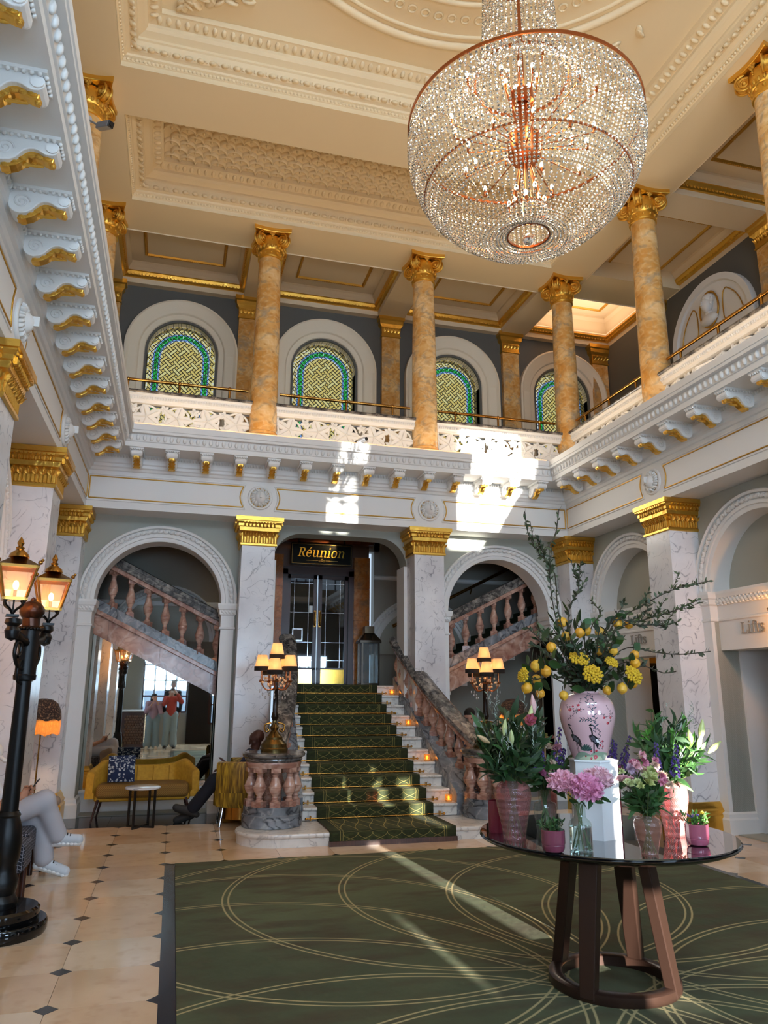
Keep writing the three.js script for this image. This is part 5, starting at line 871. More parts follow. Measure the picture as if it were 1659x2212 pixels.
// ---------------------------------------------------------------- fringed floor lamps
function fringeLamp(x, z, label) {
  const o = thing('fringed_floor_lamp', label, 'floor lamp', [x, 0, z]);
  mk('base', lathe([[0, 0], [0.13, 0], [0.13, 0.02], [0.05, 0.04], [0.012, 0.06]], 24), M.brass, o); mk('pole', cyl(0.009, 0.009, 1.35, 0, 0.04, 0, 8), M.brass, o);
  const lobes = (pts, n) => { const g = lathe(pts, 48), p = g.attributes.position; for (let i = 0; i < p.count; i++) { const a = Math.atan2(p.getZ(i), p.getX(i)); const k = 1 + 0.03 * Math.abs(Math.sin(a * 4)); p.setX(i, p.getX(i) * k); p.setZ(i, p.getZ(i) * k); if (p.getY(i) < 1.22) p.setY(i, p.getY(i) + 0.03 * Math.abs(Math.cos(a * 4))); } g.computeVertexNormals(); return g; };
  const td = tex(128, 0.12, (u, v) => mix([30, 24, 26], [120, 100, 80], (fbm(u, v, 14, 2, 44) - 0.55) * 5));
  mk('dome_shade', lobes([[0.03, 1.47], [0.1, 1.455], [0.16, 1.41], [0.195, 1.33], [0.205, 1.25], [0.205, 1.22]], 4), P('#fff', 0.9, { map: td, transmission: 0.15, thickness: 0 }), o);
  const tf = tex(128, 0.06, (u, v) => mix([206, 132, 60], [246, 190, 110], fbm(u, v * 0.1, 32, 2, 45)));
  mk('silk_fringe', lobes([[0.206, 1.21], [0.203, 1.05]], 4), P('#fff', 0.9, { map: tf, transmission: 0.45, thickness: 0 }), o);
  mk('bulb', sph(0.03, 0, 1.28, 0, 10, 8), S('#fff', 0.4, { emissive: '#ffb060', emissiveIntensity: 14 }), o);
  const l = new THREE.PointLight(0xffbe78, 3); l.position.set(0, 1.27, 0); o.add(l);
}
fringeLamp(-1.45, -9.75, 'dark domed floor lamp with orange fringe beside the seated person');
fringeLamp(5.15, -11.15, 'dark domed floor lamp with orange fringe behind the pink lily');

// ---------------------------------------------------------------- seating corner
{
  const tV = tex(256, 0.5, (u, v) => mix([176, 126, 22], [206, 156, 44], fbm(u, v, 20, 3, 51))), velvet = S('#fff', 0.75, { map: tV }), tSeat = tex(128, 0.09, (u, v) => { const a = Math.abs(((u * 4 + v * 4) % 1) - 0.5) < 0.12 || Math.abs(((u * 4 - v * 4 + 8) % 1) - 0.5) < 0.12; return a ? [150, 116, 50] : [112, 74, 22]; });
  const o = thing('mustard_sofa', 'curved mustard velvet sofa on splayed legs in front of the mirror', 'sofa', [-0.28, 0, -10.5]);
  const back = []; // back curls round into the arms
  const P2 = [], n = 40; for (let k = 0; k <= n; k++) { const t = k / n * 2 - 1, x = 0.62 * Math.sign(t) * Math.min(1, Math.pow(Math.abs(t), 0.55) * 1.02), z = -0.24 + 0.5 * Math.pow(Math.max(0, Math.abs(t) - 0.35) / 0.65, 1.6), h = 0.64 - 0.015 * Math.cos(t * 6) + 0.05 * Math.exp(-Math.pow((Math.abs(t) - 0.62) / 0.16, 2)) - 0.03 * Math.pow(Math.abs(t), 8); P2.push([x, z, h]); }
  const g = [], pos = []; for (let k = 0; k < n; k++) { const [x0, z0, h0] = P2[k], [x1, z1, h1] = P2[k + 1]; const nn = (i) => { const a = P2[Math.max(0, i - 1)], b = P2[Math.min(n, i + 1)], l = Math.hypot(b[0] - a[0], b[1] - a[1]); return [-(b[1] - a[1]) / l, (b[0] - a[0]) / l]; }; const na = nn(k), nb = nn(k + 1); const ringOf = (x, z, h, q) => [[0, 0.28], [0.02, 0.6 * h], [0.01, h - 0.02], [0.03, h], [0.07, h], [0.1, h - 0.03], [0.09, 0.6 * h], [0.11, 0.34], [0.11, 0.28]].map(([d, y]) => [x - q[0] * 0.06 + q[0] * d, y, z - q[1] * 0.06 + q[1] * d]); const A = ringOf(x0, z0, h0, na), B = ringOf(x1, z1, h1, nb); for (let i = 0; i < A.length; i++) { const j = (i + 1) % A.length; pos.push(...A[i], ...B[i], ...B[j], ...A[i], ...B[j], ...A[j]); } if (k === 0) for (let i = 1; i + 1 < A.length; i++) pos.push(...A[0], ...A[i], ...A[i + 1]); if (k === n - 1) for (let i = 1; i + 1 < B.length; i++) pos.push(...B[0], ...B[i], ...B[i + 1]); }
  const bg = new THREE.BufferGeometry(); bg.setAttribute('position', new THREE.Float32BufferAttribute(pos, 3)); bg.computeVertexNormals();
  mk('wrap_back', toCreasedNormals(wuv(bg), 1.0), velvet, o);
  mk('seat_cushion', rb(1.1, 0.16, 0.52, 0.05, 0, 0.36, 0.04, 4), S('#fff', 0.8, { map: tSeat }), o);
  mk('seat_frame', rb(1.14, 0.08, 0.5, 0.03, 0, 0.28, 0.0), velvet, o);
  for (const [x, z] of [[-0.52, 0.24], [0.52, 0.24], [-0.5, -0.2], [0.5, -0.2]]) mk('leg', bar([x, 0.27, z], [x * 1.12, 0, z * 1.12], 0.018, 8, 0.01), M.mahog, o);
  mk('piping', [-0.3, -0.1, 0.1, 0.3].map((x) => bar([x, 0.42, -0.185], [x, 0.62, -0.19], 0.004, 5)), S('#a87818', 0.7), o);
  const cu = thing('patterned_cushion', 'navy and white patterned square cushion on the mustard sofa', 'cushion', [-0.56, 0.44, -10.42], 0.12);
  const tC = canvasTex(256, 256, (g2) => { g2.fillStyle = '#1c2a4a'; g2.fillRect(0, 0, 256, 256); let sd = 3; const r = () => { sd = (sd * 16807) % 2147483647; return sd / 2147483647; }; for (let k = 0; k < 60; k++) { const x = r() * 128, y = r() * 256; g2.fillStyle = r() < 0.7 ? '#b9bdbe' : '#6c7480'; for (const m of [x, 256 - x]) { g2.beginPath(); g2.ellipse(m, y, 4 + r() * 10, 3 + r() * 7, r() * 3, 0, 7); g2.fill(); } } });
  const cg = new THREE.BoxGeometry(0.32, 0.32, 0.12, 10, 10, 2), cp = cg.attributes.position; for (let i = 0; i < cp.count; i++) { const e = Math.min(1, Math.pow(Math.max(Math.abs(cp.getX(i)), Math.abs(cp.getY(i))) / 0.16, 3)); cp.setZ(i, cp.getZ(i) * (1 - 0.85 * e)); } cg.computeVertexNormals();
  mk('cover', clean(cg).rotateX(-0.22).translate(0, 0.17, 0), S('#fff', 0.9, { map: tC }), cu);
  const tb = thing('marble_side_table', 'small round marble side table on black metal legs before the sofa', 'side table', [-0.27, 0, -9.85]);
  mk('marble_top', lathe([[0, 0.43], [0.195, 0.43], [0.205, 0.437], [0.205, 0.45], [0.195, 0.457], [0, 0.457]], 40), M.whiteM, tb);
  for (let k = 0; k < 4; k++) { const a = k * PI / 2 + 0.5; mk('leg', bx(-0.011, 0, -0.011, 0.011, 0.43, 0.011).rotateY(-a).translate(Math.cos(a) * 0.165, 0, Math.sin(a) * 0.165), M.blackP, tb); }
  mk('foot_ring', [bx(-0.16, 0, -0.011, 0.16, 0.02, 0.011).rotateY(-0.5), bx(-0.16, 0, -0.011, 0.16, 0.02, 0.011).rotateY(PI / 2 - 0.5)], M.blackP, tb);
  // gold tub chair seen from its side
  const tG = tex(256, 0.35, (u, v) => mix([92, 66, 10], [206, 168, 50], fbm(u, v * 0.08, 40, 3, 53) * 1.5 - 0.3));
  const ch = thing('gold_tub_chair', 'gold crushed velvet tub chair with steel legs beside the round newel', 'armchair', [0.9, 0, -9.9], -PI / 2); ch.scale.set(1.18, 1.1, 1.18);
  const tg = S('#fff', 0.5, { map: tG });
  const prof = [[0.32, 0.2], [0.335, 0.24], [0.335, 0.62], [0.325, 0.66], [0.29, 0.67], [0.27, 0.64], [0.265, 0.4]];
  mk('tub_back', lathe(prof, 32, PI / 2 + 0.35, 2 * PI - 0.7 - PI * 0.35).rotateY(-0.35 - PI * 0.32), tg, ch);
  mk('seat', [cyl(0.29, 0.29, 0.2, 0, 0.2, 0, 28), lathe([[0, 0.42], [0.24, 0.42], [0.27, 0.4], [0.275, 0.38]], 28)], tg, ch); mk('brass_plinth', cyl(0.2, 0.2, 0.14, 0, 0.06, 0, 20), M.brass, ch);
  for (const [x, z] of [[-0.2, 0.2], [0.2, 0.2], [-0.2, -0.2], [0.2, -0.2]]) mk('leg', bar([x, 0.2, z], [x * 1.15, 0, z * 1.15], 0.012, 8), M.chrome, ch);
  // patterned chair and stool of the seated person
  const tH = canvasTex(128, 128, (g2) => { g2.fillStyle = '#12141f'; g2.fillRect(0, 0, 128, 128); g2.strokeStyle = '#9a9aa6'; g2.lineWidth = 2; for (let c2 = 0; c2 < 8; c2++) for (let r2 = -1; r2 < 8; r2++) { const x = c2 * 16, d = c2 % 2 ? 1 : -1; g2.beginPath(); g2.moveTo(x, r2 * 16 + (d > 0 ? 0 : 8)); g2.lineTo(x + 16, r2 * 16 + (d > 0 ? 8 : 0)); g2.stroke(); } for (let c2 = 0; c2 < 9; c2++) { g2.beginPath(); g2.moveTo(c2 * 16, 0); g2.lineTo(c2 * 16, 128); g2.stroke(); } }); tH.wrapS = tH.wrapT = THREE.RepeatWrapping; tH.repeat.set(5, 5);
  const hb = S('#fff', 0.85, { map: tH });
  const sc = thing('herringbone_chair', 'dark herringbone patterned low chair under the seated person', 'chair', [-1.4, 0, -7.35], PI / 2);
  mk('seat', rb(0.62, 0.2, 0.6, 0.04, 0, 0.34, 0.05, 3), hb, sc); mk('backrest', rb(0.62, 0.5, 0.12, 0.04, 0, 0.62, -0.24, 3), S('#1c1512', 0.85), sc);
  for (const [x, z] of [[-0.26, 0.3], [0.26, 0.3], [-0.26, -0.24], [0.26, -0.24]]) mk('leg', bar([x, 0.26, z], [x, 0, z], 0.022, 4), M.mahog, sc);
  const st = thing('herringbone_stool', 'herringbone patterned stool with wooden legs by the street lamp', 'stool', [-1.18, 0, -6.55], PI / 2);
  mk('seat', rb(0.36, 0.2, 0.42, 0.03, 0, 0.36, 0, 3), hb, st); for (const [x, z] of [[-0.14, 0.17], [0.14, 0.17], [-0.14, -0.17], [0.14, -0.17]]) mk('leg', bar([x, 0.26, z], [x, 0, z], 0.022, 4), M.mahog, st);
}
// ---------------------------------------------------------------- cameras and fittings on the galleries
{
  const c = thing('box_camera', 'grey box security camera on a wall arm by the nearest visible column', 'camera', [CL + 0.2, 7.62, -7.62], 0.5);
  mk('housing', rb(0.075, 0.075, 0.24, 0.012, 0, 0, 0.1), S('#8d9096', 0.4), c); mk('lens', [rb(0.07, 0.07, 0.02, 0.008, 0, 0, 0.222), cyl(0.022, 0.022, 0.02, 0, 0, 0, 12).rotateX(PI / 2).translate(0, 0, 0.225)], M.blackP, c); mk('wall_arm', [bar([0, 0.0, 0.02], [-0.02, 0.1, -0.27], 0.012, 8), cyl(0.04, 0.04, 0.03, 0, 0, 0, 12).rotateX(PI / 2).translate(-0.02, 0.1, -0.27)], S('#a9abb0', 0.4), c); mk('name_strip', bx(0.037, -0.012, 0.06, 0.039, 0.012, 0.14), M.blackP, c);
  c.rotation.set(0.35, 0.7, 0, 'YXZ');
  const d = thing('small_camera', 'small white security camera on the sunlit cornice', 'camera', [2.33, 4.99, -9.85], 0.6); mk('housing', rb(0.06, 0.055, 0.13, 0.012, 0, 0.05, 0.05), M.plastic, d); mk('lens', cyl(0.026, 0.026, 0.012, 0, 0, 0, 14).rotateX(PI / 2).translate(0, 0.05, 0.118), M.blackP, d); mk('foot', [bx(-0.05, -0.1, -0.02, 0.05, 0.03, 0.03)], M.plastic, d);
  const b = thing('white_access_box', 'white plastic box on the side balcony ledge near the chipped column', 'box', [XR - 0.1, 5.2, -6.75], 0.2); mk('box', rb(0.12, 0.13, 0.3, 0.02), M.plastic, b); mk('lid', rb(0.13, 0.02, 0.31, 0.008, 0, 0.07, 0), M.plastic, b);
  const sc = thing('wall_lantern', 'brass wall lantern lit beside the nearer lifts lettering', 'lantern', [WR + 0.02, 2.32, -6.55]);
  mk('frame', [clean(new THREE.CylinderGeometry(0.13, 0.08, 0.25, 4, 1, true).rotateY(PI / 4).translate(-0.12, 0, 0)).scale(1, 0.02, 1).translate(0, -0.12, 0), clean(new THREE.CylinderGeometry(0.05, 0.15, 0.08, 4).rotateY(PI / 4).translate(-0.12, 0.16, 0)), [[-1, -1], [1, -1], [1, 1], [-1, 1]].map(([i, j]) => bar([-0.12 + i * 0.06, -0.12, j * 0.06], [-0.12 + i * 0.095, 0.125, j * 0.095], 0.008, 5)), bar([0, 0.1, 0], [-0.1, 0.1, 0], 0.012, 6)], M.brass, sc);
  mk('bulb', sph(0.02, -0.12, -0.02, 0, 8, 6), S('#fff', 0.4, { emissive: '#ffc880', emissiveIntensity: 12 }), sc); const l = new THREE.PointLight(0xffb060, 2.4); l.position.set(-0.12, -0.02, 0); sc.add(l);
}
// ---------------------------------------------------------------- round table
const TY = 0.78;
{
  const t = thing('round_table', 'round dark wood table with glass top standing on the rug', 'table', [2.43, 0, -4.08]);
  mk('table_top', lathe([[0, 0.715], [0.55, 0.715], [0.6, 0.722], [0.67, 0.74], [0.705, 0.755], [0.712, 0.763], [0.705, 0.769], [0, 0.769]], 80), S('#140e0c', 0.12), t);
  mk('glass_top', lathe([[0, 0.77], [0.705, 0.77], [0.709, 0.775], [0.705, 0.78], [0, 0.78]], 80), P('#14171a', 0.02, { clearcoat: 1, specularIntensity: 1 }), t);
  const bz = S('#3d2a22', 0.28, { metalness: 0.5 });
  for (let k = 0; k < 4; k++) { const a = k * PI / 2 + 0.62; const s = shp([[-0.035, 0], [0.035, 0], [0.052, 0.7], [-0.052, 0.7]]); mk('leg', wuv(ext(s, 0.05, 0.006)).rotateX(0).translate(0, 0.03, -0.025).applyMatrix4(new THREE.Matrix4().makeRotationX(-0.16)).translate(0, 0, 0.33).rotateY(a), bz, t); }
  mk('foot_ring', lathe([[0.28, 0.012], [0.345, 0.012], [0.352, 0.025], [0.35, 0.06], [0.34, 0.068], [0.29, 0.068], [0.28, 0.06], [0.28, 0.012]], 64), bz, t);
}
// ---------------------------------------------------------------- pedestal and crane vase
{
  const pd = thing('hexagonal_pedestal', 'white hexagonal pedestal carrying the pink crane vase', 'pedestal', [2.32, TY, -3.98]);
  const hx = (r) => shp(Array.from({ length: 6 }, (_, k) => [Math.cos(k * PI / 3 + 0.25) * r, Math.sin(k * PI / 3 + 0.25) * r]));
  mk('column', ext(hx(0.132), 0.4, 0.003).rotateX(-PI / 2), S('#e9e9ea', 0.35), pd); mk('top_plate', ext(hx(0.138), 0.006, 0.003).rotateX(-PI / 2).translate(0, 0.403, 0), S('#ededee', 0.35), pd);
  const tv = canvasTex(2048, 1024, (g, W, H) => {
    g.fillStyle = '#d9b0b4'; g.fillRect(0, 0, W, H);
    const U = (nx, ny) => [W * (0.5 + Math.asin(Math.max(-1, Math.min(1, nx))) / (2 * PI)), ny * H];
    const leaf = (x, y, a, l, c) => { g.save(); g.translate(x, y); g.rotate(a); g.fillStyle = c; g.beginPath(); g.moveTo(0, 0); g.quadraticCurveTo(l * 0.5, -l * 0.3, l, 0); g.quadraticCurveTo(l * 0.5, l * 0.3, 0, 0); g.fill(); g.restore(); };
    const twig = (p, c, n, l) => { g.strokeStyle = '#4a3438'; g.lineWidth = 4; g.beginPath(); p.forEach((q, i) => { const [x, y] = U(...q); if (i) g.lineTo(x, y); else g.moveTo(x, y); }); g.stroke(); for (let i = 0; i + 1 < p.length; i++) { const [x0, y0] = U(...p[i]), [x1, y1] = U(...p[i + 1]); for (let k = 0; k < n; k++) { const t = (k + 0.5) / n, a = Math.atan2(y1 - y0, x1 - x0); leaf(x0 + (x1 - x0) * t, y0 + (y1 - y0) * t, a + (k % 2 ? 0.9 : -0.9), l, c); } } };
    const fruit = (nx, ny, r) => { const [x, y] = U(nx, ny); g.fillStyle = '#a82a3a'; g.beginPath(); g.arc(x, y, r, 0, 7); g.fill(); g.fillStyle = '#d8606a'; g.beginPath(); g.arc(x - r * 0.3, y - r * 0.2, r * 0.45, 0, 7); g.fill(); };
    for (const off of [0, 1]) {
      g.save(); if (off) g.translate(W / 2, 0);
      // ground
      g.fillStyle = '#8ca08a'; g.beginPath(); let q = U(-0.9, 1.0); g.moveTo(...q); g.lineTo(...U(-0.6, 0.9)); g.quadraticCurveTo(...U(-0.3, 0.85), ...U(0.05, 0.92)); g.quadraticCurveTo(...U(0.3, 0.85), ...U(0.5, 0.87)); g.lineTo(...U(0.95, 0.9)); g.lineTo(...U(0.95, 1)); g.fill();
      g.fillStyle = '#b9c2a2'; g.beginPath(); g.moveTo(...U(-0.7, 1)); g.lineTo(...U(-0.3, 0.94)); g.lineTo(...U(0.6, 0.94)); g.lineTo(...U(0.8, 1)); g.fill();
      twig([[0.28, 0.6], [0.3, 0.45], [0.22, 0.3], [0.3, 0.12], [0.2, 0.02]], '#3d4f5c', 5, 46); twig([[0.2, 0.42], [0.0, 0.4], [-0.25, 0.41]], '#3d4f5c', 5, 44); twig([[0.24, 0.32], [0.05, 0.18], [0.0, 0.06]], '#3d4f5c', 4, 42); twig([[0.3, 0.55], [0.22, 0.48]], '#3d4f5c', 3, 44);
      twig([[-0.8, 0.2], [-0.55, 0.25], [-0.35, 0.3], [-0.15, 0.25]], '#3f4448', 4, 34); twig([[-0.7, 0.42], [-0.45, 0.33], [-0.2, 0.1]], '#3f4448', 5, 32); twig([[0.9, 0.3], [0.65, 0.38], [0.45, 0.3]], '#3f4448', 4, 32); twig([[0.75, 0.48], [0.85, 0.35], [0.7, 0.2]], '#3f4448', 4, 32); twig([[0.5, 0.85], [0.48, 0.7], [0.42, 0.55]], '#3f4448', 5, 34); twig([[0.65, 0.85], [0.62, 0.72]], '#3f4448', 4, 30);
      for (const [a, b, r] of [[-0.6, 0.27, 24], [-0.3, 0.2, 17], [-0.5, 0.22, 14], [-0.28, 0.27, 15], [0.58, 0.38, 17], [0.72, 0.46, 20], [0.8, 0.38, 18], [0.6, 0.72, 15], [0.52, 0.78, 14], [0.35, 0.86, 19], [0.1, 0.86, 16], [0.1, 0.97, 20], [-0.2, 0.94, 14], [0.65, 0.8, 14]]) fruit(a, b, r);
      g.fillStyle = '#c24a58'; for (let k = 0; k < 9; k++) { const [x, y] = U(0.33, 0.95); g.beginPath(); g.arc(x + Math.cos(k * 0.7) * 24, y + Math.sin(k * 0.7) * 20, 15, 0, 7); g.fill(); }
      // palm
      for (let k = 0; k < 8; k++) leaf(...U(-0.14, 0.86), -PI / 2 + (k - 3.5) * 0.36, 105, k % 2 ? '#2e4a48' : '#476058');
      // two cranes
      const crane = (nx, dark, white) => { const X = (d, y) => U(nx + d, y); g.strokeStyle = dark; g.lineCap = 'round'; g.lineWidth = 20; g.beginPath(); g.moveTo(...X(-0.04, 0.72)); g.quadraticCurveTo(...X(0.05, 0.6), ...X(-0.08, 0.52)); g.stroke(); g.beginPath(); g.fillStyle = dark; const h = X(-0.07, 0.49); g.ellipse(h[0], h[1], 18, 13, 0, 0, 7); g.fill(); g.beginPath(); g.moveTo(h[0] + 8, h[1] - 6); g.lineTo(h[0] + 48, h[1] + 8); g.lineTo(h[0] + 8, h[1] + 8); g.fill(); g.beginPath(); g.moveTo(h[0] - 6, h[1] - 8); g.lineTo(h[0] + 14, h[1] - 36); g.lineTo(h[0] + 10, h[1] - 8); g.fill(); const b = X(0.08, 0.69); g.save(); g.translate(...b); g.rotate(0.75); g.beginPath(); g.ellipse(0, 0, 88, 46, 0, 0, 7); g.fill(); g.strokeStyle = '#8d8d98'; g.lineWidth = 4; for (let k = 0; k < 5; k++) { g.beginPath(); g.moveTo(-50, -22 + k * 11); g.quadraticCurveTo(0, -18 + k * 12, 50, -10 + k * 8); g.stroke(); } if (white) { g.fillStyle = '#f0ecec'; g.beginPath(); g.ellipse(66, -12, 46, 18, 0.2, 0, 7); g.fill(); } g.restore(); g.fillStyle = dark; g.beginPath(); g.moveTo(...X(0.08, 0.74)); g.lineTo(...X(0.26, 0.84)); g.lineTo(...X(0.3, 0.74)); g.fill(); g.strokeStyle = dark; g.lineWidth = 8; for (const d of [0.05, 0.1]) { g.beginPath(); g.moveTo(...X(d, 0.75)); g.lineTo(...X(d + 0.01, 0.89)); g.stroke(); } };
      crane(-0.62, '#3a3436', false); crane(0.16, '#1f1f28', true);
      g.restore();
    }
  });
  const v = thing('crane_vase', 'pink ginger jar painted with two cranes, on the white pedestal', 'vase', [2.3, TY + 0.41, -3.98], -PI / 6 - PI);
  const pf = smooth([[0.085, 0.0], [0.098, 0.02], [0.125, 0.11], [0.15, 0.2], [0.156, 0.255], [0.142, 0.315], [0.105, 0.35], [0.078, 0.362], [0.074, 0.372]], 40), lg = new THREE.LatheGeometry([[0.001, 0], ...pf].map(([r, y]) => new THREE.Vector2(r, y)), 64), uu = lg.attributes.uv, pp = lg.attributes.position; for (let i = 0; i < uu.count; i++) uu.setY(i, pp.getY(i) / 0.372);
  mk('jar', clean(lg), P('#ffffff', 0.12, { map: tv, clearcoat: 1, clearcoatRoughness: 0.04 }), v); mk('rim', lathe([[0.066, 0.3], [0.07, 0.372], [0.074, 0.374], [0.076, 0.368]], 40), S('#e2c0c2', 0.15), v);
}
// ---------------------------------------------------------------- plants
const G_ = (c, r = 0.6) => P(c, r, { transmission: 0.18, thickness: 0 });
const leafM = ['#2c4a24', '#355a2a', '#3f6a30', '#27401f'].map((c) => G_(c)), oliveM = ['#3e4a2c', '#4a5633', '#36402a'].map((c) => G_(c)), brightM = G_('#5f9a3c', 0.5), silver = S('#9aa69a', 0.8), stemM = S('#5d6f38', 0.6), barkM = S('#3a2f22', 0.8);
const lf = { long: blade(0.11, 0.03, 0.35, 0.25, 4, 1.5), mid: blade(0.065, 0.026, 0.3, 0.25, 3), small: blade(0.036, 0.018, 0.25, 0.2, 2), wide: blade(0.085, 0.055, 0.25, 0.2, 4, 1.2), needle: blade(0.04, 0.006, 0.3, 0.1, 2) };
const curve = (pts) => new THREE.CatmullRomCurve3(pts.map((p) => (p.isVector3 ? p : V(...p))));
function dressed(o, pts, r, leaf, n, m, t0 = 0.25, spread = 0.9, sm = barkM, s = 1) { // a stem and its leaves
  const cv = curve(pts), st = mk('branch', clean(new THREE.TubeGeometry(cv, 20, r, 5)), sm, o), l = [];
  for (let k = 0; k < n; k++) { const t = t0 + (1 - t0) * (k + rnd() * 0.6) / n, p = cv.getPoint(Math.min(1, t)), d = cv.getTangent(Math.min(1, t)), side = V(rr(-1, 1), rr(-0.5, 1), rr(-1, 1)).normalize(); l.push(aim(leaf, p, d.clone().multiplyScalar(0.55).addScaledVector(side, spread), rr(0, 6), s * rr(0.75, 1.2))); }
  if (l.length) mk('leaves', l, m, st);
}
function fan(o, base, n, h0, h1, sp, leaf, per, mats, r = 0.0028, s = 1) { // stems rising out of a mouth
  for (let k = 0; k < n; k++) { const a = k / n * 2 * PI + rr(-0.3, 0.3), q = sp * Math.sqrt(rr(0.08, 1)), h = rr(h0, h1) * (1.05 - 0.35 * q / sp); dressed(o, [[base[0], base[1] - 0.16, base[2]], [base[0] + Math.cos(a) * q * 0.15, base[1], base[2] + Math.sin(a) * q * 0.15], [base[0] + Math.cos(a) * q * 0.55, base[1] + h * 0.5, base[2] + Math.sin(a) * q * 0.55], [base[0] + Math.cos(a) * q, base[1] + h, base[2] + Math.sin(a) * q]], r, leaf, per, mats[k % mats.length], 0.38, 0.9, stemM, s); }
}
function ruffle(R, layers, per, w = 1) { const l = []; for (let j = 0; j < layers; j++) { const t = j / Math.max(1, layers - 1), el = 0.15 + t * 1.25; for (let k = 0; k < per - j; k++) { const a = (k + j * 0.5) / (per - j) * 2 * PI + rr(-0.2, 0.2); l.push(aim(blade(R * (1.05 - 0.35 * t), R * 0.75 * w, -0.35, 0.35, 3, 1.1), V(0, 0, 0), V(Math.cos(a) * Math.cos(el), Math.sin(el), Math.sin(a) * Math.cos(el)), rr(-0.3, 0.3))); } } return mg(l); }
const peonyG = (() => { const l = []; for (let k = 0; k < 240; k++) { const y = 1 - 1.6 * (k + 0.5) / 240, q = Math.sqrt(Math.max(0, 1 - y * y)), a = k * 2.39996; const d = V(Math.cos(a) * q, y * 0.9 + 0.1, Math.sin(a) * q); l.push(aim(blade(0.022, 0.022, -0.3, 0.7, 3, 1.0), d.clone().multiplyScalar(0.04 + 0.006 * (k % 4)), d, rr(0, 6))); } l.push(sph(0.044, 0, 0.002, 0, 12, 8)); return mg(l); })();
const petal = (c) => P(c, 0.7, { transmission: 0.2, thickness: 0 });
{ // lemon branches in the crane vase
  const o = thing('lemon_arrangement', 'tall leafy branches with lemons and yellow yarrow in the crane vase', 'flowers');
  const B = [[[2.30, 1.40, -3.98], [2.26, 1.58, -3.97], [2.16, 1.86, -3.98], [2.12, 2.08, -3.99], [2.1, 2.31, -4.0], [2.0, 2.46, -4.01], [1.98, 2.62, -4.02]], [[2.30, 1.40, -3.98], [2.27, 1.58, -3.97], [2.15, 2.01, -3.98], [2.14, 2.26, -3.99], [2.08, 2.35, -4.0], [2.17, 2.48, -4.01], [2.21, 2.65, -4.02]], [[2.3, 1.4, -3.98], [2.29, 1.58, -3.97], [2.21, 1.94, -3.98], [2.24, 2.07, -3.99], [2.31, 2.15, -4.01], [2.3, 2.27, -4.02]], [[2.3, 1.4, -3.98], [2.34, 1.58, -3.97], [2.48, 1.94, -3.95], [2.69, 2.07, -3.93], [2.9, 2.17, -3.91], [3.15, 2.23, -3.89]], [[2.3, 1.4, -3.98], [2.34, 1.58, -3.97], [2.5, 1.91, -3.95], [2.72, 1.99, -3.93], [2.89, 2.04, -3.91], [3.05, 2.11, -3.89]], [[2.3, 1.4, -3.98], [2.35, 1.58, -3.97], [2.55, 1.81, -3.95], [2.75, 1.79, -3.93], [2.89, 1.78, -3.91], [3.1, 1.8, -3.89]], [[2.3, 1.4, -3.98], [2.35, 1.57, -3.97], [2.54, 1.73, -3.95], [2.7, 1.7, -3.93], [2.78, 1.67, -3.91], [2.85, 1.68, -3.89]], [[2.3, 1.4, -3.98], [2.29, 1.58, -3.97], [2.37, 1.94, -3.99], [2.44, 2.02, -4.0], [2.39, 2.1, -4.02]], [[2.3, 1.4, -3.98], [2.32, 1.58, -3.97], [2.45, 1.91, -3.99], [2.59, 2.06, -4.0], [2.62, 2.1, -4.02]], [[2.3, 1.4, -3.98], [2.26, 1.58, -3.97], [2.12, 1.63, -3.99], [2.04, 1.72, -4.0], [1.97, 1.73, -4.02]], [[2.3, 1.4, -3.98], [2.26, 1.57, -3.97], [2.11, 1.65, -3.99], [2.0, 1.63, -4.0], [1.91, 1.65, -4.02]], [[2.3, 1.4, -3.98], [2.33, 1.58, -3.97], [2.5, 1.98, -3.95], [2.63, 1.95, -3.93], [2.75, 1.95, -3.91], [2.82, 1.94, -3.89]]];
  B.forEach((p, i) => { dressed(o, p, 0.0035, lf.small, [46, 46, 40, 60, 76, 26, 14, 30, 34, 16, 16, 50][i], oliveM[i % 3], i === 5 ? 0.45 : 0.3, 1.0, barkM, 1.0);
    if (i < 5 || i === 11) for (let q = 0; q < 4; q++) { const cv = curve(p), t = rr(0.45, 0.9), a = cv.getPoint(t), d = cv.getTangent(t).add(V(rr(-0.8, 0.8), rr(-0.2, 0.9), rr(-0.6, 0.6))).normalize(); dressed(o, [a, a.clone().addScaledVector(d, 0.06), a.clone().addScaledVector(d, rr(0.1, 0.17)).add(V(0, 0.02, 0))], 0.0018, lf.small, 11, oliveM[q % 3], 0.2); } });
  for (let k = 0; k < 64; k++) { const a = k / 64 * 2 * PI * 3, q = rr(0.1, 0.36), h = rr(0.1, 0.38); dressed(o, [[2.3, 1.42, -3.98], [2.3 + Math.cos(a) * 0.05, 1.57, -3.98 + Math.sin(a) * 0.05], [2.3 + Math.cos(a) * q * 0.6, 1.57 + h * 0.65, -3.98 + Math.sin(a) * q * 0.5], [2.3 + Math.cos(a) * q, 1.57 + h, -3.98 + Math.sin(a) * q * 0.7]], 0.003, k % 3 ? lf.mid : lf.small, k % 3 ? 14 : 24, k % 2 ? oliveM[k % 3] : leafM[3], 0.3); }
  const lemG = lathe(smooth([[0.001, -0.034], [0.008, -0.029], [0.024, -0.016], [0.028, 0.002], [0.023, 0.017], [0.009, 0.028], [0.001, 0.033]], 14), 14), lemM = ['#d99c26', '#cf9024', '#dfa834'].map((c) => S(c, 0.45, { bumpMap: tNoise, bumpScale: 0.001 }));
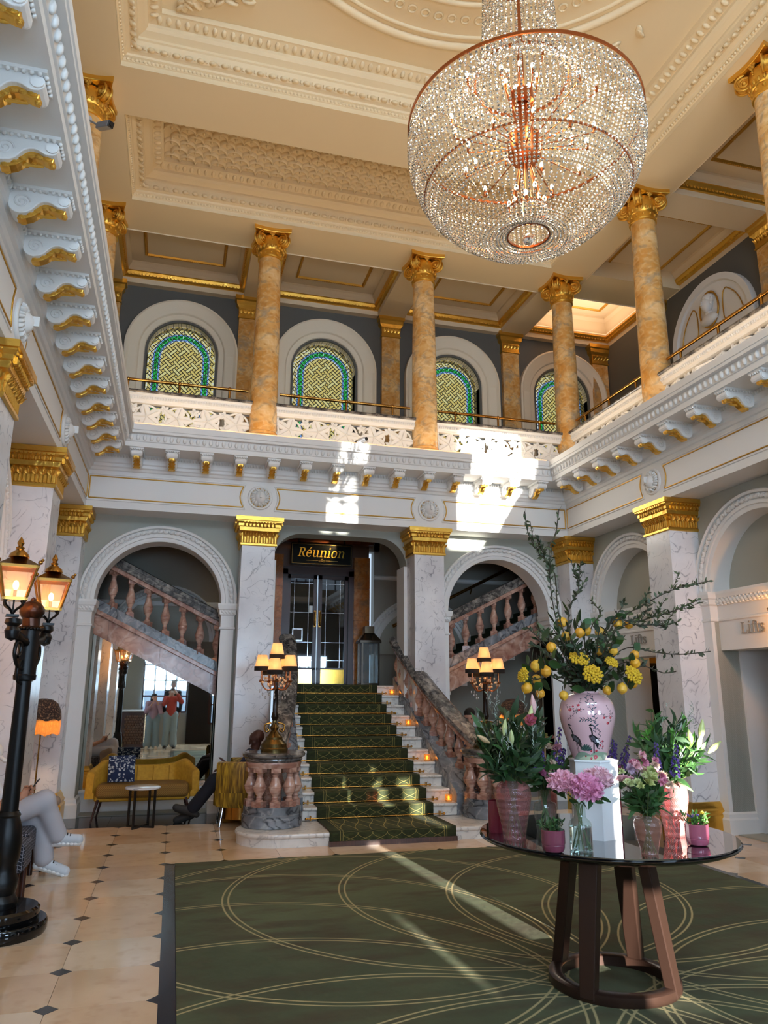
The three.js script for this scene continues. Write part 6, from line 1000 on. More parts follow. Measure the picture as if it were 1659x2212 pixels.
  const L = [[2.31, 1.91, -3.96], [2.23, 1.89, -3.89], [2.46, 1.91, -4.05], [2.54, 1.96, -3.98], [2.64, 1.96, -4.02], [2.22, 1.88, -4.03], [2.19, 1.96, -4.01], [2.34, 1.79, -3.87], [2.42, 1.79, -3.86], [2.54, 1.72, -3.83], [2.56, 1.77, -3.86], [1.95, 1.7, -3.9], [2.04, 1.72, -4.01], [1.99, 1.67, -3.86], [2.02, 1.63, -4.04], [1.89, 1.58, -3.9], [2.0, 1.55, -3.96], [2.13, 1.54, -3.93], [2.33, 1.57, -3.8], [2.56, 1.61, -3.9], [2.45, 1.58, -3.84], [2.02, 1.8, -3.84]];
  L.forEach((p, i) => { const m = mk('lemon', lemG, lemM[i % 3], o); m.position.set(...p); m.rotation.set(rr(-0.7, 0.7), rr(0, 6), rr(-0.8, 0.8)); m.scale.setScalar(rr(0.92, 1.12)); mk('stalk', bar([0, 0.028, 0], [rr(-0.02, 0.02), 0.07, rr(-0.02, 0.02)], 0.0025, 5), barkM, m); });
  for (let k = 0; k < 46; k++) { const c = L[k % L.length], m = mk('lemon_leaf', lf.wide, leafM[k % 4], o); m.position.set(c[0] + rr(-0.05, 0.05), c[1] + rr(-0.01, 0.06), c[2] + rr(-0.05, 0.02)); m.rotation.set(rr(-1.4, 1.4), rr(0, 6), rr(-1.6, 1.6)); }
  const yG = mg(Array.from({ length: 46 }, (_, k) => { const a = k * 2.4, r = 0.0075 * Math.sqrt(k); return sph(0.0085, Math.cos(a) * r, -r * r * 5 + rr(0, 0.006), Math.sin(a) * r, 6, 4); }));
  [[2.19, 1.75, -3.84], [2.23, 1.66, -3.77], [2.37, 1.73, -3.8], [2.51, 1.66, -3.8], [1.85, 1.65, -3.87]].forEach((p, i) => { const m = mk('yarrow_head', yG, S('#c79f1c', 0.85), o); m.position.set(...p); m.rotation.set([0.7, 1.1, 0.8, 1.1, 0.9][i], 0, [0.1, 0.2, -0.1, -0.2, 1.2][i]); m.scale.setScalar(i === 2 || i === 4 ? 0.8 : 1.1); });
}
const pinkGlass = P('#e2b0ae', 0.05, { transmission: 0.86, thickness: 0, bumpMap: tex(128, 0.1, (u, v) => 128 + 110 * Math.sin(u * 6 * PI * 2) * Math.sin(v * 3 * PI * 2 + (Math.floor(u * 12) % 2) * PI), false), bumpScale: 0.004 });
const coralGlass = P('#e09a94', 0.08, { transmission: 0.55, thickness: 0, bumpMap: pinkGlass.bumpMap, bumpScale: 0.006 }), clearGlass = P('#eef6f2', 0.02, { transmission: 0.96, thickness: 0 }), water = P('#eef4ee', 0.0, { transmission: 1, thickness: 0.05, ior: 1.33, attenuationColor: '#d8e6dc', attenuationDistance: 0.6 });
const urn = (r, h) => lathe([[0.001, 0.004], [r * 0.62, 0.0], [r * 0.64, h * 0.03], ...smooth([[r * 0.63, h * 0.06], [r * 0.72, h * 0.25], [r * 0.92, h * 0.55], [r, h * 0.75], [r * 0.9, h * 0.9], [r * 0.55, h * 0.99]], 20), [r * 0.52, h]], 40);
function stemsIn(o, base, n, h, sp) { mk('cut_stems', Array.from({ length: n }, (_, k) => { const a = k * 2.4, b = a + 2.6; return bar([base[0] + Math.cos(a) * sp, base[1] + 0.012, base[2] + Math.sin(a) * sp], [base[0] + Math.cos(b) * sp * 0.6, base[1] + h, base[2] + Math.sin(b) * sp * 0.6], 0.0028, 5); }), stemM, o); }
function lily(o, at, dir, s = 1) { const l = []; for (let k = 0; k < 6; k++) { const a = k / 6 * 2 * PI; l.push(aim(blade(0.085, 0.036, 0.45, 0.3, 5, 1.4), V(0, 0, 0), V(Math.cos(a) * 0.75, 0.75, Math.sin(a) * 0.75), -a - PI / 2)); } const f = mk('lily_flower', l, petal('#de7f9a'), o); f.position.set(...at); f.quaternion.setFromUnitVectors(QY, V(...dir).normalize()); f.scale.setScalar(s); mk('stamens', Array.from({ length: 6 }, (_, k) => mg(bar([0, 0, 0], [Math.cos(k) * 0.02, 0.06, Math.sin(k) * 0.02], 0.0012, 4), sph(0.004, Math.cos(k) * 0.02, 0.06, Math.sin(k) * 0.02, 5, 4))), S('#8a3a28', 0.7), f); }
const budG = lathe(smooth([[0.003, 0], [0.012, 0.025], [0.013, 0.05], [0.003, 0.088]], 12), 8);
function bud(o, at, dir, c = '#c3c98c', s = 1) { const m = mk('lily_bud', budG, S(c, 0.55), o); m.position.set(...at); m.quaternion.setFromUnitVectors(QY, V(...dir).normalize()); m.scale.setScalar(s); }
function sprig(o, at, dir, n = 16) { const l = [], d = V(...dir).normalize(); for (let k = 0; k < n; k++) { const t = k / n; l.push(aim(lf.needle, V(...at).addScaledVector(d, t * 0.14), d.clone().add(V(rr(-1, 1), rr(-0.3, 1), rr(-1, 1))), rr(0, 6), rr(0.5, 0.9))); } mk('silver_sprig', l, silver, o); }
const floretG = mg(Array.from({ length: 5 }, (_, k) => aim(blade(0.016, 0.015, 0.2, 0.2, 2, 1.1), V(0, 0, 0), V(Math.cos(k * 1.257) * 0.9, 0.5, Math.sin(k * 1.257) * 0.9))), sph(0.004, 0, 0.003, 0, 5, 4));
function stock(o, p0, p1, c) { const A = V(...p0), B = V(...p1), n = 26, l = []; for (let k = 0; k < n; k++) { const t = k / n, a = k * 2.4, r = 0.02 * (1.15 - t); l.push(aim(floretG, A.clone().lerp(B, 0.35 + 0.65 * t).add(V(Math.cos(a) * r, 0, Math.sin(a) * r)), V(Math.cos(a), 0.4, Math.sin(a)), k, 1.15 - 0.5 * t)); } mk('florets', l, petal(c), mk('stock_spike', bar(p0, p1, 0.003, 5), stemM, o)); }
const ruf = [ruffle(0.03, 4, 8), ruffle(0.026, 4, 7), ruffle(0.021, 4, 6)];
function bloom(o, at, c, k = 0, s = 1) { const m = mk('ruffled_flower', ruf[k % 3], petal(c), o); m.position.set(...at); m.rotation.set(rr(0.2, 1.1), rr(0, 6), rr(-0.7, 0.7)); m.scale.setScalar(s); }
{ // left vase of lilies
  const p = [1.84, TY, -4.02]; mk('vase_body', urn(0.098, 0.305), pinkGlass, thing('pink_glass_vase', 'large translucent pink hammered glass vase holding the open pink lily', 'vase', p));
  const o = thing('lily_bouquet', 'dark green bouquet with one open pink lily in the translucent vase', 'flowers'), b = [p[0], TY + 0.3, p[2]];
  stemsIn(o, p, 12, 0.29, 0.05); fan(o, b, 24, 0.2, 0.46, 0.2, lf.long, 15, leafM); fan(o, b, 12, 0.3, 0.52, 0.22, lf.mid, 24, oliveM); fan(o, b, 14, 0.08, 0.22, 0.17, lf.long, 12, [leafM[0], leafM[3]]);
  lily(o, [1.81, 1.4, -3.74], [-0.2, 0.3, 1], 1.1); bud(o, [1.87, 1.40, -3.84], [0.1, 0.9, 0.1]); bud(o, [1.77, 1.28, -3.86], [-0.15, 0.8, 0.3]); bud(o, [1.66, 1.29, -3.9], [-0.9, 0.5, 0.1], '#b89a72'); bud(o, [1.72, 1.33, -3.85], [0.1, 1, 0.1]); bud(o, [1.93, 1.44, -3.9], [-0.1, 1, 0], '#d9a9a4', 1.2);
  for (let k = 0; k < 14; k++) sprig(o, [p[0] + rr(-0.2, 0.14), rr(1.15, 1.45), p[2] + rr(0.02, 0.2)], [rr(-0.8, 0.2), 1, rr(0, 0.4)]);
}
{ // right vase of lilies
  const p = [2.76, TY, -3.9]; mk('vase_body', urn(0.088, 0.285), coralGlass, thing('coral_glass_vase', 'large coral pink hammered glass vase behind the potted pansies', 'vase', p));
  const o = thing('lily_bud_bouquet', 'bouquet of bright leaves and closed lily buds in the coral vase', 'flowers'), b = [p[0], TY + 0.28, p[2]];
  stemsIn(o, p, 10, 0.27, 0.045); fan(o, b, 22, 0.2, 0.4, 0.18, lf.long, 14, leafM); fan(o, b, 14, 0.2, 0.44, 0.2, lf.mid, 22, [leafM[2], brightM]); fan(o, b, 10, 0.06, 0.2, 0.16, lf.long, 10, [leafM[2], brightM]);
  bud(o, [2.86, 1.30, -3.74], [0.15, 1, 0.1], '#c9d08a', 1.3); bud(o, [2.80, 1.28, -3.74], [-0.3, 0.9, 0.2], '#b9c878'); bud(o, [2.90, 1.23, -3.74], [0.8, 0.6, 0.1], '#a8b070', 1.2); bud(o, [2.82, 1.25, -3.72], [0.2, 0.9, 0.2], '#cfd39a');
  for (let k = 0; k < 12; k++) sprig(o, [p[0] + rr(-0.12, 0.18), rr(1.15, 1.38), p[2] + rr(0.02, 0.18)], [rr(-0.2, 0.9), 0.8, rr(0, 0.4)]);
  stock(o, [2.62, 1.0, -3.82], [2.6, 1.29, -3.78], '#6a4a9a'); stock(o, [2.7, 1.02, -3.8], [2.7, 1.28, -3.74], '#5c3f90');
}
{ // peonies
  const p = [2.04, TY, -3.66], v = thing('clear_bottle_vase', 'clear glass bottle vase of water with three pink peonies', 'vase', p);
  mk('glass', lathe([[0.001, 0.004], [0.055, 0], [0.058, 0.006], [0.058, 0.125], [0.052, 0.14], [0.034, 0.155], [0.03, 0.165], [0.03, 0.225], [0.034, 0.232]], 40), clearGlass, v); mk('water', lathe([[0.001, 0.008], [0.054, 0.008], [0.054, 0.115], [0.001, 0.115]], 36), water, v);
  const o = thing('peony_bunch', 'three full pink peonies before the white pedestal', 'flowers'); stemsIn(o, p, 7, 0.22, 0.036);
  [[1.955, 1.1, -3.66, '#ecb4c6'], [2.035, 1.085, -3.57, '#e097ba'], [2.125, 1.115, -3.62, '#f1cbd6']].forEach(([x, y, z, c], i) => { const m = mk('peony', peonyG, petal(c), o); m.position.set(x, y, z); m.scale.set(1.12, 0.95, 1.12); m.rotation.set(rr(0, 0.6), i, rr(-0.3, 0.3)); mk('peony_stalk', bar([x, y - 0.03, z], [p[0], p[1] + 0.22, p[2]], 0.004, 5), stemM, o); });
  mk('peony_leaves', Array.from({ length: 12 }, () => aim(lf.mid, V(p[0] + rr(-0.08, 0.1), rr(1.02, 1.06), p[2] + rr(-0.03, 0.08)), V(rr(-1, 1), rr(-0.7, 0.3), rr(-0.5, 1)), rr(0, 6))), leafM[1], o);
}
{ // small vase of mixed flowers
  const p = [2.31, TY, -3.48]; mk('vase_body', urn(0.066, 0.185), P('#e8c4b4', 0.04, { transmission: 0.88, thickness: 0, bumpMap: pinkGlass.bumpMap, bumpScale: 0.004 }), thing('small_blush_vase', 'small blush glass vase with mixed pastel blooms at the table front', 'vase', p));
  const o = thing('pastel_bouquet', 'bouquet of pink, cream and green ruffled blooms over long leaves', 'flowers'), b = [p[0], TY + 0.18, p[2]];
  stemsIn(o, p, 14, 0.17, 0.034); fan(o, b, 22, 0.06, 0.2, 0.1, lf.long, 9, [leafM[1], leafM[2]], 0.0025, 0.8); fan(o, b, 14, 0.14, 0.26, 0.12, lf.small, 14, [oliveM[0], leafM[2]]);
  const cs = ['#d98aa4', '#e8b4bc', '#ead9c4', '#b9c07a', '#d8c0d6', '#e6c9b4', '#cfd49a', '#d07a96'];
  for (let k = 0; k < 40; k++) { const a = k * 2.4, q = 0.13 * Math.sqrt(k / 40), y = 1.2 - q * 0.75 + rr(-0.04, 0.07); bloom(o, [p[0] + Math.cos(a) * q, y, p[2] + Math.sin(a) * q * 0.9 + 0.01], cs[k % 8], k, 0.95); }
}
{ // vases at the back of the table
  const p = [2.12, TY, -4.2]; mk('glass', lathe([[0.001, 0.004], [0.05, 0], [0.068, 0.12], [0.06, 0.155], [0.035, 0.165], [0.035, 0.23]], 36), clearGlass, thing('clear_tapered_vase', 'clear tapered glass vase behind the maroon pot', 'vase', p));
  const o = thing('meadow_bouquet', 'purple stock and dusky pink blooms in the clear tapered vase', 'flowers'), b = [p[0], TY + 0.22, p[2]];
  stemsIn(o, p, 12, 0.22, 0.04); fan(o, b, 20, 0.06, 0.24, 0.15, lf.long, 9, [leafM[1], leafM[2]]);
  stock(o, [2.1, 1.0, -4.2], [2.08, 1.32, -4.14], '#6f4fa8'); stock(o, [2.16, 1.0, -4.18], [2.2, 1.36, -4.12], '#7a58b4'); stock(o, [2.05, 1.02, -4.2], [2.03, 1.26, -4.12], '#8a6ac0'); stock(o, [2.18, 1.0, -4.18], [2.22, 1.24, -4.12], '#5f4398');
  for (let k = 0; k < 12; k++) bloom(o, [p[0] + rr(-0.1, 0.1), rr(1.08, 1.26), p[2] + rr(0, 0.1)], ['#c98a96', '#dcc0a0', '#b9648a', '#e0c8b0'][k % 4], k);
  const q = [2.26, TY, -4.42]; mk('vase_body', urn(0.05, 0.2), coralGlass, thing('slim_rose_vase', 'slim rose glass vase glimpsed behind the peonies', 'vase', q));
  const d = thing('dusky_bouquet', 'dusky pink and olive blooms behind the white pedestal', 'flowers'); fan(d, [q[0], TY + 0.2, q[2]], 10, 0.1, 0.26, 0.1, lf.small, 14, oliveM); for (let k = 0; k < 18; k++) bloom(d, [q[0] + rr(-0.11, 0.05), rr(1.1, 1.3), q[2] + rr(-0.05, 0.12)], ['#b8706e', '#a8a05a', '#c48a80', '#9c8a48'][k % 4], k, 1.0);
  const w = [2.62, TY, -4.3]; mk('vase_body', lathe([[0.001, 0], [0.05, 0], [0.055, 0.01], [0.055, 0.2], [0.05, 0.2]], 30), S('#8e3d4c', 0.25), thing('maroon_cylinder_vase', 'maroon cylinder vase at the table back beside the pedestal', 'vase', w));
  const v = thing('violet_stock_bunch', 'tall violet stock standing behind the pedestal', 'flowers'); for (let k = 0; k < 6; k++) stock(v, [w[0] + rr(-0.02, 0.02), TY + 0.2, w[2]], [w[0] - 0.06 + k * 0.035, rr(1.2, 1.33), w[2] + rr(0, 0.1)], k % 2 ? '#553c8c' : '#6b4ca4'); fan(v, [w[0], TY + 0.2, w[2]], 8, 0.05, 0.16, 0.1, lf.mid, 9, leafM); for (let k = 0; k < 6; k++) bloom(v, [w[0] + rr(-0.08, 0.02), rr(1.02, 1.14), w[2] + rr(0, 0.1)], '#b85a7a', k);
  mk('vase_body', lathe([[0.001, 0], [0.045, 0], [0.05, 0.01], [0.05, 0.17], [0.046, 0.17]], 30), S('#7e3040', 0.25), thing('dark_red_pot', 'dark red pot half hidden behind the translucent pink vase', 'pot', [1.84, TY, -4.25]));
}
for (const [x, z, label, fl, fcol] of [[1.89, -3.67, 'maroon ribbed pot with low green foliage at the table edge', 'low dark green foliage in the maroon pot', null], [2.71, -3.64, 'rose pink ribbed pot near the coral vase', 'yellow and violet pansies in the rose pink pot', 1]]) {
  const o = thing('ribbed_pot', label, 'pot', [x, TY, z]), pm = P(fcol ? '#a8546a' : '#74344a', 0.22, { clearcoat: 0.8 });
  mk('pot_body', lathe([[0.001, 0], [0.036, 0], [0.05, 0.006], [0.056, 0.02], [0.057, 0.034], [0.0555, 0.036], [0.058, 0.038], ...Array.from({ length: 12 }, (_, k) => [0.0585 + (k % 2) * 0.0012, 0.042 + k * 0.005]), [0.0595, 0.105], [0.056, 0.106], [0.054, 0.09]], 40), pm, o); mk('soil', cyl(0.053, 0.053, 0.01, 0, 0.082, 0, 24), S('#2a1e16', 0.95), o);
  const pl = thing('potted_pansies', fl, 'plant', [x, TY + 0.088, z]);
  for (let k = 0; k < 14; k++) { const a = k * 2.4, q = rr(0.01, 0.055); dressed(pl, [[Math.cos(a) * 0.02, 0, Math.sin(a) * 0.02], [Math.cos(a) * q, 0.03, Math.sin(a) * q], [Math.cos(a) * q * 1.3, rr(0.045, 0.075), Math.sin(a) * q * 1.3]], 0.0015, lf.small, 9, fcol ? [leafM[2], brightM][k % 2] : leafM[k % 4], 0.2, 0.9, stemM, 0.75); }
  if (fcol) for (let k = 0; k < 8; k++) { const m = mk('pansy', floretG, petal(k % 2 ? '#e2c23a' : '#8a78c4'), pl); m.position.set(rr(-0.06, 0.06), rr(0.05, 0.085), rr(-0.02, 0.06)); m.rotation.set(rr(0.3, 1.2), rr(0, 6), 0); m.scale.setScalar(0.8); }
}
// ---------------------------------------------------------------- people
function field(bones, cell, k = 0.025, grow = 0) { // smooth union of tapered capsules, meshed on a grid
  const lo = V(1e9, 1e9, 1e9), hi = V(-1e9, -1e9, -1e9);
  for (const [a, b, ra, rb_] of bones) for (const [p, r] of [[a, ra], [b, rb_]]) { lo.min(V(...p).addScalar(-r - grow - 0.03)); hi.max(V(...p).addScalar(r + grow + 0.03)); }
  const c = lo.clone().add(hi).multiplyScalar(0.5), h = Math.max(hi.x - lo.x, hi.y - lo.y, hi.z - lo.z) / 2 + cell * 2, n = Math.ceil(2 * h / cell), mc = new MarchingCubes(n, new THREE.MeshBasicMaterial(), false, false, 140000);
  mc.isolation = 0; const F = mc.field, hs = n / 2;
  F.fill(-0.2);
  const B = bones.map(([a, b, ra, rb_]) => { const d = [b[0] - a[0], b[1] - a[1], b[2] - a[2]]; return [a[0], a[1], a[2], d[0], d[1], d[2], 1 / Math.max(1e-9, d[0] * d[0] + d[1] * d[1] + d[2] * d[2]), ra + grow, rb_ - ra]; });
  for (let z = 0; z < n; z++) { const Z = c.z + (z - hs) / hs * h; if (Z < lo.z - 0.03 || Z > hi.z + 0.03) continue;
    for (let y = 0; y < n; y++) { const Y = c.y + (y - hs) / hs * h; if (Y < lo.y - 0.03 || Y > hi.y + 0.03) continue;
      for (let x = 0; x < n; x++) { const X = c.x + (x - hs) / hs * h; if (X < lo.x - 0.03 || X > hi.x + 0.03) continue; let d = 1;
        for (const q of B) { const px = X - q[0], py = Y - q[1], pz = Z - q[2]; let t = (px * q[3] + py * q[4] + pz * q[5]) * q[6]; t = t < 0 ? 0 : t > 1 ? 1 : t; const ex = px - q[3] * t, ey = py - q[4] * t, ez = pz - q[5] * t, e = Math.sqrt(ex * ex + ey * ey + ez * ez) - q[7] - q[8] * t; const w = Math.max(k - Math.abs(d - e), 0) / k; d = Math.min(d, e) - w * w * k * 0.25; }
        F[x + y * n + z * n * n] = -d; } } }
  mc.update();
  const m = mc.count, g = new THREE.BufferGeometry(); g.setAttribute('position', new THREE.BufferAttribute(mc.positionArray.slice(0, m * 3), 3)); g.setAttribute('normal', new THREE.BufferAttribute(mc.normalArray.slice(0, m * 3), 3)); g.setAttribute('uv', new THREE.BufferAttribute(new Float32Array(m * 2), 2));
  return g.scale(h, h, h).translate(c.x, c.y, c.z);
}
const vadd = (a, b, s = 1) => [a[0] + b[0] * s, a[1] + b[1] * s, a[2] + b[2] * s], nrm = (a) => { const l = Math.hypot(...a); return a.map((q) => q / l); }, crs = (a, b) => [a[1] * b[2] - a[2] * b[1], a[2] * b[0] - a[0] * b[2], a[0] * b[1] - a[1] * b[0]];
function handBones(w, dir, palm, side, curl = 0.5) { // palm faces `palm`, thumb towards `side`
  dir = nrm(dir); palm = nrm(palm); side = nrm(side); const o = [[w, vadd(w, dir, 0.03), 0.024, 0.026]];
  for (let f = 0; f < 4; f++) { const off = 0.03 - f * 0.02, k = vadd(vadd(w, dir, 0.085 - 0.006 * Math.abs(f - 1)), side, off), L = [0.036, 0.042, 0.038, 0.03][f]; o.push([vadd(w, side, off * 0.4), k, 0.016, 0.0115]); let p = k; for (let j = 0; j < 3; j++) { const a = curl * (j + 1), d2 = vadd(dir.map((q) => q * Math.cos(a)), palm, Math.sin(a)), e = vadd(p, d2, L * (1 - j * 0.2)); o.push([p, e, 0.0098 - j * 0.001, 0.0088 - j * 0.001]); p = e; } }
  const t0 = vadd(vadd(w, dir, 0.025), side, 0.025), t1 = vadd(vadd(t0, side, 0.028), vadd(dir, palm, 0.6), 0.02), t2 = vadd(t1, vadd(dir, palm, 0.7), 0.026); o.push([t0, t1, 0.014, 0.0115], [t1, t2, 0.011, 0.009]);
  return o;
}
function headBones(c, f, s = 1) { // c = centre of the skull, f = where it looks
  f = nrm(f); const r = nrm(crs(f, [0, 1, 0])), u = crs(r, f), at = (x, y, z) => vadd(vadd(vadd(c, r, x * s), u, y * s), f, z * s), o = [[at(0, 0.03, -0.018), at(0, 0.02, 0.02), 0.078 * s, 0.072 * s], [at(0, -0.02, 0.02), at(0, -0.085, 0.05), 0.06 * s, 0.034 * s], [at(0, 0.0, 0.088), at(0, -0.035, 0.1), 0.009 * s, 0.014 * s], [at(-0.02, -0.068, 0.078), at(0.02, -0.068, 0.078), 0.011 * s, 0.011 * s], [at(-0.04, 0.018, 0.07), at(0.04, 0.018, 0.07), 0.018 * s, 0.018 * s]];
  for (const q of [-1, 1]) o.push([at(q * 0.078, 0.01, -0.005), at(q * 0.078, -0.025, 0.002), 0.014 * s, 0.01 * s], [at(q * 0.045, -0.03, 0.05), at(q * 0.03, -0.05, 0.06), 0.024 * s, 0.02 * s]);
  return { bones: o, at };
}
function person(label, J, C, extra = {}) { // J: joints in world metres
  const s = extra.size ?? 1, o = thing('person', label, 'person'), H = headBones(J.head, J.look, s), skin = S(C.skin, 0.55);
  const torso = [[J.pelvis, J.chest, 0.125 * s, 0.12 * s], [J.chest, vadd(J.neck, [0, -0.05, 0]), 0.12 * s, 0.07 * s], [J.sh[0], J.sh[1], 0.062 * s, 0.062 * s], [J.hip[0], J.hip[1], 0.1 * s, 0.1 * s], [J.pelvis, J.hip[0], 0.11 * s, 0.095 * s], [J.pelvis, J.hip[1], 0.11 * s, 0.095 * s]];
  const upper = [0, 1].map((i) => [J.sh[i], J.el[i], 0.052 * s, 0.042 * s]), fore = [0, 1].map((i) => [J.el[i], J.wr[i], 0.042 * s, 0.027 * s]), thigh = [0, 1].map((i) => [J.hip[i], J.kn[i], 0.088 * s, 0.06 * s]), shin = [0, 1].map((i) => [J.kn[i], J.an[i], 0.058 * s, 0.038 * s]), foot = [0, 1].map((i) => [J.an[i], J.toe[i], 0.036 * s, 0.028 * s]);
  const neck = [[J.neck, vadd(J.head, [0, -0.05, 0]), 0.05 * s, 0.05 * s]];
  mk('body', mg(field([...torso, ...upper, ...fore, ...thigh, ...shin, ...foot, ...neck], 0.018), field([...H.bones, ...neck], 0.007, 0.016), [0, 1].map((i) => (J.hand?.[i] ? field(handBones(J.wr[i], ...J.hand[i]), 0.005, 0.008) : sph(0.03, ...J.wr[i])))), skin, o);
  mk('top_garment', field([...torso.slice(0, 3), ...upper.map(([a, b, p, q]) => (extra.short ? [a, a.map((v, i) => v + (b[i] - v) * 0.65), p + 0.012, q + 0.016] : [a, b, p, q])), ...(extra.short ? [] : fore.map(([a, b, p, q]) => [a, a.map((v, i) => v + (b[i] - v) * 0.88), p, q + 0.004]))], 0.016, 0.03, 0.014), S(C.top, 0.85), o);
  mk('trousers', field([...torso.slice(3), ...thigh.map(([a, b, p, q]) => [a, b, p + 0.004, q + 0.016]), ...shin.map(([a, b, p, q]) => [a, a.map((v, i) => v + (b[i] - v) * 0.9), p + 0.012, q + (extra.flare ?? 0.018)])], 0.016, 0.03, 0.012), S(C.legs, 0.85, { bumpMap: tPile, bumpScale: 0.002 }), o);
  for (const i of [0, 1]) { const h = J.an[i], t = J.toe[i], dn = J.sole?.[i] ?? [0, -0.04, 0]; const sh = mk('shoe', field([[vadd(h, dn, 0.3), vadd(t, dn, 0.1), 0.042 * s, 0.034 * s], [vadd(h, vadd(h, t, -1), 0.25), vadd(t, dn, 0.3), 0.04 * s, 0.036 * s]], 0.009, 0.02), S(C.shoe, 0.7), o); mk('sole', field([[vadd(vadd(h, vadd(h, t, -1), 0.3), dn, 1), vadd(t, dn, 0.7), 0.022 * s, 0.02 * s]], 0.008, 0.02, 0.012), S(C.sole ?? '#dddddd', 0.7), sh); if (extra.laces) { const up = (q, y, e = 0) => h.map((v, k) => v + (t[k] - v) * q + (k === 1 ? y : k === 2 ? e : 0)); mk('laces', [[0.15, 0.045], [0.3, 0.04], [0.45, 0.034], [0.6, 0.028]].map(([q, y]) => tube([up(q, y - 0.012, -0.032), up(q, y + 0.004, 0), up(q, y - 0.012, 0.032)], 0.006, 10, 5)), S('#0e0e10', 0.8), sh); mk('sole_pods', [-0.1, 0.1, 0.3, 0.5, 0.7, 0.9].map((q) => [-1, 1].map((e) => sph(1, 0, 0, 0, 8, 6).scale(0.018, 0.013, 0.013).translate(...up(q, -0.045 * s + (t[1] - h[1]) * 0, e * 0.03)))), S('#e8e6e4', 0.7), sh); } }
  const eye = []; for (const q of [-1, 1]) eye.push(sph(0.011 * s, ...H.at(q * 0.031, 0.0, 0.078), 8, 6)); mk('eyes', eye, S('#1c1614', 0.3), o); mk('lips', sph(1, 0, 0, 0, 8, 6).scale(0.02, 0.007, 0.01).translate(...H.at(0, -0.068, 0.088)), S(C.lips ?? '#9c5148', 0.5), o);
  if (C.hair) { const hb = [[H.at(0, 0.05, -0.03), H.at(0, 0.055, 0.01), 0.082 * s, 0.076 * s], [H.at(0, 0.0, -0.05), H.at(0, -0.04, -0.05), 0.075 * s, 0.06 * s]]; if (extra.long) for (const q of [-1, 0, 1]) hb.push([H.at(q * 0.06, 0.0, -0.035), H.at(q * 0.07, -0.24, -0.05), 0.045 * s, 0.03 * s]); mk('hair', field(hb, 0.009, 0.02), S(C.hair, 0.7), o); }
  return { o, H };
}
{ // seated beside the street lamp: white tee, pale trousers, cap, legs crossed
  const z = -7.35, { o, H } = person('seated person in pale grey trousers and trainers looking at a phone', { head: [-1.5, 1.0, z - 0.02], look: [0.9, -0.45, 0.05], neck: [-1.52, 0.86, z], chest: [-1.53, 0.68, z], pelvis: [-1.47, 0.47, z], sh: [[-1.5, 0.8, z - 0.17], [-1.5, 0.8, z + 0.17]], el: [[-1.38, 0.6, z - 0.2], [-1.38, 0.6, z + 0.2]], wr: [[-1.2, 0.68, z - 0.05], [-1.2, 0.66, z + 0.08]], hip: [[-1.4, 0.48, z - 0.09], [-1.4, 0.48, z + 0.09]], kn: [[-1.02, 0.5, z - 0.1], [-1.0, 0.64, z + 0.02]], an: [[-0.98, 0.12, z - 0.16], [-0.88, 0.32, z - 0.12]], toe: [[-0.8, 0.05, z - 0.15], [-0.71, 0.31, z - 0.1]], sole: [[0, -0.045, 0], [0.0, -0.045, 0.0]], hand: [[[0.7, 0.5, 0.5], [0, -0.2, 1], [0, 1, 0], 0.5], [[0.7, 0.5, -0.4], [0, -0.2, -1], [0, 1, 0], 0.5]] }, { skin: '#b98468', top: '#d9d9dc', legs: '#b4b1b6', shoe: '#c9cdd2', sole: '#e6e4e2', hair: '#4a3a2e' }, { short: true, laces: true, flare: 0.03 });
  mk('cap', [field([[H.at(0, 0.06, -0.02), H.at(0, 0.06, 0.02), 0.085, 0.08]], 0.009, 0.02), field([[H.at(-0.04, 0.05, 0.09), H.at(0.04, 0.05, 0.09), 0.014, 0.014], [H.at(-0.03, 0.04, 0.14), H.at(0.03, 0.04, 0.14), 0.01, 0.01], [H.at(0, 0.05, 0.08), H.at(0, 0.04, 0.15), 0.012, 0.01]], 0.007, 0.03)], S('#e4e2de', 0.8), o);
  const ph = thing('mobile_phone', 'mobile phone held by the person in pale trousers', 'phone', [-1.1, 0.76, z + 0.01]); mk('case', rb(0.008, 0.14, 0.07, 0.003), M.blackP, ph); mk('screen', bx(-0.0052, -0.065, -0.031, -0.0045, 0.065, 0.031), S('#8090a0', 0.2), ph); ph.rotation.z = -0.6;
  const bag = thing('tan_bag', 'soft tan bag standing behind the crossed knee', 'bag', [-1.05, 0, -8.0]); mk('bag_body', field([[[0, 0.22, 0], [0, 0.4, 0], 0.12, 0.1], [[-0.05, 0.5, 0], [0.05, 0.55, 0], 0.06, 0.05]], 0.014, 0.05), S('#8a7462', 0.8), bag); mk('stand', cyl(0.03, 0.03, 0.2, 0, 0, 0, 10), M.mahog, bag);
}
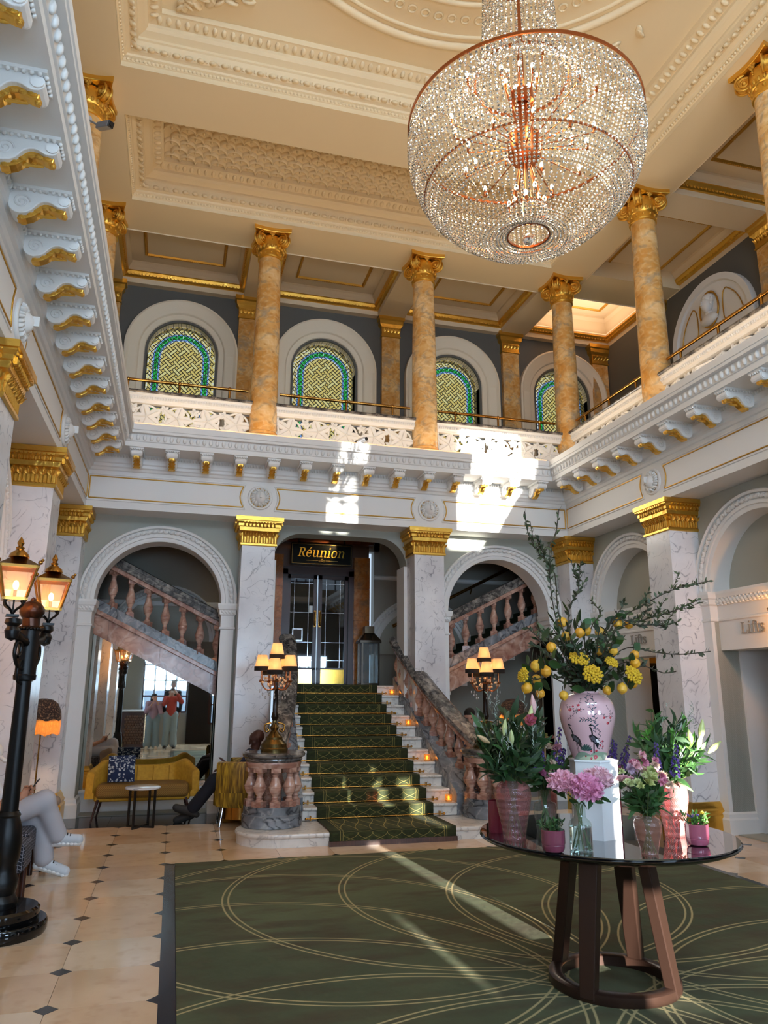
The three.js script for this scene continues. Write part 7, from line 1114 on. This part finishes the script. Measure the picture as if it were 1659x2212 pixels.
{ // man in the gold tub chair, facing the sofa
  const z = -9.9; person('bald man in navy suit sitting in the gold tub chair, legs stretched out', { head: [1.06, 0.98, z], look: [-1, -0.25, -0.1], neck: [1.03, 0.83, z], chest: [1.0, 0.68, z], pelvis: [0.9, 0.5, z], sh: [[1.0, 0.78, z + 0.17], [1.0, 0.78, z - 0.17]], el: [[0.9, 0.58, z + 0.23], [0.9, 0.58, z - 0.23]], wr: [[0.72, 0.66, z + 0.14], [0.72, 0.62, z - 0.12]], hip: [[0.82, 0.49, z + 0.09], [0.82, 0.49, z - 0.09]], kn: [[0.56, 0.5, z + 0.08], [0.55, 0.46, z - 0.1]], an: [[0.3, 0.16, z - 0.05], [0.28, 0.1, z - 0.14]], toe: [[0.12, 0.2, z - 0.07], [0.14, 0.04, z - 0.17]], sole: [[0.02, -0.045, 0], [0, -0.04, 0]], hand: [[[-0.6, 0.7, 0], [-0.3, -0.4, -1], [0, 0, -1], 0.3], [[-1, 0.1, 0], [0, -1, 0], [0, 0, 1], 0.3]] }, { skin: '#4a2a22', top: '#1c2340', legs: '#10131f', shoe: '#2c2826', sole: '#1c1a18', lips: '#5a2f2a' }, { flare: 0.022 });
}
{ // woman sitting beyond the right-hand newel
  const x = 3.95, z = -9.95; const st = thing('lounge_chair', 'dark lounge chair behind the right newel balusters', 'chair', [x, 0, z]); mk('seat', rb(0.5, 0.14, 0.5, 0.04, 0, 0.36, 0), S('#2a2430', 0.8), st); mk('backrest', rb(0.5, 0.4, 0.1, 0.04, 0, 0.62, -0.26), S('#2a2430', 0.8), st); for (const [a, b] of [[-0.2, 0.2], [0.2, 0.2], [-0.2, -0.2], [0.2, -0.2]]) mk('leg', bar([a, 0.3, b], [a, 0, b], 0.016, 6), M.mahog, st);
  person('dark haired woman in navy jacket sitting behind the balusters', { head: [x - 0.02, 1.23, z + 0.04], look: [-0.5, -0.2, 1], neck: [x, 1.08, z], chest: [x, 0.84, z - 0.02], pelvis: [x, 0.5, z], sh: [[x - 0.15, 0.99, z], [x + 0.15, 0.99, z]], el: [[x - 0.2, 0.68, z + 0.08], [x + 0.2, 0.68, z + 0.08]], wr: [[x - 0.08, 0.58, z + 0.26], [x + 0.08, 0.58, z + 0.26]], hip: [[x - 0.09, 0.5, z + 0.04], [x + 0.09, 0.5, z + 0.04]], kn: [[x - 0.1, 0.5, z + 0.42], [x + 0.08, 0.5, z + 0.42]], an: [[x - 0.1, 0.1, z + 0.46], [x + 0.08, 0.1, z + 0.46]], toe: [[x - 0.1, 0.04, z + 0.62], [x + 0.08, 0.04, z + 0.62]], hand: [[[0.3, -0.1, 1], [0, -1, 0], [1, 0, 0], 0.4], [[-0.3, -0.1, 1], [0, -1, 0], [-1, 0, 0], 0.4]] }, { skin: '#c89a84', top: '#1c2436', legs: '#22304a', shoe: '#222', hair: '#15100e' }, { size: 0.94 });
}
{ // the group behind the camera, seen in the mirror
  const stand = (x, z, h, l = {}) => { const k = h / 1.68, Y = (v) => v * k; return { head: [x, Y(1.56), z], look: l.look ?? [0, -0.05, -1], neck: [x, Y(1.42), z + 0.01], chest: [x, Y(1.24), z], pelvis: [x, Y(0.98), z], sh: [[x - 0.16, Y(1.38), z], [x + 0.16, Y(1.38), z]], el: l.el ?? [[x - 0.24, Y(1.12), z], [x + 0.24, Y(1.12), z]], wr: l.wr ?? [[x - 0.22, Y(0.88), z - 0.06], [x + 0.22, Y(0.88), z - 0.06]], hip: [[x - 0.09, Y(0.92), z], [x + 0.09, Y(0.92), z]], kn: [[x - 0.1, Y(0.5), z - 0.02], [x + 0.1, Y(0.5), z - 0.01]], an: [[x - 0.11, Y(0.09), z + 0.02], [x + 0.11, Y(0.09), z + 0.02]], toe: [[x - 0.13, 0.04, z - 0.13], [x + 0.13, 0.04, z - 0.13]], hand: l.hand ?? [[[0, -1, -0.1], [1, 0, 0], [0, 0, -1], 0.25], [[0, -1, -0.1], [-1, 0, 0], [0, 0, -1], 0.25]] }; };
  person('woman in red top and jeans photographing, reflected in the mirror', stand(-0.02, 0.42, 1.66, { el: [[-0.22, 1.22, 0.3], [0.26, 1.28, 0.26]], wr: [[-0.1, 1.42, 0.16], [0.12, 1.5, 0.17]], hand: [[[0.4, 0.6, -0.6], [0.6, 0, -0.6], [0, 1, 0], 0.5], [[-0.3, 0.4, -0.7], [-0.7, 0, -0.6], [0, 1, 0], 0.5]] }), { skin: '#c08e76', top: '#b0483e', legs: '#8fa0a6', shoe: '#2a2a2c', hair: '#3a2a22' }, { flare: 0.05 });
  person('girl in mauve jumper and wide jeans, reflected in the mirror', stand(-0.5, 0.4, 1.5, { look: [0.5, -0.1, -1], el: [[-0.7, 1.02, 0.3], [-0.3, 1.0, 0.3]], wr: [[-0.58, 1.16, 0.24], [-0.38, 1.2, 0.22]], hand: [[[0.3, 0.8, -0.2], [0.5, 0, -0.6], [0, 0.5, -1], 0.7], [[-0.2, 0.9, -0.2], [-0.5, 0, -0.6], [0, 0.5, -1], 0.7]] }), { skin: '#cf9f88', top: '#a58a9c', legs: '#7e929c', shoe: '#d8cdbc', hair: '#1e1613' }, { flare: 0.06, long: true, size: 0.93 });
  person('tall man in black standing behind the photographer in the mirror', stand(0.0, 0.85, 1.88), { skin: '#a06f58', top: '#161618', legs: '#141416', shoe: '#1a1a1a', hair: '#6a5a4c' });
  const ph = thing('camera_phone', 'phone raised by the woman in red, reflected in the mirror', 'phone', [0.02, 1.545, 0.085]); mk('case', rb(0.15, 0.075, 0.008, 0.003), S('#d8dade', 0.3), ph); mk('lens', cyl(0.009, 0.009, 0.004, 0, 0, 0, 12).rotateX(PI / 2).translate(0.05, 0.015, -0.005), M.blackP, ph);
}
renderer.render(scene, camera);
